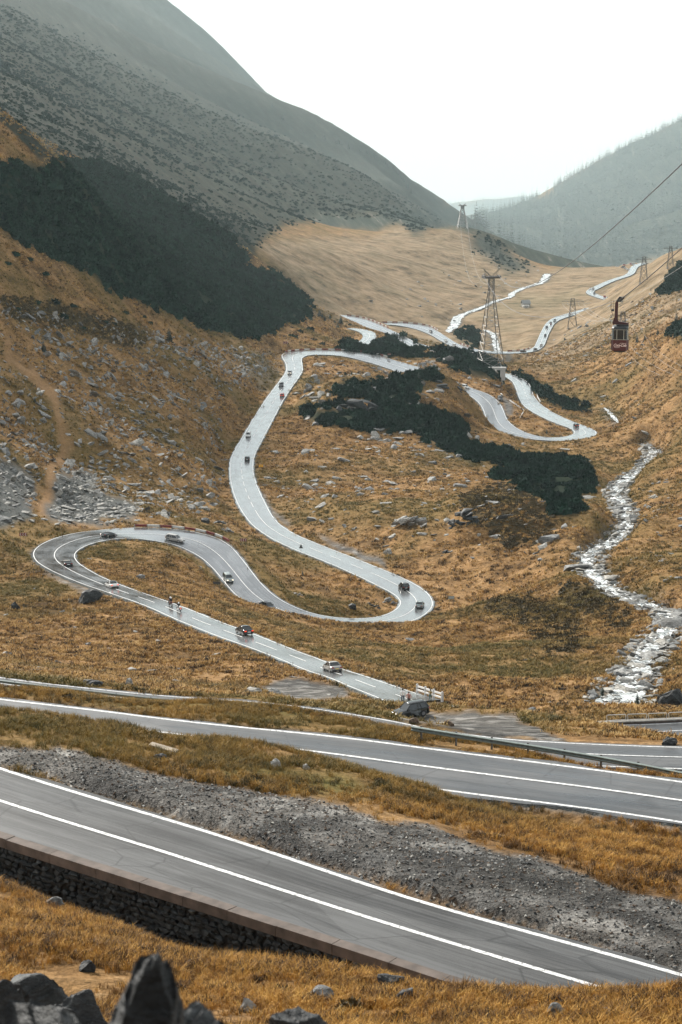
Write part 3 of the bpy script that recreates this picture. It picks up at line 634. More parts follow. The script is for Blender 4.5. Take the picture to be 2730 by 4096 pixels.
mud = t.ramp(t.noise(co, 0.45, 5, 0.65, dist=0.8), [(0.42, (0.0165, 0.01575, 0.015)), (0.54, (0.0825, 0.07875, 0.075)), (0.62, (0.195, 0.1913, 0.1837))])
gv = t.mix(0.6, gv, mud)
gv = t.mix(1.0, gv, t.ramp(t.noise(co, 0.12, 4, 0.6), [(0.40, (0.55, 0.55, 0.55)), (0.54, (1.7, 1.67, 1.62))]), 'MULTIPLY')
g = t.mix(gravel, g, gv)
t.base(g)
t.set(t.mix(gravel, (0.98, 0.98, 0.98), (0.6, 0.6, 0.6)), 0.04)
hh = t.math('ADD', t.math('MULTIPLY', n_fine, 1.0), t.math('MULTIPLY', n_blade, 0.35))
hh = t.math('ADD', hh, t.math('MULTIPLY', n_mid, 2.2))
t.bump(hh, 0.75, 0.55)
M_GROUND = t.m

# wet asphalt; u runs along the road, v across it, both in metres
def asphalt(name, dark, light, r0, r1, spec, bumpy=False):
    t = NT(name)
    uv = t.add('ShaderNodeUVMap', uv_map='along').outputs[0]
    co = t.coords()
    streak = t.noise(uv, 1.0, 5, 0.65, stretch=(0.10, 5.5, 1)); patch = t.noise(uv, 1.0, 4, 0.6, stretch=(0.11, 0.3, 1), dist=0.5); grit = t.noise(co, 22, 4, 0.85); fine = t.noise(uv, 1.0, 4, 0.7, stretch=(0.5, 14, 1))
    k = t.math('ADD', t.math('ADD', t.math('MULTIPLY', streak, 0.26), t.math('MULTIPLY', fine, 0.22)), t.math('ADD', t.math('MULTIPLY', patch, 0.34), t.math('MULTIPLY', grit, 0.26)))
    lane = t.noise(uv, 1.0, 3, 0.6, stretch=(0.012, 1.1, 1))
    k = t.math('ADD', k, t.math('MULTIPLY', t.math('SUBTRACT', lane, 0.5), 0.34))
    vo = t.add('ShaderNodeTexVoronoi'); mp = t.add('ShaderNodeMapping'); mp.inputs['Scale'].default_value = (0.09, 0.30, 1); t.link(uv, mp.inputs[0]); t.link(mp.outputs[0], vo.inputs['Vector']); vo.inputs['Scale'].default_value = 1.0
    sv = t.add('ShaderNodeSeparateColor'); t.link(vo.outputs['Color'], sv.inputs[0])
    k = t.math('ADD', k, t.math('MULTIPLY', t.math('SUBTRACT', sv.outputs[0], 0.5), 0.07))
    vc = t.add('ShaderNodeTexVoronoi', feature='DISTANCE_TO_EDGE'); mp2 = t.add('ShaderNodeMapping'); mp2.inputs['Scale'].default_value = (0.22, 0.5, 1); t.link(uv, mp2.inputs[0])
    wob = t.mix(0.12, mp2.outputs[0], t.add('ShaderNodeTexNoise').outputs['Color']); t.link(wob, vc.inputs['Vector']); vc.inputs['Scale'].default_value = 1.0
    crack = t.ramp(vc.outputs['Distance'], [(0.0, (0.25, 0.25, 0.25)), (0.012, (1, 1, 1))])
    t.base(t.mix(0.8, t.ramp(k, [(0.44, dark), (0.54, tuple((a + b) / 2 for a, b in zip(dark, light))), (0.63, light)]), crack, 'MULTIPLY'))
    wet = t.ramp(t.math('ADD', t.math('MULTIPLY', patch, 0.6), t.math('MULTIPLY', streak, 0.4)), [(0.36, (r0, r0, r0)), (0.64, (r1, r1, r1))])
    t.set(wet, spec)
    if bumpy: t.bump(grit, 0.25, 0.02)
    return t.m
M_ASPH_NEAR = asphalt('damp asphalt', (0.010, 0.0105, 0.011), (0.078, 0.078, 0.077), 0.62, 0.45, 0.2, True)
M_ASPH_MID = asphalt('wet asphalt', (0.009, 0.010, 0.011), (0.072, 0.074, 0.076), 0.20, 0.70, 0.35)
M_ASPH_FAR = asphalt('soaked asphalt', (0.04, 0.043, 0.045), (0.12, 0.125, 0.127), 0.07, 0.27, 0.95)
t = NT('road paint')
co = t.coords(); wearn = t.noise(co, 5.0, 6, 0.8)
t.base(t.ramp(wearn, [(0.36, (0.06, 0.06, 0.06)), (0.45, (0.40, 0.40, 0.39)), (0.60, (0.68, 0.68, 0.67))])); t.set(0.5, 0.4)
M_PAINT = t.m
t = NT('white water')
co = t.coords()
fo1 = t.noise(co, 0.9, 6, 0.75, dist=1.2); fo2 = t.noise(co, 0.28, 4, 0.6)
k = t.math('ADD', t.math('MULTIPLY', fo1, 0.65), t.math('MULTIPLY', fo2, 0.35))
t.base(t.ramp(k, [(0.39, (0.012, 0.016, 0.016)), (0.48, (0.17, 0.19, 0.19)), (0.56, (0.74, 0.76, 0.76))])); t.set(t.ramp(k, [(0.4, (0.12, 0.12, 0.12)), (0.6, (0.6, 0.6, 0.6))]), 0.5)
t.bump(fo1, 0.8, 0.4)
M_WATER = t.m

# ------------------------------------------------------------------ ground object
me = np_mesh('terrain', np.stack([X, Y, ZN], -1).reshape(-1, 3), grid_faces(NA, NL))
one = np.stack([np.maximum(np.clip(mk['gravel'] * 1.0, 0, 1), shoulder * 0.75), np.maximum(mk['pine'] * sstep(0.5, 2.5, ROAD_D), 0), mk['moss'], np.maximum(mk['scree'], wetbank * 0.8)], -1)
two = np.stack([mk['dirt'], mk['forest'] * (GR > 3000), mk['shrub'] * (GR > 960), mk['heath']], -1)
col_attr(me, 'cover_one', one.reshape(-1, 4)); col_attr(me, 'cover_two', two.reshape(-1, 4))
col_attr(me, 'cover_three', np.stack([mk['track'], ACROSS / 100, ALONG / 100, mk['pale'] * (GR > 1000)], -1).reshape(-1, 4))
terrain = link('terrain', me, M_GROUND)
tag(terrain, kind='structure')

# ------------------------------------------------------------------ road ribbons with painted lines
def ribbon(rows, smooth=True):
    """rows: list of (n,3) arrays across the ribbon."""
    n, m = len(rows[0]), len(rows)
    V = np.stack(rows, 1).reshape(-1, 3)
    i, j = np.meshgrid(np.arange(n - 1), np.arange(m - 1), indexing='ij')
    a = (i * m + j).ravel()
    return V, np.stack([a, a + 1, a + m + 1, a + m], -1)
UPV = np.array([0, 0, 1.0])
NAMES = {'a': 'road', 'b': 'road', 'c': 'road', 'd': 'road', 'e': 'road', 'g': 'road', 'h': 'road', 'i': 'road', 'j': 'road'}
ROAD_OBJ = {}
def build_road(key):
    L, Rr, q = ROADS[key]
    c = (L + Rr) / 2; w = np.linalg.norm(L - Rr, axis=1); rr = np.hypot(c[:, 0], c[:, 1])
    side = (Rr - L) / w[:, None]
    lift = (0.02 + rr * 0.00006)[:, None] * UPV
    over = 0.45 if key != 'a' else 0.3
    edge = 0.35 * fbm(q / 3.0, q * 0 + 3, 71, 3)[:, None]
    eL, eR0 = L - side * (over + edge) + lift, None
    rows = [eL]
    for f in (0.12, 0.3, 0.5, 0.7, 0.88):
        rows.append(L + (Rr - L) * f + lift + UPV * (0.06 * (1 - (2 * f - 1) ** 2)))
    edge2 = 0.35 * fbm(q / 3.0, q * 0 + 9, 72, 3)[:, None]
    eR = Rr + side * (over + edge2) + lift
    rows.append(eR)
    V, F = ribbon(rows)
    me = np_mesh('road', V, F)
    uv = me.uv_layers.new(name='along')
    m = len(rows); across = np.r_[-over, np.array([.12, .3, .5, .7, .88]) * w.mean(), w.mean() + over]
    U = np.repeat(q, m); W = np.tile(across, len(q))
    idx = F.ravel()
    uv.data.foreach_set('uv', np.stack([U[idx] + hash(key) % 97, W[idx]], -1).astype(np.float32).ravel())
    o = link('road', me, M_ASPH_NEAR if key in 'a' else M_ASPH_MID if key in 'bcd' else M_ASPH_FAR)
    tag(o, kind='structure')
    ROAD_OBJ[key] = o
    for e_, sg_ in ((eL, -1), (eR, 1)):
        if key == 'a' and sg_ == 1: continue
        V, F = ribbon([e_ - UPV * 0.01, e_ + side * (0.5 * sg_) - UPV * 0.75])
        link('shoulder', np_mesh('shoulder', V, F), M_GROUND, o)
    up = lift + UPV * (0.012 + rr * 0.00004)[:, None]
    lw = 0.11 if key in 'ab' else 0.095
    lw = (lw + np.clip(rr - 500, 0, 1200) * 0.00003)[:, None]
    if key not in 'gj':
        for nm, base in (('edge_line', L), ('edge_line', Rr)):
            if key == 'a' and base is Rr: continue
            s_ = side
            V, F = ribbon([base - s_ * lw + up, base + s_ * lw + up])
            link(nm, np_mesh('edge_line', V, F), M_PAINT, o)
    # centre line: solid in the bends, broken on the straights
    cc = c + UPV * 0.06 + up
    if key == 'a': cc = L + (Rr - L) * 0.56 + UPV * 0.055 + up
    tan = np.gradient(c, axis=0); ang = np.unwrap(np.arctan2(tan[:, 1], tan[:, 0]))
    on = np.ones(len(q), bool)
    if key == 'e':
        curv = np.abs(np.gradient(ang, q)); curv = np.convolve(curv, np.ones(25) / 25, 'same')
        on = (curv > 0.0022) | ((q % 16.0) < 11.5)
    st = 0
    segs = []
    for k in range(1, len(q) + 1):
        if k == len(q) or on[k] != on[st]:
            if on[st] and k - st >= 2: segs.append((st, k))
            st = k
    for (a, b) in segs:
        V, F = ribbon([(cc - side * lw)[a:b], (cc + side * lw)[a:b]])
        link('centre_line', np_mesh('centre_line', V, F), M_PAINT, o)
for key in ROADS: build_road(key)

# ------------------------------------------------------------------ stream
for si, (Pw, w, q) in enumerate(STREAMS):
    tn = np.gradient(Pw, axis=0); sd = np.stack([tn[:, 1], -tn[:, 0], 0 * q], -1); sd /= np.linalg.norm(sd, axis=1)[:, None]
    rr = np.hypot(Pw[:, 0], Pw[:, 1])
    ww = (w * (1 + 0.7 * fbm(q / 9, q * 0, 81, 4)))[:, None]
    rows = [Pw + sd * ww * f + UPV * ((0.12 * vnoise(q / 2.0, q * 0 + f * 5, 82))[:, None] - 0.16 + 0.22 * vnoise(Pw[:, 0] / 1.7 + f * 9, Pw[:, 1] / 1.7, 85)[:, None]) for f in np.linspace(-1.25, 1.25, 11)]
    V, F = ribbon(rows)
    o = link('stream', np_mesh('stream', V, F), M_WATER)
    tag(o, kind='structure')
# ------------------------------------------------------------------ shapes for scattered nature
def vis_at(x, y, eps=0.0015):
    a = np.arctan2(x, y); l = np.log(np.hypot(x, y))
    i = np.clip(np.searchsorted(AZ, a), 0, NA - 1); j = np.clip(np.searchsorted(LR, l) - 2, 0, NL - 1)
    return (ground_z(x, y) / np.hypot(x, y)) >= TMAX[i, j] - eps
def scatter(n, r0, r1, a0=-13, a1=13):
    a = np.radians(rng.uniform(a0, a1, n)); r = np.sqrt(rng.uniform(r0 * r0, r1 * r1, n))
    x = r * np.sin(a); y = r * np.cos(a); z = ground_z(x, y)
    u, v = project(np.stack([x, y, z], -1))
    return x, y, z, r, u, v
def lookup(G, x, y):
    a = np.arctan2(x, y); l = np.log(np.hypot(x, y))
    return G[np.clip(np.searchsorted(AZ, a), 0, NA - 1), np.clip(np.searchsorted(LR, l), 0, NL - 1)]

def gn_scatter(name, pos, rot, scl, sources, kind='stuff', parent=None):
    me = bpy.data.meshes.new(name)
    pos = np.asarray(pos, np.float32); n = len(pos)
    me.vertices.add(n); me.vertices.foreach_set('co', pos.ravel())
    for nm, tp, arr in (('rot', 'FLOAT_VECTOR', rot), ('scl', 'FLOAT_VECTOR', scl)):
        at = me.attributes.new(nm, tp, 'POINT'); at.data.foreach_set('vector', np.asarray(arr, np.float32).ravel())
    at = me.attributes.new('pick', 'INT', 'POINT'); at.data.foreach_set('value', rng.integers(0, len(sources), n).astype(np.int32))
    o = link(name, me, None, parent)
    ng = bpy.data.node_groups.new(name, 'GeometryNodeTree')
    ng.interface.new_socket('Geometry', in_out='INPUT', socket_type='NodeSocketGeometry'); ng.interface.new_socket('Geometry', in_out='OUTPUT', socket_type='NodeSocketGeometry')
    N_, L_ = ng.nodes, ng.links
    gi = N_.new('NodeGroupInput'); go = N_.new('NodeGroupOutput'); ip = N_.new('GeometryNodeInstanceOnPoints'); jn = N_.new('GeometryNodeJoinGeometry')
    for s in reversed(sources):
        oi = N_.new('GeometryNodeObjectInfo'); oi.inputs['Object'].default_value = s; oi.inputs['As Instance'].default_value = True
        L_.new(oi.outputs['Geometry'], jn.inputs[0])
    L_.new(gi.outputs[0], ip.inputs['Points']); L_.new(jn.outputs[0], ip.inputs['Instance'])
    ip.inputs['Pick Instance'].default_value = True
    def named(nm, tp):
        a = N_.new('GeometryNodeInputNamedAttribute'); a.data_type = tp; a.inputs['Name'].default_value = nm
        return a.outputs['Attribute']
    L_.new(named('pick', 'INT'), ip.inputs['Instance Index'])
    er = N_.new('FunctionNodeEulerToRotation'); L_.new(named('rot', 'FLOAT_VECTOR'), er.inputs[0]); L_.new(er.outputs[0], ip.inputs['Rotation'])
    L_.new(named('scl', 'FLOAT_VECTOR'), ip.inputs['Scale'])
    L_.new(ip.outputs[0], go.inputs[0])
    md = o.modifiers.new('scatter', 'NODES'); md.node_group = ng
    if kind: o['kind'] = kind
    return o
def source(name, me, mat):
    me.materials.append(mat)
    return bpy.data.objects.new(name, me)

def hull_mesh(name, n, dims, rnd, bevel=0.0, smooth=False):
    bm = bmesh.new()
    for _ in range(n):
        p = [rnd.uniform(-1, 1) for _ in range(3)]
        k = max(abs(c) for c in p); p = [c / k * rnd.uniform(0.75, 1.0) if rnd.random() < 0.75 else c for c in p]
        bm.verts.new([p[0] * dims[0], p[1] * dims[1], p[2] * dims[2]])
    res = bmesh.ops.convex_hull(bm, input=bm.verts)
    bmesh.ops.delete(bm, geom=[g for g in bm.verts if not g.link_faces], context='VERTS')
    me = bpy.data.meshes.new(name); bm.to_mesh(me); bm.free()
    return me
def crag_mesh(name, seed, dims, sub=3, rough=0.35, lo_=0.52, hi_=0.9):
    """a broken, layered outcrop: cut planes and ledges on a ball."""
    rnd = random.Random(seed)
    bm = bmesh.new(); bmesh.ops.create_icosphere(bm, subdivisions=sub, radius=1.0)
    planes = []
    for _ in range(11):
        d = Vector((rnd.gauss(0, 1), rnd.gauss(0, 1), rnd.gauss(0, 0.8))).normalized(); planes.append((d, rnd.uniform(lo_, hi_)))
    dip = Vector((rnd.uniform(-.5, .5), rnd.uniform(-.5, .5), 1)).normalized()
    for v in bm.verts:
        p = v.co.copy()
        for d, h in planes:
            e = p.dot(d) - h
            if e > 0: p -= d * e * 0.93
        s = p.dot(dip) * 5 + seed
        led = (s - math.floor(s)); p *= 1 + rough * 0.30 * (led - 0.5)
        nz = float(fbm(np.array(p.x * 2.3 + seed), np.array(p.y * 2.3 + p.z * 1.7), seed, 3)); p *= 1 + rough * 0.5 * nz
        v.co = Vector((p.x * dims[0], p.y * dims[1], p.z * dims[2]))
    me = bpy.data.meshes.new(name); bm.to_mesh(me); bm.free()
    return me

t = NT('lichened rock')
co = t.coords(); oi = t.add('ShaderNodeObjectInfo')
gco = t.add('ShaderNodeNewGeometry')
st = t.noise(gco.outputs['Position'], 1.6, 6, 0.75, stretch=(1, 1, 2.6)); sp2 = t.noise(gco.outputs['Position'], 0.35, 4, 0.6)
c1 = t.ramp(st, [(0.30, (0.018, 0.019, 0.019)), (0.42, (0.13, 0.13, 0.125)), (0.55, (0.31, 0.305, 0.29)), (0.72, (0.52, 0.51, 0.48))])
c1 = t.mix(t.ramp(sp2, [(0.4, (0, 0, 0)), (0.7, (0.55, 0.55, 0.55))]), c1, (0.075, 0.062, 0.042))
c1 = t.mix(1.0, c1, t.ramp(oi.outputs['Random'], [(0.0, (0.5, 0.52, 0.54)), (0.5, (0.85, 0.85, 0.84)), (1.0, (1.15, 1.12, 1.05))]), 'MULTIPLY')
t.base(c1); t.set(0.78, 0.35); t.bump(st, 0.7, 0.25)
M_ROCK = t.m
t = NT('dark wet rock')
gco = t.add('ShaderNodeNewGeometry')
st = t.noise(gco.outputs['Position'], 2.2, 6, 0.75, stretch=(1, 1, 2.2)); ln = t.noise(gco.outputs['Position'], 0.8, 5, 0.7)
c1 = t.ramp(st, [(0.34, (0.006, 0.007, 0.007)), (0.52, (0.022, 0.024, 0.025)), (0.74, (0.075, 0.08, 0.08))])
c1 = t.mix(t.ramp(ln, [(0.63, (0, 0, 0)), (0.72, (0.5, 0.5, 0.5))]), c1, (0.17, 0.18, 0.175))
t.base(c1); t.set(0.6, 0.2); t.bump(st, 1.0, 0.12)
M_DARKROCK = t.m

rnd = random.Random(11)
ROCK_ME = []
for k in range(12):
    a = rnd.uniform(0.75, 1.3); b = rnd.uniform(0.5, 0.9); c = rnd.uniform(0.22, 0.55)
    m_ = hull_mesh('boulder', rnd.randint(13, 20), (a, b, c), rnd); m_.materials.append(M_ROCK); ROCK_ME.append(m_)
ROCK_SRC = [bpy.data.objects.new('boulder_source', m_) for m_ in ROCK_ME]

# ------------------------------------------------------------------ boulders
DENS = [  # outline, boulders per square metre, median size, spread, range limits, group, label
    ([(-480, 1150), (0, 1200), (300, 1270), (600, 1320), (850, 1370), (1060, 1420), (1100, 1480), (1010, 1530), (900, 1560), (870, 1660), (905, 1780), (890, 1900), (860, 2030), (700, 2075), (-480, 2110)], 0.20, 0.62, 0.58, (480, 1250), 'boulders strewn over the brown slope above the upper bend', 'pale grey slab among boulders strewn on the brown slope beside the uphill track'),
    (SCREE[0], 0.30, 0.62, 0.40, (440, 700), 'scree slabs', 'blue grey slab in the dark scree fan above the looping bend'),
    (SCREE[1], 0.34, 0.6, 0.40, (440, 720), 'scree slabs', 'blue grey slab in the dark scree fan above the looping bend'),
    ([(1200, 1600), (1260, 1460), (1500, 1460), (1720, 1400), (1960, 1420), (2020, 1500), (2000, 1570), (1870, 1560), (1850, 1620), (1900, 1700), (1900, 1760), (1700, 1770), (1400, 1770), (1240, 1720)], 0.045, 1.3, 0.55, (820, 1300), 'boulders on the pine covered knoll', 'rough grey boulder poking out of the dark pine knoll below the pylon'),
    ([(1040, 1800), (1300, 1790), (1900, 1760), (2300, 1780), (2380, 1820), (2400, 2000), (2330, 2120), (2250, 2230), (2000, 2300), (1800, 2170), (1500, 2180), (1200, 2100), (1060, 1950)], 0.032, 0.72, 0.58, (500, 950), 'boulders on the meadow inside the bends', 'weathered grey boulder on the tawny meadow between stream and straight road'),
    ([(2360, 2180), (2480, 2120), (2560, 1950), (2900, 1850), (2900, 2900), (2560, 2860), (2480, 2800), (2560, 2620), (2700, 2500), (2560, 2420), (2400, 2330)], 0.055, 0.52, 0.5, (270, 760), 'boulders beside the stream', 'grey boulder in the rocky grass on the bank of the white stream'),
    ([(2080, 1460), (2250, 1340), (2480, 1200), (2900, 1000), (2900, 1850), (2600, 1800), (2480, 1700), (2380, 1620)], 0.0085, 0.85, 0.5, (700, 2400), 'boulders on the far grassy slope', 'grey boulder on the tawny slope below the cable car'),
    ([(-400, 2280), (130, 2290), (300, 2360), (700, 2510), (1300, 2740), (1480, 2800), (1000, 2800), (400, 2720), (-400, 2650)], 0.014, 0.48, 0.45, (250, 480), 'boulders below the long straight', 'grey boulder in the orange grass below the long straight road'),
    ([(1080, 2230), (1500, 2360), (1600, 2420), (1500, 2460), (1200, 2440), (1080, 2350), (1020, 2200)], 0.010, 0.5, 0.45, (440, 620), 'boulders inside the inner bend', 'grey boulder on the tongue of grass inside the inner bend'),
    ([(300, 2240), (450, 2180), (760, 2200), (900, 2360), (1000, 2440), (1300, 2560), (1700, 2540), (2200, 2400), (2500, 2560), (2450, 2700), (2200, 2850), (1700, 2740), (1300, 2620), (800, 2440), (450, 2320)], 0.006, 0.5, 0.45, (270, 560), 'boulders in the grass by the loop', 'grey boulder in the tufted grass between the looping road and the bridge'),
    ([(1260, 1240), (1500, 1180), (2000, 1040), (2150, 1060), (2160, 1130), (1900, 1300), (1600, 1280)], 0.0016, 1.6, 0.5, (1700, 3100), 'boulders on the valley side', 'distant grey boulder on the bare valley side beyond the far bends'),
]
RX, RY, RZ_, RS, RG = [], [], [], [], []
for gi_, (poly, dens, med, sig, (r0, r1), grp, lab) in enumerate(DENS):
    m_ = poly_mask([poly], 2)
    area = math.radians(26) * (r1 * r1 - r0 * r0) / 2
    n_ = int(area * dens)
    x, y, z, r, u, v = scatter(n_, r0, r1)
    clump = fbm(x / 26, y / 26, 90 + gi_, 3) * 0.9 + 0.62
    keep = (mask_at(m_, u, v) * np.clip(clump, 0.06, 1.3) > rng.uniform(0, 1, n_)) & (lookup(ROAD_D, x, y) > 1.4) & (u > -420) & (u < 3150) & (lookup(mk['dirt'], x, y) < 0.6) & (lookup(mk['track'], x, y) < 0.5)
    keep &= ~((lookup(mk['pine'], x, y) > 0.5) & (rng.uniform(0, 1, n_) < (0.55 if gi_ == 3 else 0.9)))
    x, y, z = x[keep], y[keep], z[keep]
    s = np.minimum(med * np.exp(rng.normal(0, sig, len(x))), 2.5)
    RX.append(x); RY.append(y); RZ_.append(z); RS.append(s); RG.append(np.full(len(x), gi_))
# stones along the stream
for Pw, w, q in STREAMS[:3]:
    n_ = 4200
    k = rng.integers(2, len(Pw) - 2, n_); k = k[np.hypot(Pw[k, 0], Pw[k, 1]) < 900]
    off = rng.normal(0, 1, len(k)); off = np.sign(off) * (w[k] * rng.uniform(0.1, 2.6, len(k)))
    tn = Pw[k + 1] - Pw[k - 1]; nrm = np.stack([tn[:, 1], -tn[:, 0]], -1); nrm /= np.linalg.norm(nrm, axis=1)[:, None]
    x = Pw[k, 0] + nrm[:, 0] * off; y = Pw[k, 1] + nrm[:, 1] * off
    keep = lookup(ROAD_D, x, y) > 1.5
    x, y = x[keep], y[keep]; s = 0.48 * np.exp(rng.normal(0, 0.5, len(x)))
    RX.append(x); RY.append(y); RZ_.append(np.maximum(ground_z(x, y), Pw[k][keep][:, 2] - 0.35)); RS.append(s); RG.append(np.full(len(x), 100))
RX, RY, RZ_, RS, RG = map(np.concatenate, (RX, RY, RZ_, RS, RG))
dist = np.hypot(RX, RY)
pix = np.where(vis_at(RX, RY) & (np.abs(np.arctan2(RX, RY)) < R(8.9)), RS / dist, 0)
pix[dist < 270] = 0
order = np.argsort(-np.where(RG == 100, pix * 0.72, pix))[:290]
solo = np.zeros(len(RX), bool); solo[order] = True
solo &= pix > 0
nrmv = slope_n(RX, RY, 3.0)
tiltx = -nrmv[:, 1] + rng.normal(0, 0.16, len(RX)); tilty = nrmv[:, 0] + rng.normal(0, 0.16, len(RX)); yaw = rng.uniform(0, 6.28, len(RX))
STREAM_LAB = ('stones in the stream bed', 'dark wet stone in the foaming stream bed')
for k in np.nonzero(solo)[0]:
    o = link('boulder', ROCK_ME[int(rng.integers(0, len(ROCK_ME)))])
    s = RS[k]
    o.location = (RX[k], RY[k], RZ_[k] + s * 0.12); o.rotation_euler = (tiltx[k], tilty[k], yaw[k]); o.scale = (s, s, s * rng.uniform(0.7, 1.1))
    g_, l_ = STREAM_LAB if RG[k] == 100 else DENS[int(RG[k])][5:7]
    big = 'big' if s > 1.7 else 'middling' if s > 1.1 else 'small'
    shp = 'flat' if max(v_.co.z for v_ in o.data.vertices) < 0.34 else 'blocky'
    tag(o, f'{big} {shp} ' + l_, 'boulder', f'{g_}, {big} {shp}')
rest = ~solo
sc = RS[rest][:, None] * np.stack([np.ones(rest.sum()), np.ones(rest.sum()), rng.uniform(0.6, 1.1, rest.sum())], -1)
gn_scatter('rubble', np.stack([RX, RY, RZ_ + RS * 0.1], -1)[rest], np.stack([tiltx, tilty, yaw], -1)[rest], sc, ROCK_SRC)['label'] = 'loose grey stones scattered over the grassy slopes'
print('rocks', len(RX), solo.sum())

# named rocks: photo position of the foot, width and height in photo pixels, shape, label
NAMED = [
    (360, 2412, 104, 50, 'dark', 'big dark boulder beside the outer edge of the looping bend'),
    (62, 2440, 34, 30, 'dark', 'squat dark boulder topped beside a flat slab in orange grass'),
    (1640, 2105, 150, 70, 'pale', 'broad pale outcrop of tilted slabs on the tawny meadow'),
    (1790, 2222, 62, 46, 'dark', 'black hollowed boulder leaning over on the meadow'),
    (1440, 1648, 195, 82, 'dark', 'wide dark outcrop face at the crest of the pine knoll'),
    (1762, 1560, 92, 66, 'dark', 'tall dark crag above the road end on the pine knoll'),
    (1840, 1580, 60, 60, 'dark', 'dark crag at the corner where the road comes out'),
    (1860, 2110, 150, 110, 'dark', 'dark broken outcrop at the edge of the heather bank'),
    (1800, 1452, 34, 30, 'pale', 'upright pale boulder standing on the pine covered crest'),
    (1720, 1478, 70, 46, 'pale', 'rounded pale outcrop between the road and the pine crest'),
    (1560, 2418, 70, 36, 'pale', 'pale slab on the lip of the bank inside the inner bend'),
    (1490, 2432, 70, 34, 'dark', 'dark rock undercut in the bank inside the inner bend'),
    (1410, 2440, 40, 26, 'dark', 'dark stone block low in the cut bank of the inner bend'),
    (1185, 2385, 56, 26, 'pale', 'long pale boulder at the start of the inner bend'),
    (1553, 2218, 44, 22, 'pale', 'pale flat topped boulder lying by the inner meadow verge'),
    (905, 2130, 66, 32, 'pale', 'long tilted slab behind the red and white barrier'),
    (880, 2098, 60, 26, 'dark', 'dark layered rocks behind the red and white barrier'),
    (820, 2092, 46, 20, 'dark', 'low dark ledge on the grass above the barrier'),
    (372, 2742, 80, 22, 'dark', 'low dark boulder just behind the long steel guardrail'),
    (518, 2745, 40, 36, 'pale', 'pale rounded boulder just behind the long steel guardrail'),
    (565, 2318, 40, 18, 'pale', 'flat white boulder on the grass island of the loop'),
    (2682, 2985, 56, 38, 'dark', 'rounded dark boulder on the verge beside the bridge road'),
    (2690, 2830, 130, 80, 'dark', 'large mottled boulder above the bridge railing'),
    (1655, 2895, 44, 24, 'brown', 'brown boulder in the grass in front of the parked estate'),
    (1800, 2905, 46, 22, 'brown', 'low brown boulder on the grass lip by the wet pullout'),
    (1508, 2810, 40, 22, 'pale', 'flat topped boulder on the grass by the road end'),
    (2130, 2852, 60, 20, 'pale', 'flat pale slab on the grass behind the wet pullout'),
    (1105, 3075, 46, 40, 'pale', 'pale knobbly stone in the grass bank between the two roads'),
    (1225, 3078, 32, 22, 'pale', 'small pale stone with a pointed top on the grass bank'),
    (640, 3040, 54, 24, 'dark', 'small teal grey stone beside the concrete slab'),
    (815, 3740, 125, 80, 'dark', 'dark angular block at the foot of the dry stone wall'),
    (1140, 3800, 80, 60, 'dark', 'dark slab leaning at the foot of the dry stone wall'),
    (1560, 3955, 130, 70, 'dark', 'blue black rock on the bank below the wall end'),
    (1620, 4020, 110, 70, 'dark', 'dark jagged rock in the orange grass at the slope foot'),
    (215, 3630, 80, 34, 'pale', 'thin pale slab in the golden grass bank'),
    (990, 4050, 70, 60, 'pale', 'split pale stone in the golden grass bank'),
    (2220, 4075, 90, 60, 'pale', 'pale pointed stone on the grass crest by the road'),
    (2420, 4068, 110, 34, 'pale', 'flat pale slab let into the grassy crest by the road'),
    (345, 3890, 70, 46, 'dark', 'dark half buried stone in the golden grass bank'),
    (1290, 4010, 120, 60, 'pale', 'white streaked slab beside a dark heather tuft'),
]
M_BROWNROCK = plain('brown rock', (0.09, 0.062, 0.042), 0.85, 0.3, vary=0.5, scale=3)
for k, (u, v, wp, hp, kd, lab) in enumerate(NAMED):
    g0 = ground_at(u, v)
    r_ = math.hypot(g0.x, g0.y); sc_ = FPX / r_
    w_ = wp / sc_; h_ = hp / sc_; mt_ = {'dark': M_DARKROCK, 'pale': M_ROCK, 'brown': M_BROWNROCK}[kd]
    if wp >= 56 and r_ > 300 and k > 1:                    # an outcrop: tilted slabs leaning on each other
        root = empty('rock_outcrop', g0); tag(root, lab, 'outcrop'); dip = rnd.uniform(-.5, .5)
        nsl = 9 + int(wp > 100) * 7
        for q_ in range(nsl):
            f = (q_ + .5) / nsl * 2 - 1; s_ = w_ * rnd.uniform(.09, .2) * (1.25 - abs(f) * .6)
            o = link('slab', hull_mesh('slab', 16, (s_, s_ * rnd.uniform(.5, .8), s_ * rnd.uniform(.28, .5)), rnd), M_ROCK if (kd == 'dark' and rnd.random() < .08) else mt_, root)
            o.location = (f * w_ * .46 + rnd.uniform(-.06, .06) * w_, w_ * rnd.uniform(-.1, .3), h_ * (1 - abs(f) ** 1.5) * rnd.uniform(.1, .6)); o.rotation_euler = (rnd.uniform(-.2, .6), dip + rnd.uniform(-.3, .3), rnd.uniform(-.7, .7))
        continue
    m_ = crag_mesh('boulder', 200 + k, (w_ * 0.58, w_ * 0.42, h_ * 0.75), 3, 0.42)
    o = link('boulder', m_, mt_)
    o.location = (g0.x, g0.y + w_ * 0.25, g0.z + h_ * 0.25); o.rotation_euler = (0, 0, rnd.uniform(-0.5, 0.5))
    tag(o, lab, 'boulder')
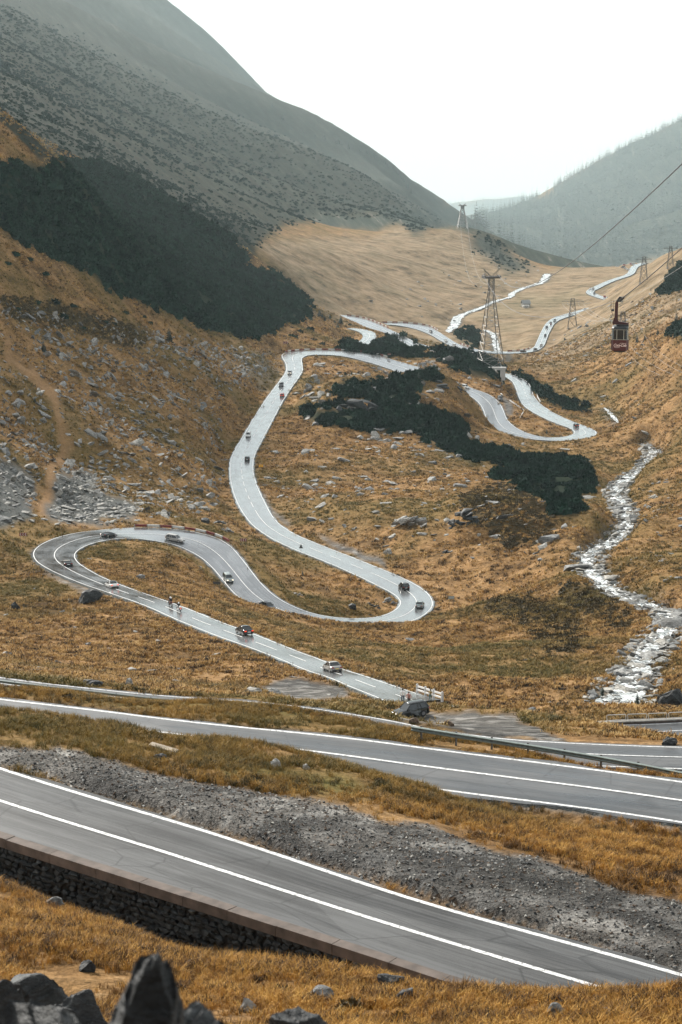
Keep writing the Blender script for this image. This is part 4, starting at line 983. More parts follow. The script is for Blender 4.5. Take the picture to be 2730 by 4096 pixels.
# rocks right in front of the viewpoint
for k, (u, v, r_, wp, hp, sd, lab) in enumerate([
    (500, 4050, 8.5, 560, 470, 5, 'close dark pointed rock at the viewpoint, out of focus'),
    (250, 4130, 12.0, 620, 330, 14, 'close blurred rock with a pale flank beside the pointed one'),
    (820, 4120, 9.5, 330, 330, 23, 'close dark rounded rock at the viewpoint beside heather'),
    (160, 4010, 27.0, 400, 300, 8, 'jagged dark rock stack with white streaks on the near bank'),
    (330, 4060, 24.0, 300, 260, 19, 'broken dark rock with pale veins behind the blurred one'),
    (20, 4040, 22.0, 260, 300, 31, 'dark cracked rock ending the jagged stack'),
    (1200, 4120, 16.0, 300, 190, 37, 'low dark rock among heather sprigs at the viewpoint')]):
    p = at_r(u, v, r_); sc_ = FPX / r_
    g0 = float(ground_z(np.array(p[0]), np.array(p[1])))
    top = at_r(u, v - hp * (0.5 if k == 0 else 0.34), r_)[2]
    w_ = wp / sc_; hh_ = (top - g0 + 0.25)
    m_ = crag_mesh('rock', 300 + sd, (1, 1, 1), 5, 0.22, 0.34, 0.8)
    zc = np.array([vv.co[:] for vv in m_.vertices]); lo, hi = zc.min(0), zc.max(0)
    for vv in m_.vertices:
        c_ = [(vv.co[i_] - lo[i_]) / (hi[i_] - lo[i_]) for i_ in range(3)]
        f = c_[2]; kk = 1 - 0.55 * f if k == 0 else 1 - 0.1 * f
        vv.co = ((c_[0] - 0.5) * w_ * kk + (f * w_ * 0.2 if k == 0 else 0), (c_[1] - 0.5) * w_ * 0.85 * kk, f * hh_ - 0.25)
    g0 -= hh_ * 0.42
    o = link('rock', m_, M_DARKROCK); o.location = (p[0], p[1], g0 + hh_ * 0.42)
    tag(o, lab, 'rock')

# ------------------------------------------------------------------ dwarf pine
def foliage_mat(name, dark, light, rough=0.7, spec=0.25):
    t = NT(name); oi = t.add('ShaderNodeObjectInfo'); gm = t.add('ShaderNodeNewGeometry')
    nz = t.noise(gm.outputs['Position'], 0.09, 3); nz2 = t.noise(gm.outputs['Position'], 1.2, 3)
    k = t.math('ADD', t.math('MULTIPLY', oi.outputs['Random'], 0.35), t.math('ADD', t.math('MULTIPLY', nz, 0.4), t.math('MULTIPLY', nz2, 0.3)))
    t.base(t.ramp(k, [(0.25, dark), (0.8, light)])); t.set(rough, spec)
    return t.m
M_PINE = foliage_mat('dwarf pine needles', (0.0015, 0.007, 0.006), (0.017, 0.044, 0.029), 0.9, 0.05)
M_CONIFER = foliage_mat('spruce needles', (0.007, 0.018, 0.014), (0.024, 0.044, 0.030))
M_BARK = plain('bark', (0.09, 0.065, 0.05), 0.9, 0.2)

def bush_mesh(name, seed, nsp=70, hgt=0.75):
    """a low mound of upswept needle sprays around a dark heart."""
    rd = random.Random(seed); V, F = [], []
    for k in range(nsp):
        a = rd.uniform(0, 6.283); e = math.acos(rd.uniform(0.05, 1)); rr = rd.uniform(0.55, 1.0)
        d = Vector((math.cos(a) * math.sin(e), math.sin(a) * math.sin(e), math.cos(e) * hgt))
        base = d * rr * 0.62; tip = d * rr * rd.uniform(0.95, 1.2) + Vector((0, 0, rd.uniform(0.08, 0.3)))
        sd = d.cross(Vector((rd.gauss(0, 1), rd.gauss(0, 1), rd.gauss(0, 1)))).normalized() * rd.uniform(0.09, 0.17)
        n0 = len(V); md = (base + tip) / 2
        V += [base, md + sd, tip, md - sd]; F.append((n0, n0 + 1, n0 + 2, n0 + 3))
    n0 = len(V)
    ring = 7
    for zz, q_ in ((-0.25, 0.9), (0.25, 0.78), (0.52, 0.42)):
        for k in range(ring):
            a = 6.283 * k / ring + zz; V.append(Vector((math.cos(a) * q_ * rd.uniform(.85, 1.1), math.sin(a) * q_ * rd.uniform(.85, 1.1), zz * hgt / 0.75)))
    for b in range(2):
        for k in range(ring):
            F.append((n0 + b * ring + k, n0 + b * ring + (k + 1) % ring, n0 + (b + 1) * ring + (k + 1) % ring, n0 + (b + 1) * ring + k))
    V.append(Vector((0, 0, 0.62 * hgt / 0.75))); c = len(V) - 1
    for k in range(ring): F.append((n0 + 2 * ring + k, n0 + 2 * ring + (k + 1) % ring, c))
    me = bpy.data.meshes.new(name); me.from_pydata(V, [], F); me.update()
    return me
BUSH_ME = [bush_mesh('foliage', 400 + k) for k in range(4)]
BUSH_SRC = [source('bush_source', m_, M_PINE) for m_ in BUSH_ME]

def pine_points(r0, r1, space, mask, thr=0.45, extra=None):
    n_ = int(math.radians(24) * (r1 * r1 - r0 * r0) / 2 / space ** 2)
    x, y, z, r, u, v = scatter(n_, r0, r1, -12, 12)
    j1 = fbm(x / (r * 0.012 + 1), y / (r * 0.012 + 1), 61, 4); j2 = fbm(x / (r * 0.012 + 1) + 40, y / (r * 0.012 + 1), 62, 4)
    keep = (mask_at(mask, u + j1 * 30, v + j2 * 16) > thr + rng.uniform(-0.3, 0.3, n_)) & (lookup(ROAD_D, x, y) > 2.0)
    if extra is not None: keep &= extra(x, y, z, r, u, v)
    return x[keep], y[keep], z[keep], r[keep]
parts_ = [pine_points(440, 1000, 1.75, MASKS['pine'], extra=lambda x, y, z, r, u, v: (u > 1100) | (r < 1000)), pine_points(1000, 1750, 2.3, MASKS['pine']), pine_points(1750, 2600, 3.6, MASKS['pine'])]
px_, py_, pz_, pr_ = (np.concatenate([p[k] for p in parts_]) for k in range(4))
gap = (fbm(px_ / 15, py_ / 15, 77, 4) < rng.uniform(0.16, 0.42, len(px_)))
px_, py_, pz_, pr_ = px_[gap], py_[gap], pz_[gap], pr_[gap]
sz = (1.15 + pr_ * 0.0009) * np.exp(rng.normal(0, 0.22, len(px_))) * (1 + 0.35 * fbm(px_ / 40, py_ / 40, 78, 3))
def yawrot(n_, tl=0.12): return np.stack([rng.normal(0, tl, n_), rng.normal(0, tl, n_), rng.uniform(0, 6.28, n_)], -1)
o = gn_scatter('dwarf_pine_thicket', np.stack([px_, py_, pz_ + 0.05], -1), yawrot(len(px_)), sz[:, None] * np.stack([np.ones_like(sz), np.ones_like(sz), rng.uniform(0.8, 1.35, len(sz))], -1), BUSH_SRC)
o['label'] = 'dense dark green dwarf pine thicket on the slopes'
print('pine', len(px_))
# heather and juniper mats (brownish) on the banks
M_HEATH = foliage_mat('heather', (0.025, 0.020, 0.009), (0.085, 0.058, 0.022), 0.85, 0.15)
HEATH_SRC = [source('heather_source', bush_mesh('foliage', 420 + k, 46, 0.45), M_HEATH) for k in range(2)]
hx, hy, hz, hr = pine_points(300, 900, 1.35, MASKS['heath'], 0.35)
sz = 0.85 * np.exp(rng.normal(0, 0.25, len(hx)))
gn_scatter('heather', np.stack([hx, hy, hz - 0.1], -1), yawrot(len(hx)), np.repeat(sz[:, None], 3, 1), HEATH_SRC)['label'] = 'low brown heather mats on the banks above the stream'
M_SHRUB = foliage_mat('mountain scrub', (0.006, 0.018, 0.016), (0.022, 0.036, 0.030), 0.9, 0.03)
SHRUB_SRC = [source('shrub_source', bush_mesh('foliage', 440 + k, 50, 0.6), M_SHRUB) for k in range(3)]
# shrubs high on the misty mountain
def mpts(x, y, z, r, u, v):
    return (fbm(x / 60 + z * 0.02, y / 60, 79, 4) + 0.30 * sstep(900, 300, v) - 0.05 > rng.uniform(-0.5, 0.55, len(x))) & (r > 960) & (rng.uniform(0, 1, len(x)) > sstep(2000, 6500, r))
mx, my, mz, mr = pine_points(960, 6800, 7.5, MASKS['shrub'], 0.4, mpts)
sz = (0.9 + mr * 0.0004) * np.exp(rng.normal(0, 0.35, len(mx)))
gn_scatter('mountain_shrubs', np.stack([mx, my, mz], -1), yawrot(len(mx)), np.repeat(sz[:, None], 3, 1), SHRUB_SRC)['label'] = 'dark shrubs covering the misty mountainside'
print('mountain shrubs', len(mx))

# ------------------------------------------------------------------ conifers
def crown_mesh(name, seed, tiers=13, per=9, ht=1.0, rad=0.2, fine=1):
    """drooping tiered boughs with ragged tips; the base sits at 0, the tip at ht."""
    rd = random.Random(seed); V, F = [], []
    for k in range(tiers):
        f = k / (tiers - 1); z0 = ht * (0.10 + 0.84 * f); rr = rad * (1 - f) ** 0.85 + 0.012
        off = rd.uniform(0, 6.28)
        for j in range(per):
            if rd.random() < 0.14: continue
            a = off + 6.283 * j / per + rd.uniform(-.25, .25); L_ = rr * rd.uniform(0.6, 1.2)
            d = Vector((math.cos(a), math.sin(a), 0)); s_ = Vector((-d.y, d.x, 0)) * L_ * rd.uniform(0.30, 0.48)
            b = Vector((0, 0, z0 + ht * 0.035)); m_ = b + d * L_ * 0.6 - Vector((0, 0, L_ * rd.uniform(0.15, 0.32))); tp = b + d * L_ - Vector((0, 0, L_ * rd.uniform(0.3, 0.6)))
            n0 = len(V); V += [b, m_ + s_, tp, m_ - s_]; F.append((n0, n0 + 1, n0 + 2, n0 + 3))
            if fine:
                dn = Vector((0, 0, -L_ * 0.34)); n0 = len(V); V += [b - Vector((0, 0, ht * 0.02)), m_ + dn, tp]; F.append((n0, n0 + 1, n0 + 2))
    n0 = len(V); V += [Vector((rad * .05, 0, ht * .9)), Vector((-rad * .04, rad * .05, ht * .9)), Vector((-rad * .04, -rad * .05, ht * .9)), Vector((0, 0, ht))]
    F += [(n0, n0 + 1, n0 + 3), (n0 + 1, n0 + 2, n0 + 3), (n0 + 2, n0, n0 + 3)]
    me = bpy.data.meshes.new(name); me.from_pydata(V, [], F); me.update()
    return me
def trunk_mesh(name, ht, r_):
    V, F = [], []
    for k, (zz, q_) in enumerate(((-0.06, 1.2), (0.3, 0.8), (0.95, 0.1))):
        for j in range(6):
            a = 6.283 * j / 6; V.append((math.cos(a) * r_ * q_, math.sin(a) * r_ * q_, zz * ht))
    for k in range(2):
        for j in range(6): F.append((k * 6 + j, k * 6 + (j + 1) % 6, k * 6 + 6 + (j + 1) % 6, k * 6 + 6 + j))
    me = bpy.data.meshes.new(name); me.from_pydata(V, [], F); me.update(); me.materials.append(M_BARK)
    return me
CROWN = [crown_mesh('crown', 500 + k) for k in range(4)]
for m_ in CROWN: m_.materials.append(M_CONIFER)
TRUNK = trunk_mesh('trunk', 1.0, 0.018)
def conifer(u, v, hpx, lab, grp, wide=1.0, rmin=0):
    g0 = ground_at(u, v, rmin); sc_ = FPX / math.hypot(g0.x, g0.y); h_ = hpx / sc_
    root = empty('conifer_tree', g0, rnd.uniform(0, 6.28)); root.scale = (h_ * wide, h_ * wide, h_)
    link('crown', CROWN[rnd.randrange(4)], None, root); link('trunk', TRUNK, None, root)
    tag(root, lab, 'conifer', grp)
for u, v, h_, lab in [(678, 1372, 70, 'lone dark spruce among boulders below the pine belt'), (176, 1412, 54, 'slim dark spruce beside the uphill track on the boulder slope'), (140, 1612, 30, 'stunted spruce in the boulders by the grass track'),
                      (2549, 2822, 58, 'small dark spruce just above the bridge railing'), (2410, 2792, 56, 'small dark spruce in the grass beside the stream pool'), (1211, 2303, 24, 'tiny round spruce on the grass inside the inner bend'),
                      (1676, 1514, 32, 'slender young spruce at the verge where the knoll hides the road'), (2198, 1562, 30, 'young spruce above the streamside pines by the outer bend'), (2188, 1735, 22, 'little spruce at the outer edge of the far hairpin')]:
    conifer(u, v, h_, lab, None, 1.25)
for u, v, h_ in [(1279, 1268, 34), (1300, 1285, 26), (1321, 1277, 24), (1364, 1297, 36), (1352, 1314, 26), (1340, 1292, 16), (1385, 1308, 14), (1290, 1272, 24)]:
    conifer(u, v, h_, 'small dark conifer at the tip of the pine belt above the far bends', 'conifers at the end of the pine belt', 1.6, 1250)
for u, v, h_ in [(1588, 1352, 32), (1600, 1356, 22), (1612, 1360, 18), (1678, 1412, 16), (1725, 1425, 14)]:
    conifer(u, v, h_, 'young spruce rising from the pine scrub behind the barrier', 'spruces behind the barrier', 1.5)
for u, v, h_ in [(2706, 1300, 60), (2632, 1338, 34), (2549, 1368, 38), (2580, 1366, 34), (2722, 1320, 40), (2700, 1330, 30)]:
    conifer(u, v, h_, 'dark spruce on the grassy slope beyond the cable car', 'spruces on the slope beyond the cable car', 1.15)
for u, v, h_ in [(1936, 925, 24), (1950, 930, 18), (1965, 935, 16), (1976, 1018, 26), (1966, 1000, 20), (2002, 1035, 40), (2012, 1042, 34), (1946, 1002, 18), (1990, 985, 14), (2025, 990, 16), (2060, 1010, 14), (2080, 1030, 14), (2100, 1050, 12), (2040, 1062, 18), (1900, 1020, 12), (1945, 1028, 14)]:
    conifer(u, v, h_, 'dark conifer on the rocky spur with the two distant masts', 'conifers on the far spur', 1.2, 2200)
sky_line = [(1090, 420), (1130, 470), (1215, 520), (1262, 536), (1300, 548), (1345, 562), (1355, 565), (1368, 570), (1395, 585), (1440, 598), (1470, 606), (1490, 612), (1505, 622), (1520, 634), (1540, 645), (1556, 656), (1570, 668), (1580, 676), (1592, 690), (1605, 704), (1618, 722), (1632, 742), (1645, 765), (1660, 800), (1680, 835)]
for u, v in sky_line:
    conifer(u, v + 14, rnd.uniform(16, 34), 'misty conifer on the skyline ridge of the big mountain', 'conifers on the mountain skyline', 1.1, 2300)
# the far woods read as one mass
TREE_SRC = []
for k in range(3):
    m_ = crown_mesh('crown', 540 + k, 7, 6, 1.0, 0.19, 0); TREE_SRC.append(source('tree_source', m_, M_CONIFER))
fx_, fy_, fz_, fr_ = pine_points(8200, 17700, 35, MASKS['forest'], 0.45, lambda x, y, z, r, u, v: (u > 1900) & (fbm(x / 120, y / 120 + z * 0.03, 83, 3) > -0.18 - 0.25 * sstep(900, 600, v)))
sz = 55 * np.exp(rng.normal(0, 0.25, len(fx_)))
f2 = pine_points(35000, 40000, 110, MASKS['forest'], 0.45)
sz2 = 95 * np.exp(rng.normal(0, 0.2, len(f2[0])))
allp = np.vstack([np.stack([fx_, fy_, fz_ - 0.5], -1), np.stack([f2[0], f2[1], f2[2] - 0.5], -1)]); alls = np.r_[sz, sz2]
gn_scatter('far_forest', allp, yawrot(len(allp), 0.02), np.repeat(alls[:, None], 3, 1), TREE_SRC)['label'] = 'misty conifer forest on the far mountains'
print('forest', len(allp))

# lone dwarf pine bushes one can count
BUSH_T = BUSH_ME
bushes = [(420, 1292, 44), (455, 1300, 30), (250, 1272, 60), (215, 1215, 60), (290, 1230, 40), (60, 1020, 50), (120, 1040, 40), (150, 1215, 40), (330, 1320, 34), (500, 1255, 40), (575, 1270, 34), (600, 1300, 36), (70, 1240, 34), (30, 1060, 40), (180, 1100, 44),
          (1170, 1350, 50), (1240, 1320, 50), (1200, 1330, 40), (1090, 1340, 40), (1290, 1380, 40), (1260, 1362, 28), (1400, 1300, 20)]
for u, v, wpx in bushes:
    g0 = ground_at(u, v, 600); sc_ = FPX / math.hypot(g0.x, g0.y); s = wpx / sc_ * 0.45
    root = empty('dwarf_pine_bush', g0, rnd.uniform(0, 6.28)); root.scale = (s * 1.3, s, s * 0.75)
    link('foliage', BUSH_T[rnd.randrange(4)], None, root)
    tag(root, 'dark dwarf pine bush on its own among boulders beside the pine belt', 'bush', 'single dwarf pine bushes')

# ------------------------------------------------------------------ grass
def tuft_mesh(name, seed, blades, spread, wid):
    rd = random.Random(seed); V, F = [], []
    for k in range(blades):
        a = rd.uniform(0, 6.28); o_ = Vector((rd.gauss(0, spread * .4), rd.gauss(0, spread * .4), -0.05)); L_ = rd.uniform(0.55, 1.1)
        d = Vector((math.cos(a), math.sin(a), 0)); s_ = Vector((-d.y, d.x, 0)) * wid
        ln = rd.uniform(0.15, 0.75)
        m_ = o_ + d * L_ * ln * 0.35 + Vector((0, 0, L_ * 0.6)); tp = o_ + d * L_ * ln + Vector((0, 0, L_ * rd.uniform(0.7, 1.0)))
        n0 = len(V); V += [o_ - s_, o_ + s_, m_ + s_ * .8, m_ - s_ * .8, tp]; F += [(n0, n0 + 1, n0 + 2, n0 + 3), (n0 + 3, n0 + 2, n0 + 4)]
    me = bpy.data.meshes.new(name); me.from_pydata(V, [], F); me.update()
    return me
def blade_mat(name, kg, kb, k1):
    t = NT(name); oi = t.add('ShaderNodeObjectInfo'); gm = t.add('ShaderNodeNewGeometry')
    nb = t.noise(gm.outputs['Position'], 0.16, 4, 0.65); nb2 = t.noise(gm.outputs['Position'], 0.018, 4, 0.6)
    k = t.math('ADD', t.math('MULTIPLY', oi.outputs['Random'], 0.45), t.math('MULTIPLY', nb, 0.6))
    gc = t.ramp(k, [(0.33, (0.010, 0.006, 0.002)), (0.45, (0.13, 0.06, 0.011)), (0.59, (0.36 * k1, 0.178 * kg * k1, 0.030 * kb)), (0.84, (0.54 * k1, 0.32 * kg * k1, 0.08 * kb))])
    gc = t.mix(t.ramp(nb2, [(0.44, (0, 0, 0)), (0.60, (0.7, 0.7, 0.7))]), gc, (0.095, 0.085, 0.018))
    t.base(gc); t.set(0.8, 0.2)
    return t.m
M_BLADE = blade_mat('dry orange grass blades', 1.0, 1.0, 1.0)
M_STRAW = blade_mat('pale straw grass', 1.15, 2.1, 1.08)
TUFT_NEAR = [source('tuft_source', tuft_mesh('tuft', 600 + k, 30, 0.55, 0.016), M_BLADE) for k in range(4)]
TUFT_MID = [source('tuft_source', tuft_mesh('tuft', 620 + k, 16, 0.9, 0.055), M_STRAW) for k in range(3)]
def grass_pts(n_, r0, r1, smin, smax, a1=10.5):
    x, y, z, r, u, v = scatter(n_, r0, r1, -a1, a1)
    ok = (lookup(ROAD_D, x, y) > 0.6) & (lookup(STREAM_D, x, y) > 0.5)
    for k_, thr in (('gravel', 0.35), ('track', 0.4), ('scree', 0.3), ('pine', 0.5)):
        ok &= lookup(mk[k_], x, y) < thr
    ok &= ~((lookup(mk['dirt'], x, y) > 0.4) & (rng.uniform(0, 1, n_) < 0.6))
    cl = fbm(x / 3.0, y / 3.0, 84, 3)
    ok &= (cl > rng.uniform(-0.55, 0.4, n_)) & vis_at(x, y, 0.006)
    x, y, z = x[ok], y[ok], z[ok]
    s = rng.uniform(smin, smax, len(x)) * (1 + 0.5 * np.clip(cl[ok], -.5, 1))
    return np.stack([x, y, z], -1), s
p1_, s1_ = grass_pts(60000, 30, 75, 0.16, 0.34)
p2_, s2_ = grass_pts(62000, 75, 150, 0.22, 0.42)
o = gn_scatter('grass', np.vstack([p1_, p2_]), yawrot(len(p1_) + len(p2_), 0.2), np.r_[s1_, s2_][:, None] * np.array([1.25, 1.25, 1.0]), TUFT_NEAR)
o['label'] = 'dry orange grass tufts on the near banks'
p3_, s3_ = grass_pts(150000, 190, 480, 0.30, 0.62)
p4_, s4_ = grass_pts(90000, 480, 900, 0.45, 0.85)
p5_, s5_ = grass_pts(110000, 900, 1700, 0.7, 1.3)
p4_, s4_ = np.vstack([p4_, p5_]), np.r_[s4_, s5_]
o = gn_scatter('grass', np.vstack([p3_, p4_]), yawrot(len(p3_) + len(p4_), 0.2), np.r_[s3_, s4_][:, None] * np.array([1.35, 1.35, 0.85]), TUFT_MID)
o['label'] = 'dry orange grass covering the slopes between the bends'
print('grass', len(p1_), len(p2_), len(p3_), len(p4_))
# gravel on the wide verge
PEB = []
for k in range(4):
    m_ = hull_mesh('pebble', 9, (1, .8, .5), rnd); PEB.append(source('pebble_source', m_, M_BROWNROCK if k == 0 else M_ROCK if k < 3 else M_DARKROCK))
x, y, z, r, u, v = scatter(110000, 62, 112, -10.5, 10.5)
ok = (lookup(mk['gravel'], x, y) > 0.4) & (lookup(ROAD_D, x, y) > 0.15)
x, y, z = x[ok], y[ok], z[ok]
s = np.minimum(0.026 * np.exp(rng.normal(0, 0.7, len(x))), 0.10)
gn_scatter('gravel', np.stack([x, y, z + s * 0.2], -1), yawrot(len(x), 0.5), np.repeat(s[:, None], 3, 1), PEB)['label'] = 'grey gravel strewn on the wide verge between the two near roads'

# dark heather tufts in the near grass
for u, v, wpx, lab in [(1130, 3990, 150, 'dark spiky heather tuft between stones below the wall end'), (1250, 4010, 120, 'dark heather clump beside the white streaked slab'), (1400, 4050, 170, 'wide dark heather clump at the slope foot'), (800, 4060, 110, 'dark heather sprig beside the rounded close rock'), (1600, 4085, 120, 'low heather tuft below the blue black rock'), (2600, 4060, 90, 'green heather tuft on the grassy crest'), (850, 3060, 70, 'dark grass tussock near the concrete slab'), (1030, 3130, 90, 'big dark tussock on the bank between the near roads'), (1520, 3130, 60, 'dark tussock at the verge of the middle road'), (270, 2795, 60, 'dark tussock under the long guardrail'), (900, 3000, 60, 'small dark tussock above the gravel verge'), (230, 2880, 50, 'dark tussock on the bank beside the middle road')]:
    g0 = ground_at(u, v); sc_ = FPX / math.hypot(g0.x, g0.y); s = wpx / sc_ * 0.42
    m_ = bush_mesh('tuft', 700 + u, 110, 0.9)
    for vv in m_.vertices: vv.co.z *= 1.15
    root = empty('heather_tuft', g0, rnd.uniform(0, 6)); root.scale = (s, s, s * .8); link('sprigs', m_, M_HEATH, root); tag(root, lab, 'tuft')
# ------------------------------------------------------------------ mesh helpers for built things
class MB:
    def __init__(self): self.V, self.F = [], []
    def box(self, c, s, rz=0.0, M=None):
        x, y, z = (k / 2 for k in s); n0 = len(self.V); cr, sr = math.cos(rz), math.sin(rz)
        for dx, dy, dz in ((-x, -y, -z), (x, -y, -z), (x, y, -z), (-x, y, -z), (-x, -y, z), (x, -y, z), (x, y, z), (-x, y, z)):
            p = Vector((c[0] + dx * cr - dy * sr, c[1] + dx * sr + dy * cr, c[2] + dz)); self.V.append(M @ p if M else p)
        self.F += [tuple(n0 + k for k in f) for f in ((0, 3, 2, 1), (4, 5, 6, 7), (0, 1, 5, 4), (1, 2, 6, 5), (2, 3, 7, 6), (3, 0, 4, 7))]
        return self
    def bar(self, a, b, w, n=4, w2=None):
        a, b = Vector(a), Vector(b); d = (b - a).normalized(); s = d.orthogonal().normalized(); t_ = d.cross(s); n0 = len(self.V); w2 = w if w2 is None else w2
        for p, q_ in ((a, w), (b, w2)):
            for k in range(n):
                g = 6.28318 * (k + .5) / n; self.V.append(p + (s * math.cos(g) + t_ * math.sin(g)) * q_)
        self.F += [(n0 + k, n0 + (k + 1) % n, n0 + n + (k + 1) % n, n0 + n + k) for k in range(n)]
        self.F += [tuple(n0 + k for k in reversed(range(n))), tuple(n0 + n + k for k in range(n))]
        return self
    def tube(self, pts, w, n=6):
        for a, b in zip(pts[:-1], pts[1:]): self.bar(a, b, w, n)
        return self
    def disc(self, c, axis, r, th, n=16):
        axis = Vector(axis).normalized(); return self.bar(Vector(c) - axis * th / 2, Vector(c) + axis * th / 2, r, n)
    def loft(self, rings, cap=True):
        n0 = len(self.V); m = len(rings[0])
        for r_ in rings: self.V += [Vector(p) for p in r_]
        for k in range(len(rings) - 1):
            for j in range(m): self.F.append((n0 + k * m + j, n0 + k * m + (j + 1) % m, n0 + (k + 1) * m + (j + 1) % m, n0 + (k + 1) * m + j))
        if cap: self.F += [tuple(n0 + j for j in reversed(range(m))), tuple(n0 + (len(rings) - 1) * m + j for j in range(m))]
        return self
    def mesh(self, name, mat=None, smooth=False):
        me = bpy.data.meshes.new(name); me.from_pydata([tuple(v) for v in self.V], [], self.F); me.update()
        if mat: me.materials.append(mat)
        if smooth: me.polygons.foreach_set('use_smooth', [True] * len(me.polygons))
        return me
    def build(self, name, mat, parent=None, smooth=False):
        return link(name, self.mesh(name, mat, smooth), None, parent)
def bevel(o, w, seg=2):
    md = o.modifiers.new('bevel', 'BEVEL'); md.width = w; md.segments = seg; md.limit_method = 'ANGLE'; md.angle_limit = R(35)
    return o

M_CONC = plain('concrete', (0.22, 0.21, 0.19), 0.85, 0.3, vary=0.3, scale=2.5)
M_KERB = plain('stained kerb concrete', (0.085, 0.066, 0.055), 0.85, 0.3, vary=0.35, scale=1.7)
M_WHITECONC = plain('whitewashed concrete', (0.48, 0.47, 0.45), 0.8, 0.3, vary=0.15, scale=3)
M_STEEL = plain('galvanised steel', (0.15, 0.18, 0.17), 0.42, 0.5, 0.55, vary=0.18)
M_DSTEEL = plain('dark weathered steel', (0.085, 0.08, 0.075), 0.6, 0.4, 0.3, vary=0.3)
M_LSTEEL = plain('grey lattice steel', (0.24, 0.24, 0.23), 0.55, 0.4, 0.3, vary=0.2)
M_RED = plain('red barrier paint', (0.15, 0.022, 0.017), 0.6, 0.4, vary=0.2, scale=2)
M_WHITE = plain('white barrier paint', (0.5, 0.49, 0.46), 0.6, 0.4, vary=0.12, scale=2)
M_BLACK = plain('black rubber', (0.018, 0.018, 0.019), 0.7, 0.3)
M_GLASS = plain('car glass', (0.016, 0.02, 0.022), 0.06, 0.6, vary=0.05)
M_CHROME = plain('wheel alloy', (0.42, 0.42, 0.43), 0.3, 0.5, 0.8, vary=0.1)
M_TRIM = plain('black trim', (0.02, 0.02, 0.022), 0.5, 0.4)
M_PLATE = plain('number plate', (0.75, 0.75, 0.72), 0.5, 0.4, vary=0.05)
M_YPLATE = plain('yellow plate', (0.68, 0.52, 0.12), 0.5, 0.4, vary=0.05)
def lamp_mat(name, c, e):
    t = NT(name); t.base(c); t.set(0.25, 0.5)
    if e: t.b.inputs['Emission Color'].default_value = (*c, 1); t.b.inputs['Emission Strength'].default_value = e
    return t.m
M_HEAD = lamp_mat('headlamp', (0.75, 0.76, 0.76), 0.0); M_HEADON = lamp_mat('lit headlamp', (1.0, 0.85, 0.62), 1.0)
M_TAIL = lamp_mat('tail lamp', (0.28, 0.012, 0.01), 0.0); M_TAILON = lamp_mat('lit tail lamp', (0.75, 0.06, 0.02), 0.45)

def road_near(key, u, v):
    L, Rr, q = ROADS[key]; c = (L + Rr) / 2; pu_, pv_ = project(c)
    k = int(np.argmin((pu_ - u) ** 2 + (pv_ - v) ** 2)); return k
def on_road(key, u, v):
    L, Rr, q = ROADS[key]; c = (L + Rr) / 2; k = road_near(key, u, v)
    rr = math.hypot(c[k, 0], c[k, 1]); z = c[k, 2] + 0.05 + rr * 0.00006
    p = at_z(u, v, z)
    k = int(np.argmin(np.hypot(c[:, 0] - p[0], c[:, 1] - p[1])))
    p[2] = c[k, 2] + 0.05 + rr * 0.00006
    k0, k1 = max(k - 3, 0), min(k + 3, len(c) - 1); d = c[k1] - c[k0]
    return Vector(p), math.atan2(d[1], d[0]), k

# ------------------------------------------------------------------ dry stone wall and kerb under the nearest road
L, Rr, q = ROADS['a']; sd = (Rr - L) / np.linalg.norm(Rr - L, axis=1)[:, None]
uu, vv_ = project(Rr)
ks = [k for k in range(len(q)) if -260 < uu[k] < 2420]
wall = empty('stone_retaining_wall', tuple(Rr[ks[len(ks) // 2]]))
w0 = Vector(wall.location)
tag(wall, 'dark dry stone retaining wall with a brown concrete coping along the lowest road edge', 'retaining wall')
step = 3
seglist = [ks[k:k + step + 1] for k in range(0, len(ks) - step, step)]
for sg in seglist:
    j0 = 0.012
    inn, out_ = Rr[sg] + sd[sg] * 0.22, Rr[sg] + sd[sg] * 0.72
    a_, b_ = [p.copy() for p in inn], [p.copy() for p in out_]
    d_ = (inn[-1] - inn[0]) / np.linalg.norm(inn[-1] - inn[0])
    for arr in (a_, b_): arr[0] = arr[0] + d_ * j0; arr[-1] = arr[-1] - d_ * j0
    hz_ = 0.10 + rnd.uniform(-0.012, 0.012)
    rings = []
    for p, p2 in zip(a_, b_):
        rings.append([tuple(Vector(p) - w0 + Vector((0, 0, hz_))), tuple(Vector(p2) - w0 + Vector((0, 0, hz_ - 0.02))), tuple(Vector(p2) - w0 - Vector((0, 0, 0.32))), tuple(Vector(p) - w0 - Vector((0, 0, 0.32)))])
    MB().loft(rings).build('coping_stone', M_KERB, wall)
core = MB(); rings = []
for k in ks:
    a_, b_ = Rr[k] + sd[k] * 0.1, Rr[k] + sd[k] * 0.56
    rings.append([tuple(Vector(a_) - w0 + Vector((0, 0, -.1))), tuple(Vector(b_) - w0 + Vector((0, 0, -.1))), tuple(Vector(b_) + Vector(sd[k]) * .22 - w0 + Vector((0, 0, -6))), tuple(Vector(a_) - w0 + Vector((0, 0, -6)))])
core.loft(rings).build('core', M_BLACK, wall)
M_WALLSTONE = M_DARKROCK
STONE = []
for k in range(8):
    m_ = hull_mesh('stone', 12, (0.5, 0.5, 0.5), rnd); m_.materials.append(M_WALLSTONE); STONE.append(m_)
slots = []
arc = q[ks]; qq = arc[0]
base = np.stack([np.interp(np.arange(arc[0], arc[-1], 0.05), q, (Rr + sd * 0.60)[:, i_]) for i_ in range(3)], -1)
sdd = np.stack([np.interp(np.arange(arc[0], arc[-1], 0.05), q, sd[:, i_]) for i_ in range(3)], -1)
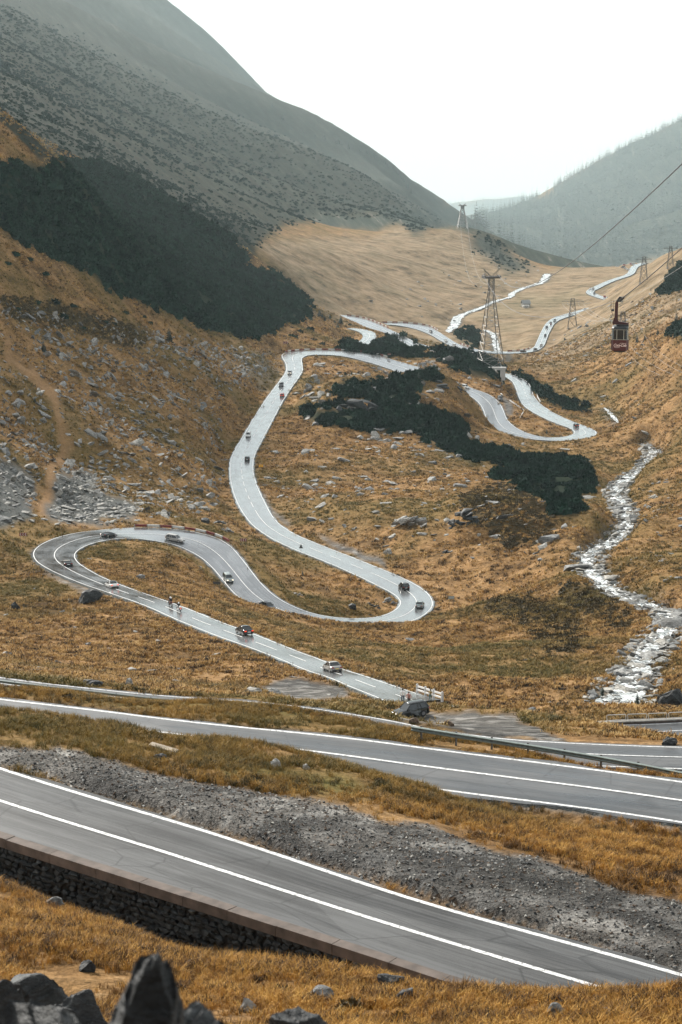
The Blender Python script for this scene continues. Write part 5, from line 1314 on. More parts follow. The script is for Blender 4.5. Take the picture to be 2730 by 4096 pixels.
for row in range(12):
    s_ = rnd.uniform(0, 0.3)
    while s_ < arc[-1] - arc[0] - 0.5:
        w_ = rnd.uniform(0.22, 0.52); i_ = min(int((s_ + w_ / 2) / 0.05), len(base) - 1); h_ = rnd.uniform(0.19, 0.27)
        p = base[i_] + sdd[i_] * (row * 0.022) - UPV * (0.44 + row * 0.215)
        slots.append((Vector(p) - w0, w_, h_, math.atan2(sdd[i_][1], sdd[i_][0]) + math.pi / 2)); s_ += w_
rnd.shuffle(slots)
for p, w_, h_, a_ in slots[:290]:
    o = link('stone', STONE[rnd.randrange(8)], None, wall); o.location = p; o.rotation_euler = (rnd.uniform(-.15, .15), rnd.uniform(-.1, .1), a_ + rnd.uniform(-.15, .15)); o.scale = (w_ * 1.15, rnd.uniform(.3, .42), h_ * 1.2)
bulk = MB()
for p, w_, h_, a_ in slots[290:]:
    src = STONE[rnd.randrange(8)]; M_ = Matrix.Translation(p) @ Matrix.Rotation(a_ + rnd.uniform(-.15, .15), 4, 'Z') @ Matrix.Diagonal((w_ * 1.15, rnd.uniform(.3, .42), h_ * 1.2, 1)); n0 = len(bulk.V)
    bulk.V += [M_ @ v_.co for v_ in src.vertices]; bulk.F += [tuple(n0 + i_ for i_ in f.vertices) for f in src.polygons]
bulk.build('small_stones', M_WALLSTONE, wall)['kind'] = 'stuff'

# ------------------------------------------------------------------ steel guardrails
def guardrail(path, lab, spacing, height=0.72):
    root = empty('guardrail', path[0]); o0 = Vector(path[0]); tag(root, lab, 'guardrail', 'steel guardrails')
    d = np.r_[0, np.cumsum(np.linalg.norm(np.diff(path, axis=0), axis=1))]
    qs = np.arange(0, d[-1], 1.0); pp = np.stack([np.interp(qs, d, path[:, k]) for k in range(3)], -1)
    tn = np.gradient(pp, axis=0); tn /= np.linalg.norm(tn, axis=1)[:, None]; nr = np.stack([tn[:, 1], -tn[:, 0], 0 * qs], -1)
    prof = [(0, 0.0), (0.075, 0.05), (0.075, 0.10), (0.01, 0.145), (0.01, 0.175), (0.075, 0.22), (0.075, 0.27), (0, 0.32), (-0.014, 0.32), (0.06, 0.265), (0.06, 0.225), (-0.006, 0.18), (-0.006, 0.14), (0.06, 0.095), (0.06, 0.055), (-0.014, 0.0)]
    for s0 in range(0, len(qs) - 1, 4):                     # beam lengths of four metres, lapped
        e = min(s0 + 4, len(qs) - 1)
        rings = [[tuple(Vector(pp[k]) - o0 + Vector(nr[k]) * x + Vector((0, 0, height - 0.32 + z))) for x, z in prof] for k in range(s0, e + 1)]
        MB().loft(rings).build('beam', M_STEEL, root)
    for s0 in np.arange(0.6, d[-1], spacing):
        p = np.array([np.interp(s0, d, path[:, k]) for k in range(3)]); k = int(s0)
        k = min(k, len(nr) - 1); c_ = Vector(p) - o0 - Vector(nr[k]) * 0.09
        po = MB().box(c_ + Vector((0, 0, height / 2 - 0.2)), (0.09, 0.09, height + 0.5), math.atan2(tn[k][1], tn[k][0])).build('post', M_DSTEEL, root)
        MB().box(Vector(p) - o0 - Vector(nr[k]) * 0.03 + Vector((0, 0, height - 0.16)), (0.2, 0.1, 0.18), math.atan2(tn[k][1], tn[k][0])).build('spacer_block', M_DSTEEL, po)
    return root
L, Rr, q = ROADS['b']; sdb = (Rr - L) / np.linalg.norm(Rr - L, axis=1)[:, None]
gpath = L - sdb * 1.7; gu, gv_ = project(gpath)
sel = (gu > 1605) & (gu < 3150); gp = gpath[sel]; gp[:, 2] = ground_z(gp[:, 0], gp[:, 1]) + 0.05
gp[:, 2] = np.convolve(np.pad(gp[:, 2], 12, 'edge'), np.ones(25) / 25, 'valid')
guardrail(gp[::-1] if gu[sel][0] > gu[sel][-1] else gp, 'grey steel guardrail on the verge of the middle road, starting by the pullout', 2.3)
L, Rr, q = ROADS['c']; sdb = (Rr - L) / np.linalg.norm(Rr - L, axis=1)[:, None]
gpath = Rr + sdb * 0.2; gu, gv_ = project(gpath)
sel = (gu > -450) & (gu < 960); gp = gpath[sel]; gp[:, 2] += 0.15; gu = gu[sel]
gp = gp[np.argsort(gu)]; gp = np.r_[gp, [gp[-1] + (gp[-1] - gp[-2]) * 4 - UPV * 0.5]]
guardrail(gp, 'long grey steel guardrail sinking into the grass at its far end', 3.7, 1.0)

# ------------------------------------------------------------------ red and white barriers on the outside of the bends
def barrier(key, use_left, u0, v0, u1, v1, seglen, lab, off=1.0, h=0.55):
    L, Rr, q = ROADS[key]; sd = (Rr - L) / np.linalg.norm(Rr - L, axis=1)[:, None]
    E = L - sd * off if use_left else Rr + sd * off
    pu_, pv_ = project(E); k0 = int(np.argmin((pu_ - u0) ** 2 + (pv_ - v0) ** 2)); k1 = int(np.argmin((pu_ - u1) ** 2 + (pv_ - v1) ** 2))
    if k0 > k1: k0, k1 = k1, k0
    E = E[k0:k1 + 1]; d = np.r_[0, np.cumsum(np.linalg.norm(np.diff(E, axis=0), axis=1))]
    root = empty('barrier', tuple(E[0])); o0 = Vector(E[0]); tag(root, lab, 'barrier', 'red and white barriers')
    n_ = max(2, int(d[-1] / seglen)); pts = [np.array([np.interp(s_, d, E[:, k]) for k in range(3)]) for s_ in np.linspace(0, d[-1], n_ + 1)]
    for k in range(n_):
        a_, b_ = Vector(pts[k]) - o0, Vector(pts[k + 1]) - o0; dr = (b_ - a_).normalized(); nm_ = Vector((-dr.y, dr.x, 0)) * 0.11
        a2, b2 = a_ + dr * 0.05, b_ - dr * 0.05
        lo, hi = 0.22, 0.22 + h
        ring = lambda p: [p - nm_ + Vector((0, 0, lo)), p + nm_ + Vector((0, 0, lo)), p + nm_ + Vector((0, 0, hi)), p - nm_ + Vector((0, 0, hi))]
        MB().loft([ring(a2), ring(b2)]).build('panel', M_WHITE if k % 2 else M_RED, root)
        MB().box(a_ + Vector((0, 0, 0.25)), (0.26, 0.3, 0.95), math.atan2(dr.y, dr.x)).build('post', M_CONC, root)
    return root
barrier('e', True, 545, 2092, 925, 2165, 3.1, 'low barrier of alternating red and white planks above the looping bend')
barrier('e', True, 1142, 1404, 1545, 1436, 3.7, 'low red and white barrier around the top of the long bend', 1.2, 0.75)
barrier('h', True, 1392, 1260, 1556, 1318, 4.5, 'thin red and white barrier along the far descending road', 1.5, 0.9)
barrier('i', True, 1520, 1283, 1752, 1324, 4.5, 'thin red and white barrier around the farthest bend', 1.5, 0.9)
barrier('i', True, 1842, 1380, 1878, 1394, 3.5, 'short red and white barrier beside the small pine clump', 1.8, 0.9)
barrier('i', True, 2032, 1408, 2128, 1399, 4.5, 'red and white barrier on the valley bridge', 1.8, 0.9)

# ------------------------------------------------------------------ parapets
def parapet(pts, lab, z=None, seg=2.4, w=0.35, h=0.6, mat=None, rmin=0, name='parapet', gapm=0.06):
    P_ = [ground_at(u, v, rmin) for u, v in pts]
    A_ = np.array([tuple(p) for p in P_]); d = np.r_[0, np.cumsum(np.linalg.norm(np.diff(A_, axis=0), axis=1))]
    root = empty(name, tuple(A_[0])); o0 = Vector(A_[0]); tag(root, lab, 'parapet')
    n_ = max(1, int(round(d[-1] / seg)))
    pp = [Vector([np.interp(s_, d, A_[:, k]) for k in range(3)]) for s_ in np.linspace(0, d[-1], n_ + 1)]
    for a_, b_ in zip(pp[:-1], pp[1:]):
        dr = (b_ - a_).normalized(); c_ = (a_ + b_) / 2 - o0; ln = (b_ - a_).length - gapm
        MB().box((c_.x, c_.y, c_.z + h / 2 - 0.2), (ln, w, h + 0.4), math.atan2(dr.y, dr.x)).build('block', mat or M_WHITECONC, root)
    return root
parapet([(2039, 1497), (2090, 1507), (2118, 1522), (2136, 1545), (2147, 1569), (2151, 1590), (2163, 1610)], 'curved white parapet on the outer verge below the pylon footing', rmin=1000, seg=3.0)
parapet([(2003, 1577), (2012, 1585)], 'stub of white parapet above the wet pullout of the far hairpin', rmin=900)
parapet([(2040, 1604), (2056, 1616), (2064, 1623), (2098, 1646), (2081, 1673)], 'broken white parapet with a kink on the grass spit of the far hairpin', rmin=900)
# white railing of concrete posts by the hikers
L, Rr, q = ROADS['e']
cr = empty('concrete_railing'); a_, b_ = Vector(at_z(1670, 2757, -79.0)), Vector(at_z(1770, 2789, -77.5)); cr.location = a_
tag(cr, 'short white concrete railing with round topped posts at the road end', 'railing')
dv = b_ - a_; dr = dv.normalized()
for k in range(4):
    c_ = dv * (k / 3); MB().loft([[(c_.x + 0.17 * math.cos(g) * f, c_.y + 0.17 * math.sin(g) * f, c_.z + z) for g in np.arange(0, 6.28, 0.785)] for z, f in ((-.6, 1), (.62, 1), (.72, .85), (.78, .5))]).build('post', M_WHITECONC, cr)
for k in range(3):
    p_, n_ = dv * (k / 3) + dr * 0.17, dv * ((k + 1) / 3) - dr * 0.17
    MB().loft([[e_ + Vector((0, 0, z)) + Vector((-dr.y, dr.x, 0)) * s_ for s_, z in ((-.07, .32), (.07, .32), (.07, .56), (-.07, .56))] for e_ in (p_, n_)]).build('rail', M_WHITECONC, cr)
    MB().loft([[e_ + Vector((0, 0, z)) + Vector((-dr.y, dr.x, 0)) * s_ for s_, z in ((-.12, -.16), (.12, -.16), (.12, .04), (-.12, .04))] for e_ in (p_, n_)]).build('foot_beam', M_WHITECONC, cr)

# bridge over the stream: deck edge and railing
L, Rr, q = ROADS['d']; sdd_ = (Rr - L) / np.linalg.norm(Rr - L, axis=1)[:, None]; du, _ = project(L)
bridge = empty('bridge_railing'); E = (L - sdd_ * 0.75); sel = np.nonzero((du > 2378) & (du < 3050))[0]; E = E[sel]; E = E[np.argsort(du[sel])]
bridge.location = E[0]; o0 = Vector(E[0]); tag(bridge, 'white tubular steel railing on a concrete bridge edge over the stream', 'railing')
E = [Vector(p) - o0 + Vector((0, 0, 0.05)) for p in E]
d = np.r_[0, np.cumsum([(b_ - a_).length for a_, b_ in zip(E[:-1], E[1:])])]
def along(s_): return Vector([np.interp(s_, d, [p[k] for p in E]) for k in range(3)])
MB().loft([[p + Vector((0, -.28, -.5)), p + Vector((0, .3, -.5)), p + Vector((0, .3, .28)), p + Vector((0, -.28, .28))] for p in E]).build('bridge_edge', M_KERB, bridge)
MB().loft([[p + Vector((0, -.36, .20)), p + Vector((0, .36, .20)), p + Vector((0, .36, .32)), p + Vector((0, -.36, .32))] for p in E]).build('capping', M_CONC, bridge)
pl = 2.45; s_ = 1.2
while s_ + pl < d[-1]:
    a_, b_ = along(s_), along(s_ + pl - 0.2); h0, h1 = Vector((0, 0, .42)), Vector((0, 0, 1.08))
    pn = MB(); pn.tube([a_ + h0 + (b_ - a_) * .03, a_ + h1 - Vector((0, 0, .1)), a_ + h1 + (b_ - a_) * .04, b_ + h1 - (b_ - a_) * .04, b_ + h1 - Vector((0, 0, .1)), b_ + h0, a_ + h0], 0.04)
    f_ = pn.build('railing_frame', M_WHITE, bridge)
    for k in range(1, 12):
        c_ = a_ + (b_ - a_) * k / 12; MB().bar(c_ + h0, c_ + h1, 0.013).build('baluster', M_DSTEEL, f_)
    for e_ in (a_, b_): MB().bar(e_ + Vector((0, 0, .25)), e_ + h0, 0.04).build('foot', M_WHITE, f_)
    s_ += pl
# stone wing wall and culvert of the valley bridge
cw = empty('culvert'); p0 = Vector(at_z(2010, 1418, -199.6)); cw.location = p0; tag(cw, 'dark bridge culvert with a stone wing wall under the valley road', 'culvert')
MB().box((1.2, -3.9, -3.0), (9, 0.6, 7)).build('headwall', M_CONC, cw)
MB().box((1.2, -4.25, -4.0), (6.2, 0.1, 5)).build('opening_shade', M_BLACK, cw)  # black plate that paints the shade inside the culvert mouth
for r_ in range(6):
    for k in range(9 - r_):
        MB().box((7.2 + k * 2.0 + (r_ % 2) * .6, -4.1 - k * 0.55, -1.4 - r_ * 1.0 + 0 * k), (1.9, 0.8, 0.92), -0.25).build('stone', M_ROCK, cw)

# ------------------------------------------------------------------ signs
def sign_posts(root, w, h, mat=M_DSTEEL, two=True, y=0.05):
    for x in ((-w * .36, w * .36) if two else (0,)): MB().bar((x, y, -0.3), (x, y, h), 0.035, 6).build('post', mat, root)
def chevron(u, v, wpx, lab, flip=1, rmin=0):
    g0 = ground_at(u, v, rmin); s_ = FPX / math.hypot(g0.x, g0.y); W = wpx / s_; Hh = W * 0.42; zt_ = W * 1.55
    root = empty('chevron_sign', g0, 0); tag(root, lab, 'sign', 'chevron signs'); sign_posts(root, W, zt_)
    MB().box((0, 0, zt_ - Hh / 2), (W, 0.03, Hh)).build('board', M_RED, root)
    for k in range(3):
        x0 = -W * .36 + k * W * .33
        m = MB(); w2 = W * .085
        for sg in (1, -1):
            z0, z1 = zt_ - Hh / 2, zt_ - Hh / 2 + sg * Hh * .46; xs = flip * W * .12
            m.V += [Vector((x0 - xs / 2, -.022, z0)), Vector((x0 - xs / 2 + w2, -.022, z0)), Vector((x0 + xs / 2 + w2, -.022, z1)), Vector((x0 + xs / 2, -.022, z1))]; n0 = len(m.V) - 4; m.F.append((n0, n0 + 1, n0 + 2, n0 + 3))
        m.build('chevron', M_WHITE, root)
chevron(94, 2178, 30, 'red and white chevron sign outside the looping bend')
chevron(975, 2196, 28, 'red and white chevron sign above the road behind the plank barrier end')
chevron(1143, 1398, 20, 'distant red and white chevron sign at the top of the long bend')
chevron(1558, 1434, 13, 'tiny chevron sign beside the dark pine scrub')
M_SIGNBACK = plain('sign back', (0.05, 0.055, 0.055), 0.6, 0.4); M_SIGNGREY = plain('pale sign', (0.28, 0.33, 0.34), 0.5, 0.4); M_YELLOW = plain('yellow sign', (0.85, 0.42, 0.03), 0.6, 0.4, vary=0.05)
def board(u, v, wpx, hpx, ttl, mat, lab, rmin=0):
    g0 = ground_at(u, v, rmin); s_ = FPX / math.hypot(g0.x, g0.y); W, Hh, T_ = wpx / s_, hpx / s_, ttl / s_
    root = empty('road_sign', g0, 0); tag(root, lab, 'sign'); sign_posts(root, W, T_)
    MB().box((0, 0, T_ - Hh / 2), (W, 0.04, Hh)).build('board', mat, root)
    MB().box((0, -.004, T_ - Hh * .04), (W * 1.03, 0.06, Hh * .08)).build('frame_rail', M_DSTEEL, root); MB().box((0, -.004, T_ - Hh * .96), (W * 1.03, 0.06, Hh * .08)).build('frame_rail', M_DSTEEL, root)
    return root
board(869, 2376, 30, 10, 50, M_SIGNBACK, 'dark back of a wide road sign beside the stone lined ditch')
board(1806, 2436, 24, 13, 56, M_SIGNGREY, 'grey blank sign on two posts outside the inner hairpin')
ys = board(1045, 1896, 17, 13, 40, M_YELLOW, 'bright yellow orange sign on two posts beside the straight road')
for k in range(3): MB().box((0, -.03, 0.62 * (40 / 11.2) + 0.25 + k * .28), (0.95 - .2 * (k % 2), .01, .07)).build('text_line', M_SIGNBACK, ys)
def triangle(u, v, wpx, ttl, mat, lab, up=True, rmin=0):
    g0 = ground_at(u, v, rmin); s_ = FPX / math.hypot(g0.x, g0.y); W, T_ = wpx / s_, ttl / s_; h_ = W * .95
    root = empty('warning_sign', g0, 0); tag(root, lab, 'sign'); sign_posts(root, W, T_ - h_ * .3, two=False, y=.06)
    MB().loft([[(-W / 2, y, T_ - h_), (W / 2, y, T_ - h_), (W * .06, y, T_), (-W * .06, y, T_)] for y in (-.02, .02)]).build('plate', mat, root)
    return root
triangle(1205, 2214, 17, 38, M_SIGNBACK, 'dark back of a triangular warning sign at the road verge')
tw = triangle(1232, 1494, 9, 22, M_RED, 'tiny red bordered warning triangle inside the long bend')
tw2 = MB(); tw2.V = [Vector((-.32, -.05, 1.25 * 2)), Vector((.32, -.05, 1.25 * 2)), Vector((0, -.05, 1.55 * 2))]

# ------------------------------------------------------------------ vehicles
CARS = {  # length, width, height, belt, bonnet, tail height, glass foot rear/front, roof rear/front, wheel radius
    'sedan': (4.75, 1.80, 1.44, 0.92, 0.86, 0.95, -1.55, 1.05, -0.95, 0.25, 0.33),
    'hatch': (4.1, 1.74, 1.50, 0.95, 0.88, 0.98, -1.85, 1.05, -1.55, 0.30, 0.31),
    'estate': (4.7, 1.80, 1.56, 0.95, 0.88, 1.0, -2.20, 1.05, -1.85, 0.30, 0.33),
    'suv': (4.65, 1.86, 1.76, 1.10, 1.02, 1.12, -2.20, 0.95, -1.80, 0.25, 0.38),
    'coupe': (4.55, 1.80, 1.38, 0.90, 0.82, 0.94, -1.55, 0.95, -0.85, 0.15, 0.34),
    'sports': (4.6, 1.95, 1.16, 0.80, 0.66, 0.84, -1.25, 1.05, -0.45, 0.15, 0.35),
    'van': (4.9, 1.95, 2.0, 1.15, 1.05, 1.3, -2.35, 1.45, -2.25, 0.75, 0.34)}
CACHE = {}
def car_meshes(kind):
    if kind in CACHE: return CACHE[kind]
    Lc, W, Hc, belt, bon, tail, gr, gf, rr_, rf, wr_ = CARS[kind]; hl, hw = Lc / 2, W / 2; D = {}
    def sec(x, hwid, z0, z1, k=0.10):
        return [(x, -hwid, z0 + k), (x, -hwid * .92, z0), (x, hwid * .92, z0), (x, hwid, z0 + k), (x, hwid * .99, z1 - k * 1.4), (x, hwid * .90, z1 - k * .2), (x, hwid * .5, z1), (x, -hwid * .5, z1), (x, -hwid * .90, z1 - k * .2), (x, -hwid * .99, z1 - k * 1.4)]
    gnd = 0.20 if kind not in ('sports',) else 0.12
    body = MB().loft([sec(-hl, hw * .80, gnd + .18, tail * .80), sec(-hl + .10, hw * .93, gnd + .05, tail * .97), sec(-hl + .5, hw, gnd, tail), sec(gr + .1, hw, gnd, belt + .03), sec(gf - .4, hw, gnd, belt), sec(gf + .15, hw, gnd, bon + .03), sec(hl - .55, hw * .98, gnd, bon * .93), sec(hl - .15, hw * .90, gnd + .05, bon * .80), sec(hl, hw * .74, gnd + .16, bon * .68)])
    D['body'] = body.mesh('body', None, True)
    iw, tw_ = hw * .93, hw * .74
    D['windows'] = MB().loft([[(gr, -iw, belt - .05), (gf, -iw, belt - .05), (gf, iw, belt - .05), (gr, iw, belt - .05)], [(rr_, -tw_, Hc - .04), (rf, -tw_, Hc - .04), (rf, tw_, Hc - .04), (rr_, tw_, Hc - .04)]]).mesh('windows', M_GLASS)
    rm = [(rr_ - .06, tw_ * .86), (rr_ + .05, tw_ * 1.04), (rf - .1, tw_ * 1.04), (rf + .08, tw_ * .86)]
    D['roof'] = MB().loft([[(x, -y, Hc - .06), (x, -y * .9, Hc - .005), (x, 0, Hc + .02), (x, y * .9, Hc - .005), (x, y, Hc - .06), (x, 0, Hc - .05)] for x, y in rm]).mesh('roof', None, True)
    pl_ = MB()
    for s_ in (-1, 1):
        pl_.bar((gf, s_ * iw, belt - .03), (rf, s_ * tw_, Hc - .05), 0.05); pl_.bar((gr, s_ * iw, belt - .03), (rr_, s_ * tw_, Hc - .05), 0.08 if kind in ('hatch', 'estate', 'suv') else .07)
        mxb, mxt = (gr + gf) / 2 - .05, (rr_ + rf) / 2; pl_.bar((mxb, s_ * (iw + .005), belt - .03), (mxt, s_ * (tw_ + .01), Hc - .05), 0.045)
        if kind in ('estate', 'suv', 'van'): pl_.bar((gr * .55, s_ * (iw + .005), belt - .03), (rr_ * .55, s_ * (tw_ + .01), Hc - .05), 0.045)
    D['pillars'] = pl_.mesh('pillars', None)
    D['tyre'] = MB().disc((0, 0, 0), (0, 1, 0), wr_, .22, 18).mesh('tyre', M_BLACK); D['rim'] = MB().disc((0, 0, 0), (0, 1, 0), wr_ * .64, .235, 10).mesh('rim', M_CHROME)
    D['lamp'] = MB().box((0, 0, 0), (.16, .34, .15)).mesh('lamp'); D['plate'] = MB().box((0, 0, 0), (.03, .52, .12)).mesh('plate')
    D['mirror'] = MB().box((0, 0, 0), (.14, .18, .12)).mesh('mirror'); D['bumper'] = MB().box((0, 0, 0), (.10, W * .82, .16)).mesh('bumper', M_TRIM)
    D['handle'] = MB().box((0, 0, 0), (.18, .03, .035)).mesh('door_handle', M_TRIM)
    D['grille'] = MB().box((0, 0, 0), (.05, W * .4, .14)).mesh('grille', M_TRIM)
    CACHE[kind] = D
    return D
def omat(o, m):
    if not o.data.materials: o.data.materials.append(None)
    o.material_slots[0].link = 'OBJECT'; o.material_slots[0].material = m
    return o
PAINT = {}
def paint(c, rough=0.16):
    if c not in PAINT: PAINT[c] = plain('car paint', c, rough, 0.5, 0.0, vary=0.03)
    return PAINT[c]
SILVER, BLACKP, WHITEP, GREYP, REDP, DARKP, BLUEP, GREENG = (0.28, 0.28, 0.27), (0.008, 0.009, 0.010), (0.6, 0.6, 0.58), (0.12, 0.13, 0.135), (0.35, 0.03, 0.025), (0.03, 0.033, 0.036), (0.05, 0.07, 0.10), (0.16, 0.19, 0.185)
def car(kind, color, pos, yaw, lab, grp='cars on the winding road', head=False, brake=False, full=True, roofc=None, plate=M_PLATE, scale=1.0, pitch=0.0, rails=False):
    D = car_meshes(kind); Lc, W, Hc, belt, bon, tail, gr, gf, rr_, rf, wr_ = CARS[kind]; hl, hw = Lc / 2, W / 2
    root = empty('parked_car' if grp.startswith('parked') else 'car', pos, yaw); root.scale = (scale,) * 3; root.rotation_euler = (0, -pitch, yaw); tag(root, lab, 'car', grp)
    pm = paint(color)
    def put(key, name, loc, m=None, par=None):
        o = link(name, D[key], None, par or root); o.location = loc
        if m: omat(o, m)
        return o
    b = put('body', 'body', (0, 0, 0), pm); put('windows', 'windows', (0, 0, 0)); put('roof', 'roof', (0, 0, 0), paint(roofc) if roofc else pm); put('pillars', 'pillars', (0, 0, 0), pm)
    for sx in (1, -1):
        for sy in (1, -1):
            w_ = empty('wheel', (sx * Lc * .29 + (0.02 if sx > 0 else -.02), sy * (hw - .10), wr_)); w_.parent = root
            put('tyre', 'tyre', (0, 0, 0), None, w_); put('rim', 'rim', (0, 0, 0), None, w_)
    for sy in (1, -1):
        put('lamp', 'headlight', (hl - .16, sy * hw * .64, bon * .72), M_HEADON if head else M_HEAD); put('lamp', 'tail_light', (-hl + .06, sy * hw * .70, tail * .80), M_TAILON if brake else M_TAIL)
    if full:
        put('plate', 'number_plate', (-hl - .02, 0, tail * .62), plate); put('plate', 'number_plate', (hl + .0, 0, bon * .42), plate)
        put('bumper', 'bumper', (-hl + .02, 0, .38)); put('bumper', 'bumper', (hl - .06, 0, .34)); put('grille', 'grille', (hl - .02, 0, bon * .60))
        for sy in (1, -1):
            put('mirror', 'mirror', (gf - .25, sy * (hw + .07), belt + .06), pm)
            for x in (.1, -.85): put('handle', 'door_handle', (x, sy * (hw + .005), belt - .16), None)
            if rails: MB().bar((rr_ + .1, sy * hw * .66, Hc + .05), (rf - .1, sy * hw * .66, Hc + .05), .025).build('roof_rail', M_TRIM, root)
    return root
def road_car(kind, color, key, u, v, sgn, lab, **kw):
    p, a, k = on_road(key, u, v)
    L, Rr, q = ROADS[key]; c = (L + Rr) / 2; k0, k1 = max(k - 4, 0), min(k + 4, len(c) - 1); dz = c[k1, 2] - c[k0, 2]; dh = math.hypot(*(c[k1, :2] - c[k0, :2]))
    return car(kind, color, p, a + (0 if sgn > 0 else math.pi), lab, pitch=sgn * math.atan2(dz, dh), **kw)
road_car('sedan', (0.26, 0.25, 0.235), 'e', 1330, 2676, 1, 'silver saloon car driving down the long straight', plate=M_YPLATE)
road_car('sedan', BLACKP, 'e', 978, 2530, 1, 'black saloon car with glowing tail lights on the long straight', brake=True)
road_car('coupe', WHITEP, 'e', 448, 2346, 1, 'white coupe with a dark roof panel entering the looping bend', brake=True, roofc=(0.10, 0.10, 0.10))
road_car('sports', BLACKP, 'e', 268, 2256, 1, 'low black sports car with a pale roof in the looping bend', roofc=(0.42, 0.38, 0.33))
road_car('sports', BLACKP, 'e', 436, 2153, 1, 'low all black sports car at the top of the looping bend')
road_car('estate', (0.34, 0.33, 0.31), 'e', 700, 2160, 1, 'pale silver estate car beside the red and white plank barrier')
road_car('hatch', (0.22, 0.25, 0.24), 'e', 913, 2310, 1, 'grey green hatchback with lit headlights coming down the bend', head=True)
road_car('sedan', DARKP, 'e', 1070, 2428, 1, 'dark saloon car half hidden behind the grass bank')
road_car('sedan', GREENG, 'e', 1680, 2432, 1, 'grey saloon car seen from behind in the inner hairpin')
road_car('suv', BLACKP, 'e', 1616, 2357, 1, 'black boxy car leaving the inner hairpin', rails=True)
road_car('hatch', BLACKP, 'e', 990, 1842, 1, 'black hatchback driving away beside the yellow sign', scale=1.05)
road_car('van', WHITEP, 'e', 994, 1746, -1, 'white van coming up the straight road', scale=0.95)
road_car('hatch', REDP, 'e', 1130, 1588, 1, 'red hatchback driving away up the straight', scale=1.1, brake=True)
road_car('suv', DARKP, 'e', 1126, 1545, -1, 'dark off road car coming up the straight', scale=1.1)
road_car('hatch', SILVER, 'e', 1160, 1496, -1, 'silver hatchback with lit headlights below the long bend', head=True, scale=1.15)
road_car('estate', WHITEP, 'e', 1862, 1553, 1, 'white estate car emerging from behind the dark crag', scale=1.15)
road_car('suv', DARKP, 'e', 2002, 1607, 1, 'dark car pulled over beside the far hairpin pullout', scale=1.15)
road_car('hatch', BLACKP, 'e', 2305, 1708, 1, 'black car in the far hairpin above the stream', scale=1.15, brake=True)
far_g = 'cars on the valley road'
for kind, colr, u, v, sg, lab in [('hatch', DARKP, 1725, 1328, 1, 'dark car below the thin barrier of the farthest bend'), ('hatch', WHITEP, 1785, 1365, 1, 'white car, upper of the white pair past the farthest bend'), ('estate', WHITEP, 1820, 1384, 1, 'white estate, lower of the white pair past the farthest bend'), ('hatch', DARKP, 1860, 1398, 1, 'dark car at the small pine clump'),
                                  ('suv', DARKP, 2094, 1410, 1, 'dark car with a pale roof just past the valley bridge'), ('sedan', DARKP, 2142, 1401, 1, 'dark car in the valley bend beyond the bridge'), ('hatch', WHITEP, 2166, 1384, 1, 'white car in the valley bend beyond the bridge'), ('hatch', BLACKP, 2182, 1344, -1, 'black car alone on the valley straight'), ('suv', GREYP, 2188, 1312, 1, 'grey off road car behind the walkers'),
                                  ('hatch', SILVER, 2204, 1294, 1, 'silver car beside the walkers on the valley road'), ('suv', GREYP, 2220, 1285, -1, 'grey car nearing the lattice pylon'), ('estate', WHITEP, 2282, 1258, 1, 'white car behind the lattice pylon legs'), ('sedan', WHITEP, 2340, 1238, -1, 'white saloon on the valley road past the lattice pylon'), ('hatch', REDP, 2419, 1188, 1, 'red car, first of three behind the cable car hanger'), ('hatch', WHITEP, 2430, 1194, -1, 'white car between the red and grey ones'),
                                  ('hatch', GREYP, 2443, 1193, 1, 'grey car, last of three behind the cable car hanger'), ('hatch', GREYP, 2378, 1175, 1, 'grey car entering the distant valley bend'), ('van', WHITEP, 2374, 1157, 1, 'white van in the distant valley bend'), ('hatch', WHITEP, 2362, 1157, -1, 'small white car next to the van in the distant bend')]:
    road_car(kind, colr, 'i', u, v, sg, lab, grp=far_g, full=False, scale=1.15, roofc=WHITEP if 'pale roof' in lab else None)
road_car('van', WHITEP, 'j', 1895, 1424, 1, 'white van half hidden by the pine crest below the valley road', grp=far_g, full=False, scale=1.2)
for k, (u, v, colr, cn) in enumerate([(2468, 1058, GREYP, 'grey'), (2488, 1056, GREYP, 'grey'), (2511, 1056, WHITEP, 'white'), (2524, 1058, REDP, 'red'), (2536, 1060, WHITEP, 'white'), (2470, 1067, WHITEP, 'white'), (2499, 1062, REDP, 'red'), (2492, 1072, GREYP, 'grey'), (2504, 1077, WHITEP, 'white'), (2514, 1081, WHITEP, 'white')]):
    g0 = ground_at(u, v, 2300); car(('hatch', 'van', 'suv')[k % 3], colr, g0, rnd.uniform(-.4, .4) + (math.pi if k % 2 else 0), f'{cn} car parked at the distant lookout above the valley', 'parked cars at the lookout, ' + cn, full=False, scale=1.2)
g0 = ground_at(1642, 2866, 170)
suv = car('suv', (0.016, 0.018, 0.018), g0 + Vector((0, 0, 0.02)), R(180 + 26), 'black estate car parked on the wet pullout beside the hikers', 'parked cars', scale=0.86, rails=True, pitch=R(-3))

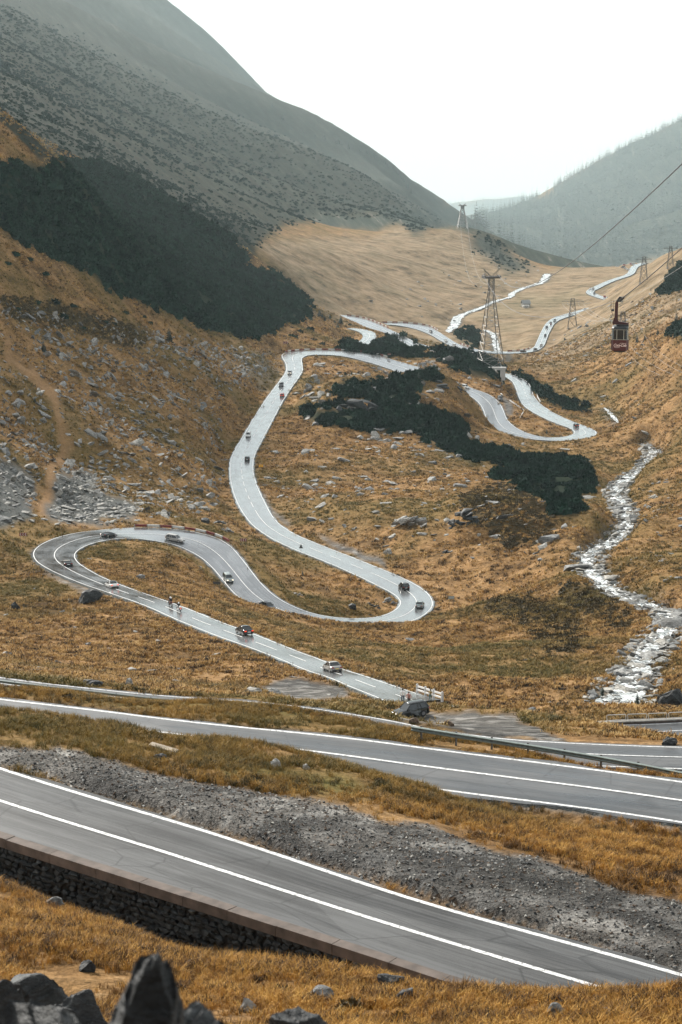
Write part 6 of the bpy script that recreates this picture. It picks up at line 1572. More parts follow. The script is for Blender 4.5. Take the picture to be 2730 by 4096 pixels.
# ------------------------------------------------------------------ people: one continuous skin grown on a posed skeleton
SKIN_M = plain('skin', (0.42, 0.24, 0.17), 0.6, 0.3, vary=0.05); HAIR_M = plain('dark hair', (0.02, 0.016, 0.013), 0.7, 0.3)
def person(pos, yaw, ht, top, legs, lab, cat='person', pose='stand', helmet=None, parent_scale=None, sleeves=True, skirt=False, group=None):
    k = ht / 1.75
    if pose == 'ride':
        J = {'pel': (0, 0, .0), 'chest': (.10, 0, .36), 'neck': (.14, 0, .56), 'head': (.17, 0, .68), 'top': (.17, 0, .80)}
        chains = lambda s: [('hip', (.04, s * .12, -.02), .10), ('knee', (.42, s * .24, -.10), .075), ('ankle', (.16, s * .22, -.50), .05), ('toe', (.34, s * .22, -.55), .045)]
        arms = lambda s: [('sh', (.13, s * .19, .48), .065), ('el', (.34, s * .30, .28), .05), ('wr', (.58, s * .28, .20), .04), ('hand', (.66, s * .27, .19), .04)]
    else:
        lean = 0.10 if pose == 'lean' else 0.0
        J = {'pel': (0, 0, .92), 'chest': (lean, 0, 1.28), 'neck': (lean * 1.4, 0, 1.50), 'head': (lean * 1.6, 0, 1.60), 'top': (lean * 1.6, 0, 1.73)}
        chains = lambda s: [('hip', (0, s * .10, .88), .105), ('knee', (.02, s * .12, .48), .07), ('ankle', (-.02, s * .13, .09), .048), ('toe', (.14, s * .15, .035), .042)]
        bend = (0.22 if pose in ('hands', 'lean') else 0.02)
        arms = lambda s: [('sh', (lean, s * .19, 1.42), .065), ('el', (lean - .04, s * (.27 + bend * .3), 1.14), .05), ('wr', (lean + .04 + bend, s * (.27 - bend * .6), .92 + bend * .25), .036), ('hand', (lean + .08 + bend, s * (.26 - bend * .8), .84 + bend * .35), .036)]
    V = [J['pel'], J['chest'], J['neck'], J['head'], J['top']]; Rd = [.135, .15, .055, .095, .075]; E = [(0, 1), (1, 2), (2, 3), (3, 4)]
    for s in (1, -1):
        p_ = 0
        for nm, c_, r_ in chains(s): V.append(c_); Rd.append(r_); E.append((p_, len(V) - 1)); p_ = len(V) - 1
        p_ = 1
        for nm, c_, r_ in arms(s): V.append(c_); Rd.append(r_); E.append((p_, len(V) - 1)); p_ = len(V) - 1
    me = bpy.data.meshes.new('person'); me.from_pydata([tuple(c * k for c in v_) for v_ in V], E, []); me.update()
    tmp = bpy.data.objects.new('person', me); COL.objects.link(tmp)
    md = tmp.modifiers.new('skin', 'SKIN'); md.use_smooth_shade = True
    for i_, sv in enumerate(me.skin_vertices[0].data): sv.radius = (Rd[i_] * k * (1.15 if i_ < 2 else 1), Rd[i_] * k); sv.use_root = (i_ == 0)
    ms = tmp.modifiers.new('sub', 'SUBSURF'); ms.levels = 1; ms.render_levels = 1
    dg = bpy.context.evaluated_depsgraph_get(); em = bpy.data.meshes.new_from_object(tmp.evaluated_get(dg)); bpy.data.objects.remove(tmp)
    em.name = 'person'
    for m_ in (legs, top, SKIN_M, HAIR_M, M_BLACK): em.materials.append(m_)
    hd = Vector(J['head']) * k; neck_z = J['neck'][2] * k; waist = (J['pel'][2] + .06) * k; ank = (0.11 * k if pose != 'ride' else -.47 * k)
    ids = []
    for f in em.polygons:
        c_ = f.center
        if c_.z > neck_z + .02 * k: m_i = 3 if (c_.z > hd.z + .07 * k or c_.x < hd.x - .02 * k) else 2
        elif c_.z > waist: m_i = 2 if (not sleeves and abs(c_.y) > .24 * k) or abs(c_.y) > .3 * k else 1
        elif pose != 'ride' and abs(c_.y) > .205 * k and c_.z > .7 * k: m_i = 2
        elif pose == 'ride' and c_.x > .5 * k: m_i = 2
        elif c_.z < ank: m_i = 4
        else: m_i = 0
        ids.append(m_i)
    em.polygons.foreach_set('material_index', ids)
    o = link('person', em); o.location = pos; o.rotation_euler = (0, 0, yaw); tag(o, lab, 'person', group)
    if helmet:
        rings = [[(hd.x + .02 * k + .15 * k * math.cos(g) * f, .135 * k * math.sin(g) * f, hd.z + z * k) for g in np.arange(0, 6.28, .63)] for z, f in ((-.08, .85), (.0, 1), (.08, .95), (.15, .65), (.185, .2))]
        MB().loft(rings).build('helmet', helmet, o, True)
        MB().box((hd.x + .14 * k, 0, hd.z + .01 * k), (.06 * k, .19 * k, .09 * k)).build('visor', M_GLASS, o)
    else:
        rings = [[(hd.x - .015 * k + .118 * k * math.cos(g) * f, .108 * k * math.sin(g) * f, hd.z + z * k) for g in np.arange(0, 6.28, .63)] for z, f in ((.035, .9), (.08, 1), (.13, .82), (.165, .3))]
        MB().loft(rings).build('hair', HAIR_M, o, True)
        MB().box((hd.x + .105 * k, 0, hd.z + .0 * k), (.03 * k, .026 * k, .05 * k)).build('nose', SKIN_M, o)
    return o
CL = lambda n_, c_: plain(n_, c_, 0.85, 0.2, vary=0.15, scale=5)
WHITE_T, JEANS, PINK, DKPANT, STRIPE, TEAL, BLK_L, RED_C = CL('white cotton', (0.72, 0.71, 0.69)), CL('blue denim', (0.07, 0.10, 0.15)), CL('pink knit', (0.42, 0.22, 0.19)), CL('dark trousers', (0.03, 0.03, 0.04)), None, CL('teal trousers', (0.04, 0.12, 0.13)), CL('black leather', (0.015, 0.015, 0.017)), CL('red jacket', (0.5, 0.03, 0.05))
t = NT('striped shirt'); wv = t.add('ShaderNodeTexWave', wave_type='BANDS', bands_direction='Z'); wv.inputs['Scale'].default_value = 3.2; t.link(t.coords(), wv.inputs[0])
t.base(t.ramp(wv.outputs[0], [(0.4, (0.05, 0.035, 0.02)), (0.6, (0.62, 0.45, 0.18))], 'CONSTANT')); t.set(0.85, 0.2); STRIPE = t.m
def feet(u, v, rmin=150): g = ground_at(u, v, rmin); return g
person(feet(1612, 2815), R(75), 1.75, WHITE_T, JEANS, 'person in white tee and jeans standing behind the parked black estate')
person(feet(1637, 2822), R(250), 1.60, PINK, DKPANT, 'person in pink top leaning on the far side of the parked estate', pose='lean')
person(feet(1722, 2802), R(60), 1.62, STRIPE, TEAL, 'person in striped shirt and teal trousers near the white railing', pose='hands')
for (u, v, lab) in ((2203, 1302, 'walker in red at the verge behind the silver car'), (2208, 1303, 'walker in red stepping ahead along the valley road')):
    p, a, k = on_road('i', u, v); person(p, a, 1.9, RED_C, DKPANT, lab)

# ------------------------------------------------------------------ motorcycles with riders
def motorcycle(pos, yaw, main, second, lab, boxes, brake=True):
    root = empty('motorcycle', pos, yaw); tag(root, lab, 'motorcycle', 'touring motorcycles')
    for x in (.76, -.72):
        w_ = empty('wheel', (x, 0, .32)); w_.parent = root
        MB().disc((0, 0, 0), (0, 1, 0), .32, .15, 16).build('tyre', M_BLACK, w_); MB().disc((0, 0, 0), (0, 1, 0), .21, .16, 12).build('rim', M_CHROME, w_)
    MB().tube([(.66, 0, .95), (.2, 0, .85), (-.4, 0, .75), (-.72, 0, .32)], .05).tube([(.2, 0, .85), (.1, 0, .35), (-.3, 0, .32), (-.4, 0, .75)], .05).build('frame', M_TRIM, root)
    for s_ in (1, -1): MB().bar((.6, s_ * .1, 1.0), (.76, s_ * .1, .32), .03).build('fork', M_CHROME, root)
    MB().loft([[(x, y * w, z0 + (z1 - z0) * f) for y, f in ((-1, .2), (-.8, .9), (0, 1), (.8, .9), (1, .2), (0, 0))] for x, w, z0, z1 in ((.02, .15, .72, .95), (.2, .2, .7, 1.08), (.45, .17, .75, 1.05), (.55, .1, .8, .98))]).build('fuel_tank', main, root, True)
    MB().box((.12, 0, .5), (.42, .34, .36)).build('engine', M_DSTEEL, root)
    bevel(MB().box((-.32, 0, .84), (.72, .3, .12)).build('seat', M_BLACK, root), .04)
    MB().loft([[(.56, -.24, .74), (.56, .24, .74), (.52, .2, 1.12), (.52, -.2, 1.12)], [(.84, -.1, .82), (.84, .1, .82), (.74, .12, 1.1), (.74, -.12, 1.1)]]).build('fairing', main, root)
    MB().box((.62, 0, 1.24), (.03, .34, .3)).build('windscreen', M_GLASS, root)
    MB().tube([(.45, -.4, 1.08), (.58, -.2, 1.1), (.58, .2, 1.1), (.45, .4, 1.08)], .022).build('handlebar', M_TRIM, root)
    for s_ in (1, -1):
        MB().box((.5, s_ * .46, 1.22), (.04, .12, .09)).build('mirror', M_TRIM, root)
        if boxes: bevel(MB().box((-.66, s_ * .34, .66), (.5, .2, .38)).build('pannier', second, root), .05)
    if boxes: bevel(MB().box((-.9, 0, 1.02), (.4, .46, .32)).build('top_box', second, root), .06)
    MB().bar((-.05, -.2, .34), (-.85, -.24, .42), .06, 8).build('exhaust', M_CHROME, root)
    MB().box((-1.06, 0, .86), (.1, .26, .12)).build('tail_light', M_TAILON if brake else M_TAIL, root); MB().box((.85, 0, .95), (.06, .18, .15)).build('headlight', M_HEAD, root)
    MB().box((-1.02, 0, .62), (.02, .2, .17)).build('number_plate', M_PLATE, root)
    return root
WH_H = plain('white helmet', (0.78, 0.78, 0.77), 0.25, 0.5, vary=0.03)
p, a, k = on_road('e', 716, 2446)
motorcycle(p, a, paint(WHITEP), paint(WHITEP), 'white touring motorcycle with boxes and a glowing tail light', True)
person(p + Vector((-math.cos(a) * .22, -math.sin(a) * .22, .90)), a, 1.8, BLK_L, BLK_L, 'rider in black with white helmet on the white touring motorcycle', pose='ride', helmet=WH_H)
p, a, k = on_road('e', 683, 2420)
motorcycle(p, a, paint(BLACKP), paint(BLACKP), 'black motorcycle carrying two riders ahead of the white one', False, False)
person(p + Vector((-math.cos(a) * .12, -math.sin(a) * .12, .90)), a, 1.78, BLK_L, BLK_L, 'rider in black with white helmet steering the black motorcycle', pose='ride', helmet=WH_H)
person(p + Vector((-math.cos(a) * .60, -math.sin(a) * .60, 1.0)), a, 1.68, BLK_L, CL('bare legs', (0.5, 0.3, 0.22)), 'pillion rider with pale legs and white helmet on the black motorcycle', pose='ride', helmet=WH_H)

# ------------------------------------------------------------------ lattice towers
def lattice(root, levels, zs, leg_w, br_w, legm, brm, cross=True, ring=True):
    """levels: half widths at heights zs; legs, rings and crossed braces, each its own bar."""
    cor = [(1, 1), (-1, 1), (-1, -1), (1, -1)]
    for cx, cy in cor:
        m = MB()
        for k in range(len(zs) - 1): m.bar((cx * levels[k], cy * levels[k], zs[k]), (cx * levels[k + 1], cy * levels[k + 1], zs[k + 1]), leg_w)
        m.build('leg', legm, root)
    for k in range(len(zs) - 1):
        for j in range(4):
            (ax, ay), (bx, by) = cor[j], cor[(j + 1) % 4]; a0, a1 = levels[k], levels[k + 1]
            A0, B0, A1, B1 = (ax * a0, ay * a0, zs[k]), (bx * a0, by * a0, zs[k]), (ax * a1, ay * a1, zs[k + 1]), (bx * a1, by * a1, zs[k + 1])
            MB().bar(A0, B1, br_w).build('brace', brm, root); MB().bar(B0, A1, br_w).build('brace', brm, root)
            if ring: MB().bar(A1, B1, br_w).build('ring_bar', brm, root)
def cable_tower(base, H_, hw0, hwt, name_lab, npan, lw, rot, arm_w, legm, brm):
    root = empty('cable_tower', base, rot); tag(root, name_lab, 'tower', 'cable car towers')
    zt_ = H_ * .80; zs = [-2.0] + [zt_ * (1 - (1 - (k / npan)) ** 1.0) for k in range(1, npan + 1)]; lv = [hw0 + (hwt - hw0) * max(z, 0) / zt_ for z in zs]
    lattice(root, lv, zs, lw, lw * .42, legm, brm)
    z2 = [zt_, zt_ + (H_ * .93 - zt_) / 3, zt_ + (H_ * .93 - zt_) * 2 / 3, H_ * .93]; lattice(root, [hwt] * 4, z2, lw, lw * .42, legm, legm)
    MB().box((0, 0, H_ * .945), (arm_w, hwt * 2.4, H_ * .022)).build('platform', M_DSTEEL, root)
    for s_ in (1, -1):
        MB().box((s_ * arm_w * .47, 0, H_ * .95), (arm_w * .13, hwt * 3.4, H_ * .030)).build('rope_saddle', M_DSTEEL, root)
        for y in (-hwt, hwt): MB().bar((s_ * hwt * .3, y, H_ * .955), (s_ * arm_w * .48, y * .6, H_ * 1.03), lw * .6).build('service_arm', legm, root); MB().bar((s_ * arm_w * .30, y, H_ * .95), (s_ * arm_w * .40, y * .7, H_ * 1.01), lw * .4).build('arm_strut', legm, root)
        for k in range(5): MB().bar((s_ * arm_w * (.1 + k * .09), -hwt * 1.2, H_ * .955), (s_ * arm_w * (.1 + k * .09), -hwt * 1.2, H_ * .978), lw * .25).build('rail_post', legm, root)
    for f in (.30, .62): MB().box((0, 0, zt_ * f), (hwt * 1.5, hwt * 1.5, .25)).build('landing', brm, root)
    return root
r_t = 1195.0
tb = Vector(at_r(1962, 1452, r_t)); tb.z = min(tb.z, float(ground_z(np.array(tb.x), np.array(tb.y))) + 1.5)
t_top = at_r(1970, 1088, r_t)[2]; TH = t_top - tb.z
tower = cable_tower(tb, TH, 6.6, 1.35, 'tall lattice cable car tower on the pine crest above the far hairpin', 9, 0.22, R(12), 9.4, M_DSTEEL, M_LSTEEL)
ft = empty('tower_footing', Vector(at_r(2012, 1512, r_t - 12))); tag(ft, 'stepped pale concrete footing under the tall cable tower', 'footing')
MB().box((0, 0, 2.0), (2.6, 2.6, 6.5)).build('pier', M_WHITECONC, ft); MB().box((-5, 1, 5.2), (7.5, 2.4, 1.6)).build('beam', M_WHITECONC, ft); MB().box((0.2, -.2, 5.6), (3.2, 3.0, 1.0)).build('cap', M_WHITECONC, ft)
g1 = ground_at(1850, 912, 2500); s1 = FPX / math.hypot(g1.x, g1.y)
mast = cable_tower(g1, 92 / s1, 22 / s1 * .9, 5.5 / s1, 'distant pale cable tower on the grassy spur', 6, 1.3 / s1, R(6), 28 / s1, M_LSTEEL, M_LSTEEL)
g2 = ground_at(1894, 912, 2500); s2 = FPX / math.hypot(g2.x, g2.y)
fr = empty('steel_frame', g2, R(8)); tag(fr, 'distant rectangular steel frame beside the cable tower on the spur', 'frame'); W2, H2 = 17 / s2 / 2, 50 / s2
for sx in (1, -1):
    for sy in (1, -1): MB().bar((sx * W2, sy * W2 * .8, -2), (sx * W2, sy * W2 * .8, H2), .9 / s2).build('leg', M_DSTEEL, fr)
for z in (.62, 1.0):
    for sy in (1, -1): MB().bar((-W2, sy * W2 * .8, H2 * z), (W2, sy * W2 * .8, H2 * z), .7 / s2).build('cross_bar', M_DSTEEL, fr)
    for sx in (1, -1): MB().bar((sx * W2, -W2 * .8, H2 * z), (sx * W2, W2 * .8, H2 * z), .7 / s2).build('cross_bar', M_DSTEEL, fr)
for sy in (1, -1): MB().bar((-W2, sy * W2 * .8, 0), (0, sy * W2 * .8, H2 * .6), .6 / s2).build('brace', M_DSTEEL, fr); MB().bar((W2, sy * W2 * .8, 0), (0, sy * W2 * .8, H2 * .6), .6 / s2).build('brace', M_DSTEEL, fr)

# power pylons
def pylon(u, v, vtop, armpx, lab, rmin, rot=0.0, mat=M_DSTEEL):
    g = ground_at(u, v, rmin); r_ = math.hypot(g.x, g.y); s = FPX / r_; Hh = (v - vtop) / s; aw = armpx / s / 2
    root = empty('power_pylon', g, rot); tag(root, lab, 'pylon', 'power pylons'); w0 = Hh * .15; w1 = Hh * .055; lw = max(.14, .65 / s)
    zs = [-1.5, Hh * .3, Hh * .58, Hh * .8, Hh]; lattice(root, [w0 * 1.03, w0 + (w1 - w0) * .3, w0 + (w1 - w0) * .58, w0 + (w1 - w0) * .8, w1], zs, lw, lw * .7, mat, mat)
    zc = Hh * .90
    for y in (-w1, w1): MB().bar((-aw, y * .4, zc), (aw, y * .4, zc), lw).build('cross_arm', mat, root)
    for s_ in (1, -1): MB().bar((s_ * aw, 0, zc), (s_ * w1 * .8, 0, Hh * .99), lw * .6).build('arm_stay', mat, root)
    tips = []
    for x in (-aw * .97, -aw * .48, aw * .48, aw * .97):
        MB().bar((x, 0, zc), (x, 0, zc - 2.2), lw * .55, 6).build('insulator', M_LSTEEL, root); tips.append(Matrix.Rotation(rot, 3, 'Z') @ Vector((x, 0, zc - 2.2)) + g)
    for s_ in (1, -1): MB().box((s_ * w0, -w0, -.3), (1.5, 1.5, 1.6)).build('footing', M_CONC, root)
    return tips
T1 = pylon(2290, 1308, 1192, 88, 'dark lattice pylon standing over the valley road', 1300)
T2 = pylon(2490, 1378, 1246, 104, 'lattice pylon half hidden behind the red cable car', 900, R(4))
T3 = pylon(2575, 1130, 1028, 62, 'lattice pylon on the slope above the distant bends', 1500)
T4 = pylon(2682, 1066, 984, 56, 'lattice pylon on the skyline of the grassy slope', 1500)
M_WIRE = plain('pale wire', (0.28, 0.28, 0.27), 0.5, 0.4, 0.3, vary=0.05); M_ROPE = plain('dark steel rope', (0.025, 0.025, 0.026), 0.5, 0.4, 0.4, vary=0.05)
def rope(a_, b_, sag, rad, mat, name, lab, cat, grp, n_=40, r2=None):
    a_, b_ = Vector(a_), Vector(b_); pts = [a_.lerp(b_, k / n_) - Vector((0, 0, 4 * sag * (k / n_) * (1 - k / n_))) for k in range(n_ + 1)]
    m = MB(); rr__ = [rad + ((r2 if r2 is not None else rad) - rad) * k / n_ for k in range(n_ + 1)]
    rings = []
    for k, p in enumerate(pts):
        d_ = (pts[min(k + 1, n_)] - pts[max(k - 1, 0)]).normalized(); s_ = d_.cross(Vector((0, 0, 1))).normalized(); u_ = s_.cross(d_)
        rings.append([tuple(p + (s_ * math.cos(g) + u_ * math.sin(g)) * rr__[k]) for g in (0, 1.2566, 2.5133, 3.7699, 5.0265)])
    m.loft(rings); o = m.build(name, mat); tag(o, lab, cat, grp); return pts
end_ = [Vector(at_r(u, v, 420)) for u, v in ((2640, 1500), (2700, 1500), (2800, 1520), (2860, 1520))]
for k in range(4):
    rope(T3[k], T1[k], 9, .05, M_WIRE, 'power_line', 'thin pale wire between the distant slope pylon and the road pylon', 'wire', 'power lines', 24)
    rope(T1[k], T2[k], 7, .05, M_WIRE, 'power_line', 'thin pale wire between the road pylon and the one behind the cable car', 'wire', 'power lines between the pylons', 24)
    rope(T2[k], end_[k], 6, .018, M_WIRE, 'power_line', 'thin pale wire running up the slope past the cable car', 'wire', 'power lines on the slope', 24)

# ------------------------------------------------------------------ cable car
RG_ = 340.0
hang = Vector(at_r(2489, 1196, RG_)); sg_ = FPX / RG_; px = 1.0 / (7.84 * sg_)       # metres per zoomed pixel
gon = empty('cable_car', hang, R(-9)); tag(gon, 'dark red cable car cabin with white lettering hanging from the rope', 'cable car')
M_GRED = plain('dark red cabin paint', (0.062, 0.006, 0.005), 0.35, 0.5, vary=0.12, scale=1.5); M_CREAM = plain('cream window frame', (0.4, 0.38, 0.31), 0.45, 0.4, vary=0.06); M_GBLK = plain('black cabin roof', (0.018, 0.02, 0.021), 0.45, 0.4); M_GRUST = plain('red brown hanger', (0.045, 0.008, 0.006), 0.5, 0.4, vary=0.2, scale=3)
def GX(x): return (x - 850) * px
def GZ(y): return (310 - y) * px
x0, x1 = GX(570), GX(1068); cxm = (x0 + x1) / 2; wc = (x1 - x0) / 2; dep = wc * 1.25; zb, zw, zr_ = GZ(1900), GZ(1548), GZ(1235)
def rrect(z, wx, wy, c=.28, inset=0): 
    return [(cxm + sx * (wx - (c if a_ else 0)), sy * (wy - (0 if a_ else c)), z) for sx, sy, a_ in ((-1, -1, 0), (-1, -1, 1), (1, -1, 1), (1, -1, 0), (1, 1, 0), (1, 1, 1), (-1, 1, 1), (-1, 1, 0))]
MB().loft([rrect(zb - .02, wc * .86, dep * .9), rrect(zb + .14, wc, dep), rrect(zw, wc, dep)]).build('lower_body', M_GRED, gon)
MB().loft([rrect(zb - .22, wc * .7, dep * .7), rrect(zb - .02, wc * .8, dep * .82)]).build('underframe', M_GBLK, gon)
MB().loft([rrect(zw, wc * .965, dep * .965), rrect(zr_, wc * .955, dep * .955)]).build('window_band', M_GLASS, gon)
MB().loft([rrect(zr_, wc * .99, dep * .99), rrect(zr_ + .2, wc * 1.03, dep * 1.0), rrect(GZ(1150), wc * .9, dep * .9)]).build('roof', M_GBLK, gon)
fr_ = .045
for face in (-1, 1):
    for xx in (x0 + .06, x0 + (x1 - x0) * .315, x0 + (x1 - x0) * .745, x1 - .06):
        MB().box((xx, face * dep * .985, (zw + zr_) / 2), (fr_ * 1.6, .05, zr_ - zw)).build('window_post', M_CREAM, gon)
    for z in (zw + .01, zr_ - .01): MB().box((cxm, face * dep * .985, z), (wc * 1.7, .052, fr_)).build('window_rail', M_CREAM, gon)
for side_ in (-1, 1):
    for f in (-.92, -.45, 0, .45, .92): MB().box((cxm + side_ * wc * .985, f * dep * .8, (zw + zr_) / 2), (.05, fr_ * 1.6, zr_ - zw)).build('window_post', M_CREAM, gon)
    for z in (zw + .01, zr_ - .01): MB().box((cxm + side_ * wc * .985, 0, z), (.052, dep * 1.6, fr_)).build('window_rail', M_CREAM, gon)
    MB().box((cxm + side_ * (wc + .05), 0, (zb + zw) / 2), (.10, dep * .9, (zw - zb) * .9)).build('door', M_GRED, gon)
# frame and hanger
MB().loft([[(GX(580), y, GZ(1095)), (GX(1072), y, GZ(1105)), (GX(1072), y, GZ(1055)), (GX(760), y, GZ(1000)), (GX(735), y, GZ(900)), (GX(622), y, GZ(900)), (GX(575), y, GZ(1040))] for y in (-.28, .28)]).build('carrying_frame', M_GRUST, gon)
MB().box((GX(890), 0, GZ(1128)), (wc * 1.5, dep * .9, .24)).build('buffer', M_GBLK, gon)
MB().loft([[(GX(632), y, GZ(910)), (GX(735), y, GZ(910)), (GX(738), y, GZ(345)), (GX(690), y, GZ(345)), (GX(642), y, GZ(440))] for y in (-.2, .2)]).build('hanger_arm', M_GRUST, gon)
MB().loft([[(GX(690), y, GZ(400)), (GX(820), y, GZ(398)), (GX(940), y, GZ(265)), (GX(900), y, GZ(245)), (GX(770), y, GZ(235)), (GX(715), y, GZ(300))] for y in (-.24, .24)]).build('carriage', M_GBLK, gon)
for k in range(4):
    MB().disc((GX(770 + k * 42), -.28, GZ(335 - k * 28)), (0, 1, 0), .14, .1, 12).build('sheave', M_DSTEEL, gon)
lad = MB()
for y in (-.16, .16): lad.bar((GX(600), y, GZ(360)), (GX(600), y, GZ(700)), .022); lad.bar((GX(515), y, GZ(360)), (GX(515), y, GZ(640)), .022); lad.bar((GX(515), y, GZ(640)), (GX(610), y, GZ(870)), .022)
lad.build('ladder_cage', M_GRUST, gon)
for k in range(4): MB().bar((GX(515), -.16, GZ(365 + k * 85)), (GX(630), -.16, GZ(365 + k * 85)), .018).build('cage_hoop', M_GRUST, gon)
MB().box((GX(575), 0, GZ(660)), (.42, .5, .30)).build('service_platform', M_GBLK, gon)
# lettering
fc = bpy.data.curves.new('lettering', 'FONT'); fc.body = 'Coca-Cola'; fc.size = 0.62; fc.shear = 0.42; fc.space_character = 0.86; fc.align_x = 'CENTER'; fc.align_y = 'CENTER'; fc.extrude = 0.012; fc.offset = 0.006; fc.fill_mode = 'BOTH'
ft_ = bpy.data.objects.new('lettering', fc); COL.objects.link(ft_)
dg = bpy.context.evaluated_depsgraph_get(); tm = bpy.data.meshes.new_from_object(ft_.evaluated_get(dg)); bpy.data.objects.remove(ft_)
M_LET = plain('pale lettering', (0.78, 0.58, 0.50), 0.5, 0.4, vary=0.05)
tm.materials.clear(); tm.materials.append(M_LET)
wtx = max(v_.co.x for v_ in tm.vertices) - min(v_.co.x for v_ in tm.vertices)
lo = link('lettering', tm, None, gon); lo.location = (cxm + .02, -dep - .02, (zb + zw) / 2 + .02); lo.rotation_euler = (R(90), 0, 0); kx = wc * 1.58 / wtx; lo.scale = (kx, kx * 1.12, 1)
sw = MB(); pts = [(-.55, -.30), (-.35, -.36), (-.12, -.33), (.02, -.31)]
sw.tube([Vector((cxm + a_ * wc * 1.2, -dep - .02, (zb + zw) / 2 + b_)) for a_, b_ in pts], .022, 5).build('swash', M_LET, gon)
sw = MB(); sw.tube([Vector((cxm + a_ * wc, -dep - .02, (zb + zw) / 2 + b_)) for a_, b_ in [(.0, .30), (.25, .38), (.5, .33), (.72, .36), (.8, .38)]], .022, 5).build('swash', M_LET, gon)
# ropes
def sag_for(a_, b_, u, v):
    lo_, hi_ = -150.0, 150.0
    a_, b_ = Vector(a_), Vector(b_)
    for _ in range(40):
        m_ = (lo_ + hi_) / 2; ks_ = np.linspace(0, 1, 300); P_ = np.array([a_.lerp(b_, f) for f in ks_]); P_[:, 2] -= 4 * m_ * ks_ * (1 - ks_)
        pu_, pv_ = project(P_); k = int(np.argmin(np.abs(pu_ - u)))
        if pv_[k] < v: lo_ = m_
        else: hi_ = m_
    return m_
Rt = Matrix.Rotation(R(12), 3, 'Z')
TL, TR = tb + Rt @ Vector((-9.4 * .47, 0, TH * .962)), tb + Rt @ Vector((9.4 * .47, 0, TH * .962))
Rm = Matrix.Rotation(R(6), 3, 'Z'); ML, MR = g1 + Rm @ Vector((-13 / s1, 0, 89 / s1)), g1 + Rm @ Vector((13 / s1, 0, 89 / s1))
car_top = Vector(at_r(2488, 1193, RG_))
rope(TL, car_top, sag_for(TL, car_top, 2120, 1264), .10, M_ROPE, 'cable', 'track rope sagging from the tall tower down to the cable car', 'cable', None, 60, .05)
rope(car_top, Vector(at_r(2790, 935, 210)), .25, .075, M_ROPE, 'cable', 'taut dark rope climbing from the cable car out of view', 'cable', None, 20, .055)
rope(Vector(at_r(2500, 1201, RG_)), Vector(at_r(2760, 1045, 225)), .2, .022, M_WIRE, 'cable', 'thin pale haul rope below the taut dark one', 'cable', None, 20, .018)
q_end = Vector(at_r(2900, 490, 170))
rope(TR, q_end, sag_for(TR, q_end, 2375, 980), .13, M_ROPE, 'cable', 'long dark rope crossing in front of the misty forest', 'cable', None, 80, .05)
rope(ML, TL, sag_for(ML, TL, 1870, 1090), .07, M_WIRE, 'cable', 'pale rope from the distant tower, outer of the pair', 'cable', None, 60, .05)
rope(MR, TR, sag_for(MR, TR, 1912, 1100), .07, M_WIRE, 'cable', 'pale rope from the distant tower, inner of the pair', 'cable', None, 60, .05)

# ------------------------------------------------------------------ sheepfold in the valley
gs = ground_at(2105, 1228, 1700); ss = FPX / math.hypot(gs.x, gs.y)
hut = empty('shepherd_hut', gs + Vector((0, 4, 0)), R(14)); tag(hut, 'small grey roofed shepherd hut on the green valley floor', 'hut'); W3 = 34 / ss / 2
MB().box((0, 0, W3 * .35), (W3 * 1.9, W3 * 1.2, W3 * .9)).build('wall', M_CONC, hut)
for s_ in (1, -1): MB().loft([[(-W3 * 1.05, s_ * W3 * .75, W3 * .7), (W3 * 1.05, s_ * W3 * .75, W3 * .7), (W3 * 1.05, 0, W3 * 1.5), (-W3 * 1.05, 0, W3 * 1.5)], [(-W3 * 1.05, s_ * W3 * .75, W3 * .78), (W3 * 1.05, s_ * W3 * .75, W3 * .78), (W3 * 1.05, 0, W3 * 1.58), (-W3 * 1.05, 0, W3 * 1.58)]]).build('roof_slope', M_LSTEEL, hut)
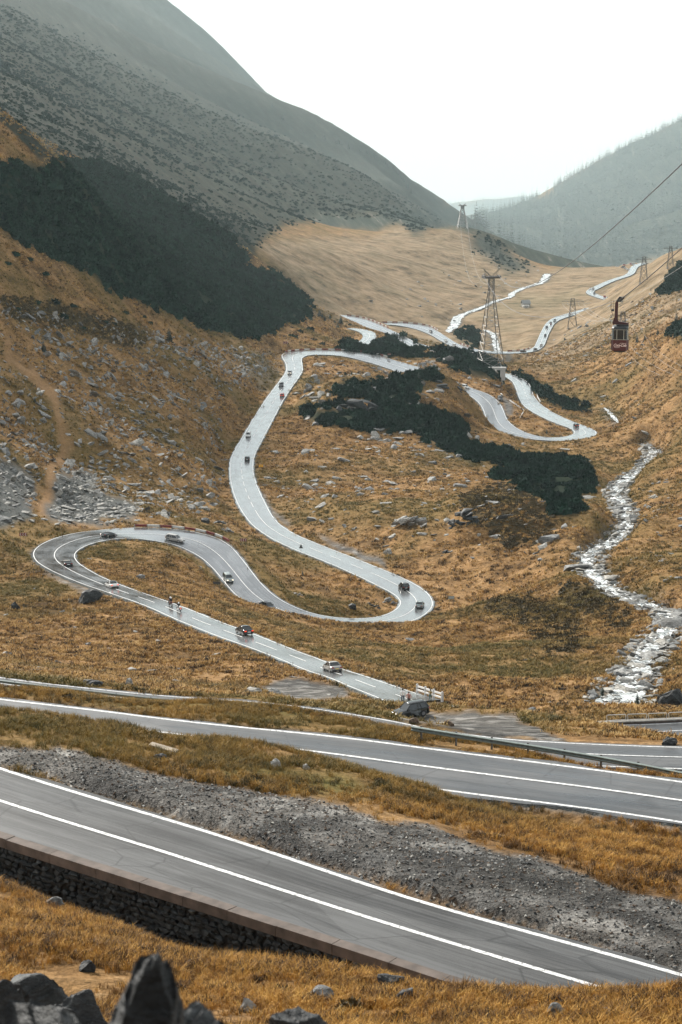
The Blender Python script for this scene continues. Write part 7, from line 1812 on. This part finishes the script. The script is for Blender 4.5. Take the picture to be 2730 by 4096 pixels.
MB().box((-W3 * .4, -W3 * .61, W3 * .2), (W3 * .3, .08, W3 * .6)).build('door', M_BARK, hut)
cv = empty('caravan', ground_at(2104, 1232, 1700) + Vector((0, -2, 0)), R(8)); tag(cv, 'white caravan parked in front of the shepherd hut', 'caravan'); W4 = 26 / ss / 2
bevel(MB().box((0, 0, W4 * .55), (W4 * 2, W4 * .9, W4 * .85)).build('body', M_WHITE, cv), W4 * .18)
MB().box((0, -W4 * .452, W4 * .7), (W4 * 1.1, .05, W4 * .24)).build('window', M_GLASS, cv)
for x in (-.3, .1): 
    MB().disc((W4 * x, -W4 * .42, W4 * .12), (0, 1, 0), W4 * .14, .2, 12).build('wheel', M_BLACK, cv)
# concrete slab on the bank between the near roads
gs = ground_at(655, 3002); sl = empty('concrete_slab', gs + Vector((0, 0, .12)), R(-24)); sl.rotation_euler = (R(10), R(8), R(-24)); tag(sl, 'fallen concrete slab lying in the grass bank between the near roads', 'slab')
bevel(MB().box((0, 0, 0), (1.45, .34, .12)).build('slab', plain('weathered concrete', (0.30, 0.25, 0.19), .9, .2, vary=.35, scale=4), sl), .02)
HAZE = 2.8e-5
# ------------------------------------------------------------------ the misty air of the valley
hb = bmesh.new()
bmesh.ops.create_cube(hb, size=1.0)
hm = bpy.data.meshes.new('haze'); hb.to_mesh(hm); hb.free()
ztop = float(max(ZN.max() + 60, 30)); zbot = float(ZN.min() - 6)
haze = link('haze', hm)
haze.scale = (36000, 47000, ztop - zbot); haze.location = (0, 23000, (ztop + zbot) / 2)
tag(haze, kind='stuff')
hmat = bpy.data.materials.new('valley mist'); hmat.use_nodes = True
hn = hmat.node_tree.nodes; hn.clear()
ho = hn.new('ShaderNodeOutputMaterial'); hv = hn.new('ShaderNodeVolumePrincipled')
hv.inputs['Color'].default_value = (0.80, 0.975, 1.0, 1); hv.inputs['Density'].default_value = HAZE; hv.inputs['Anisotropy'].default_value = 0.0
hmat.node_tree.links.new(hv.outputs[0], ho.inputs['Volume'])
hm.materials.append(hmat)
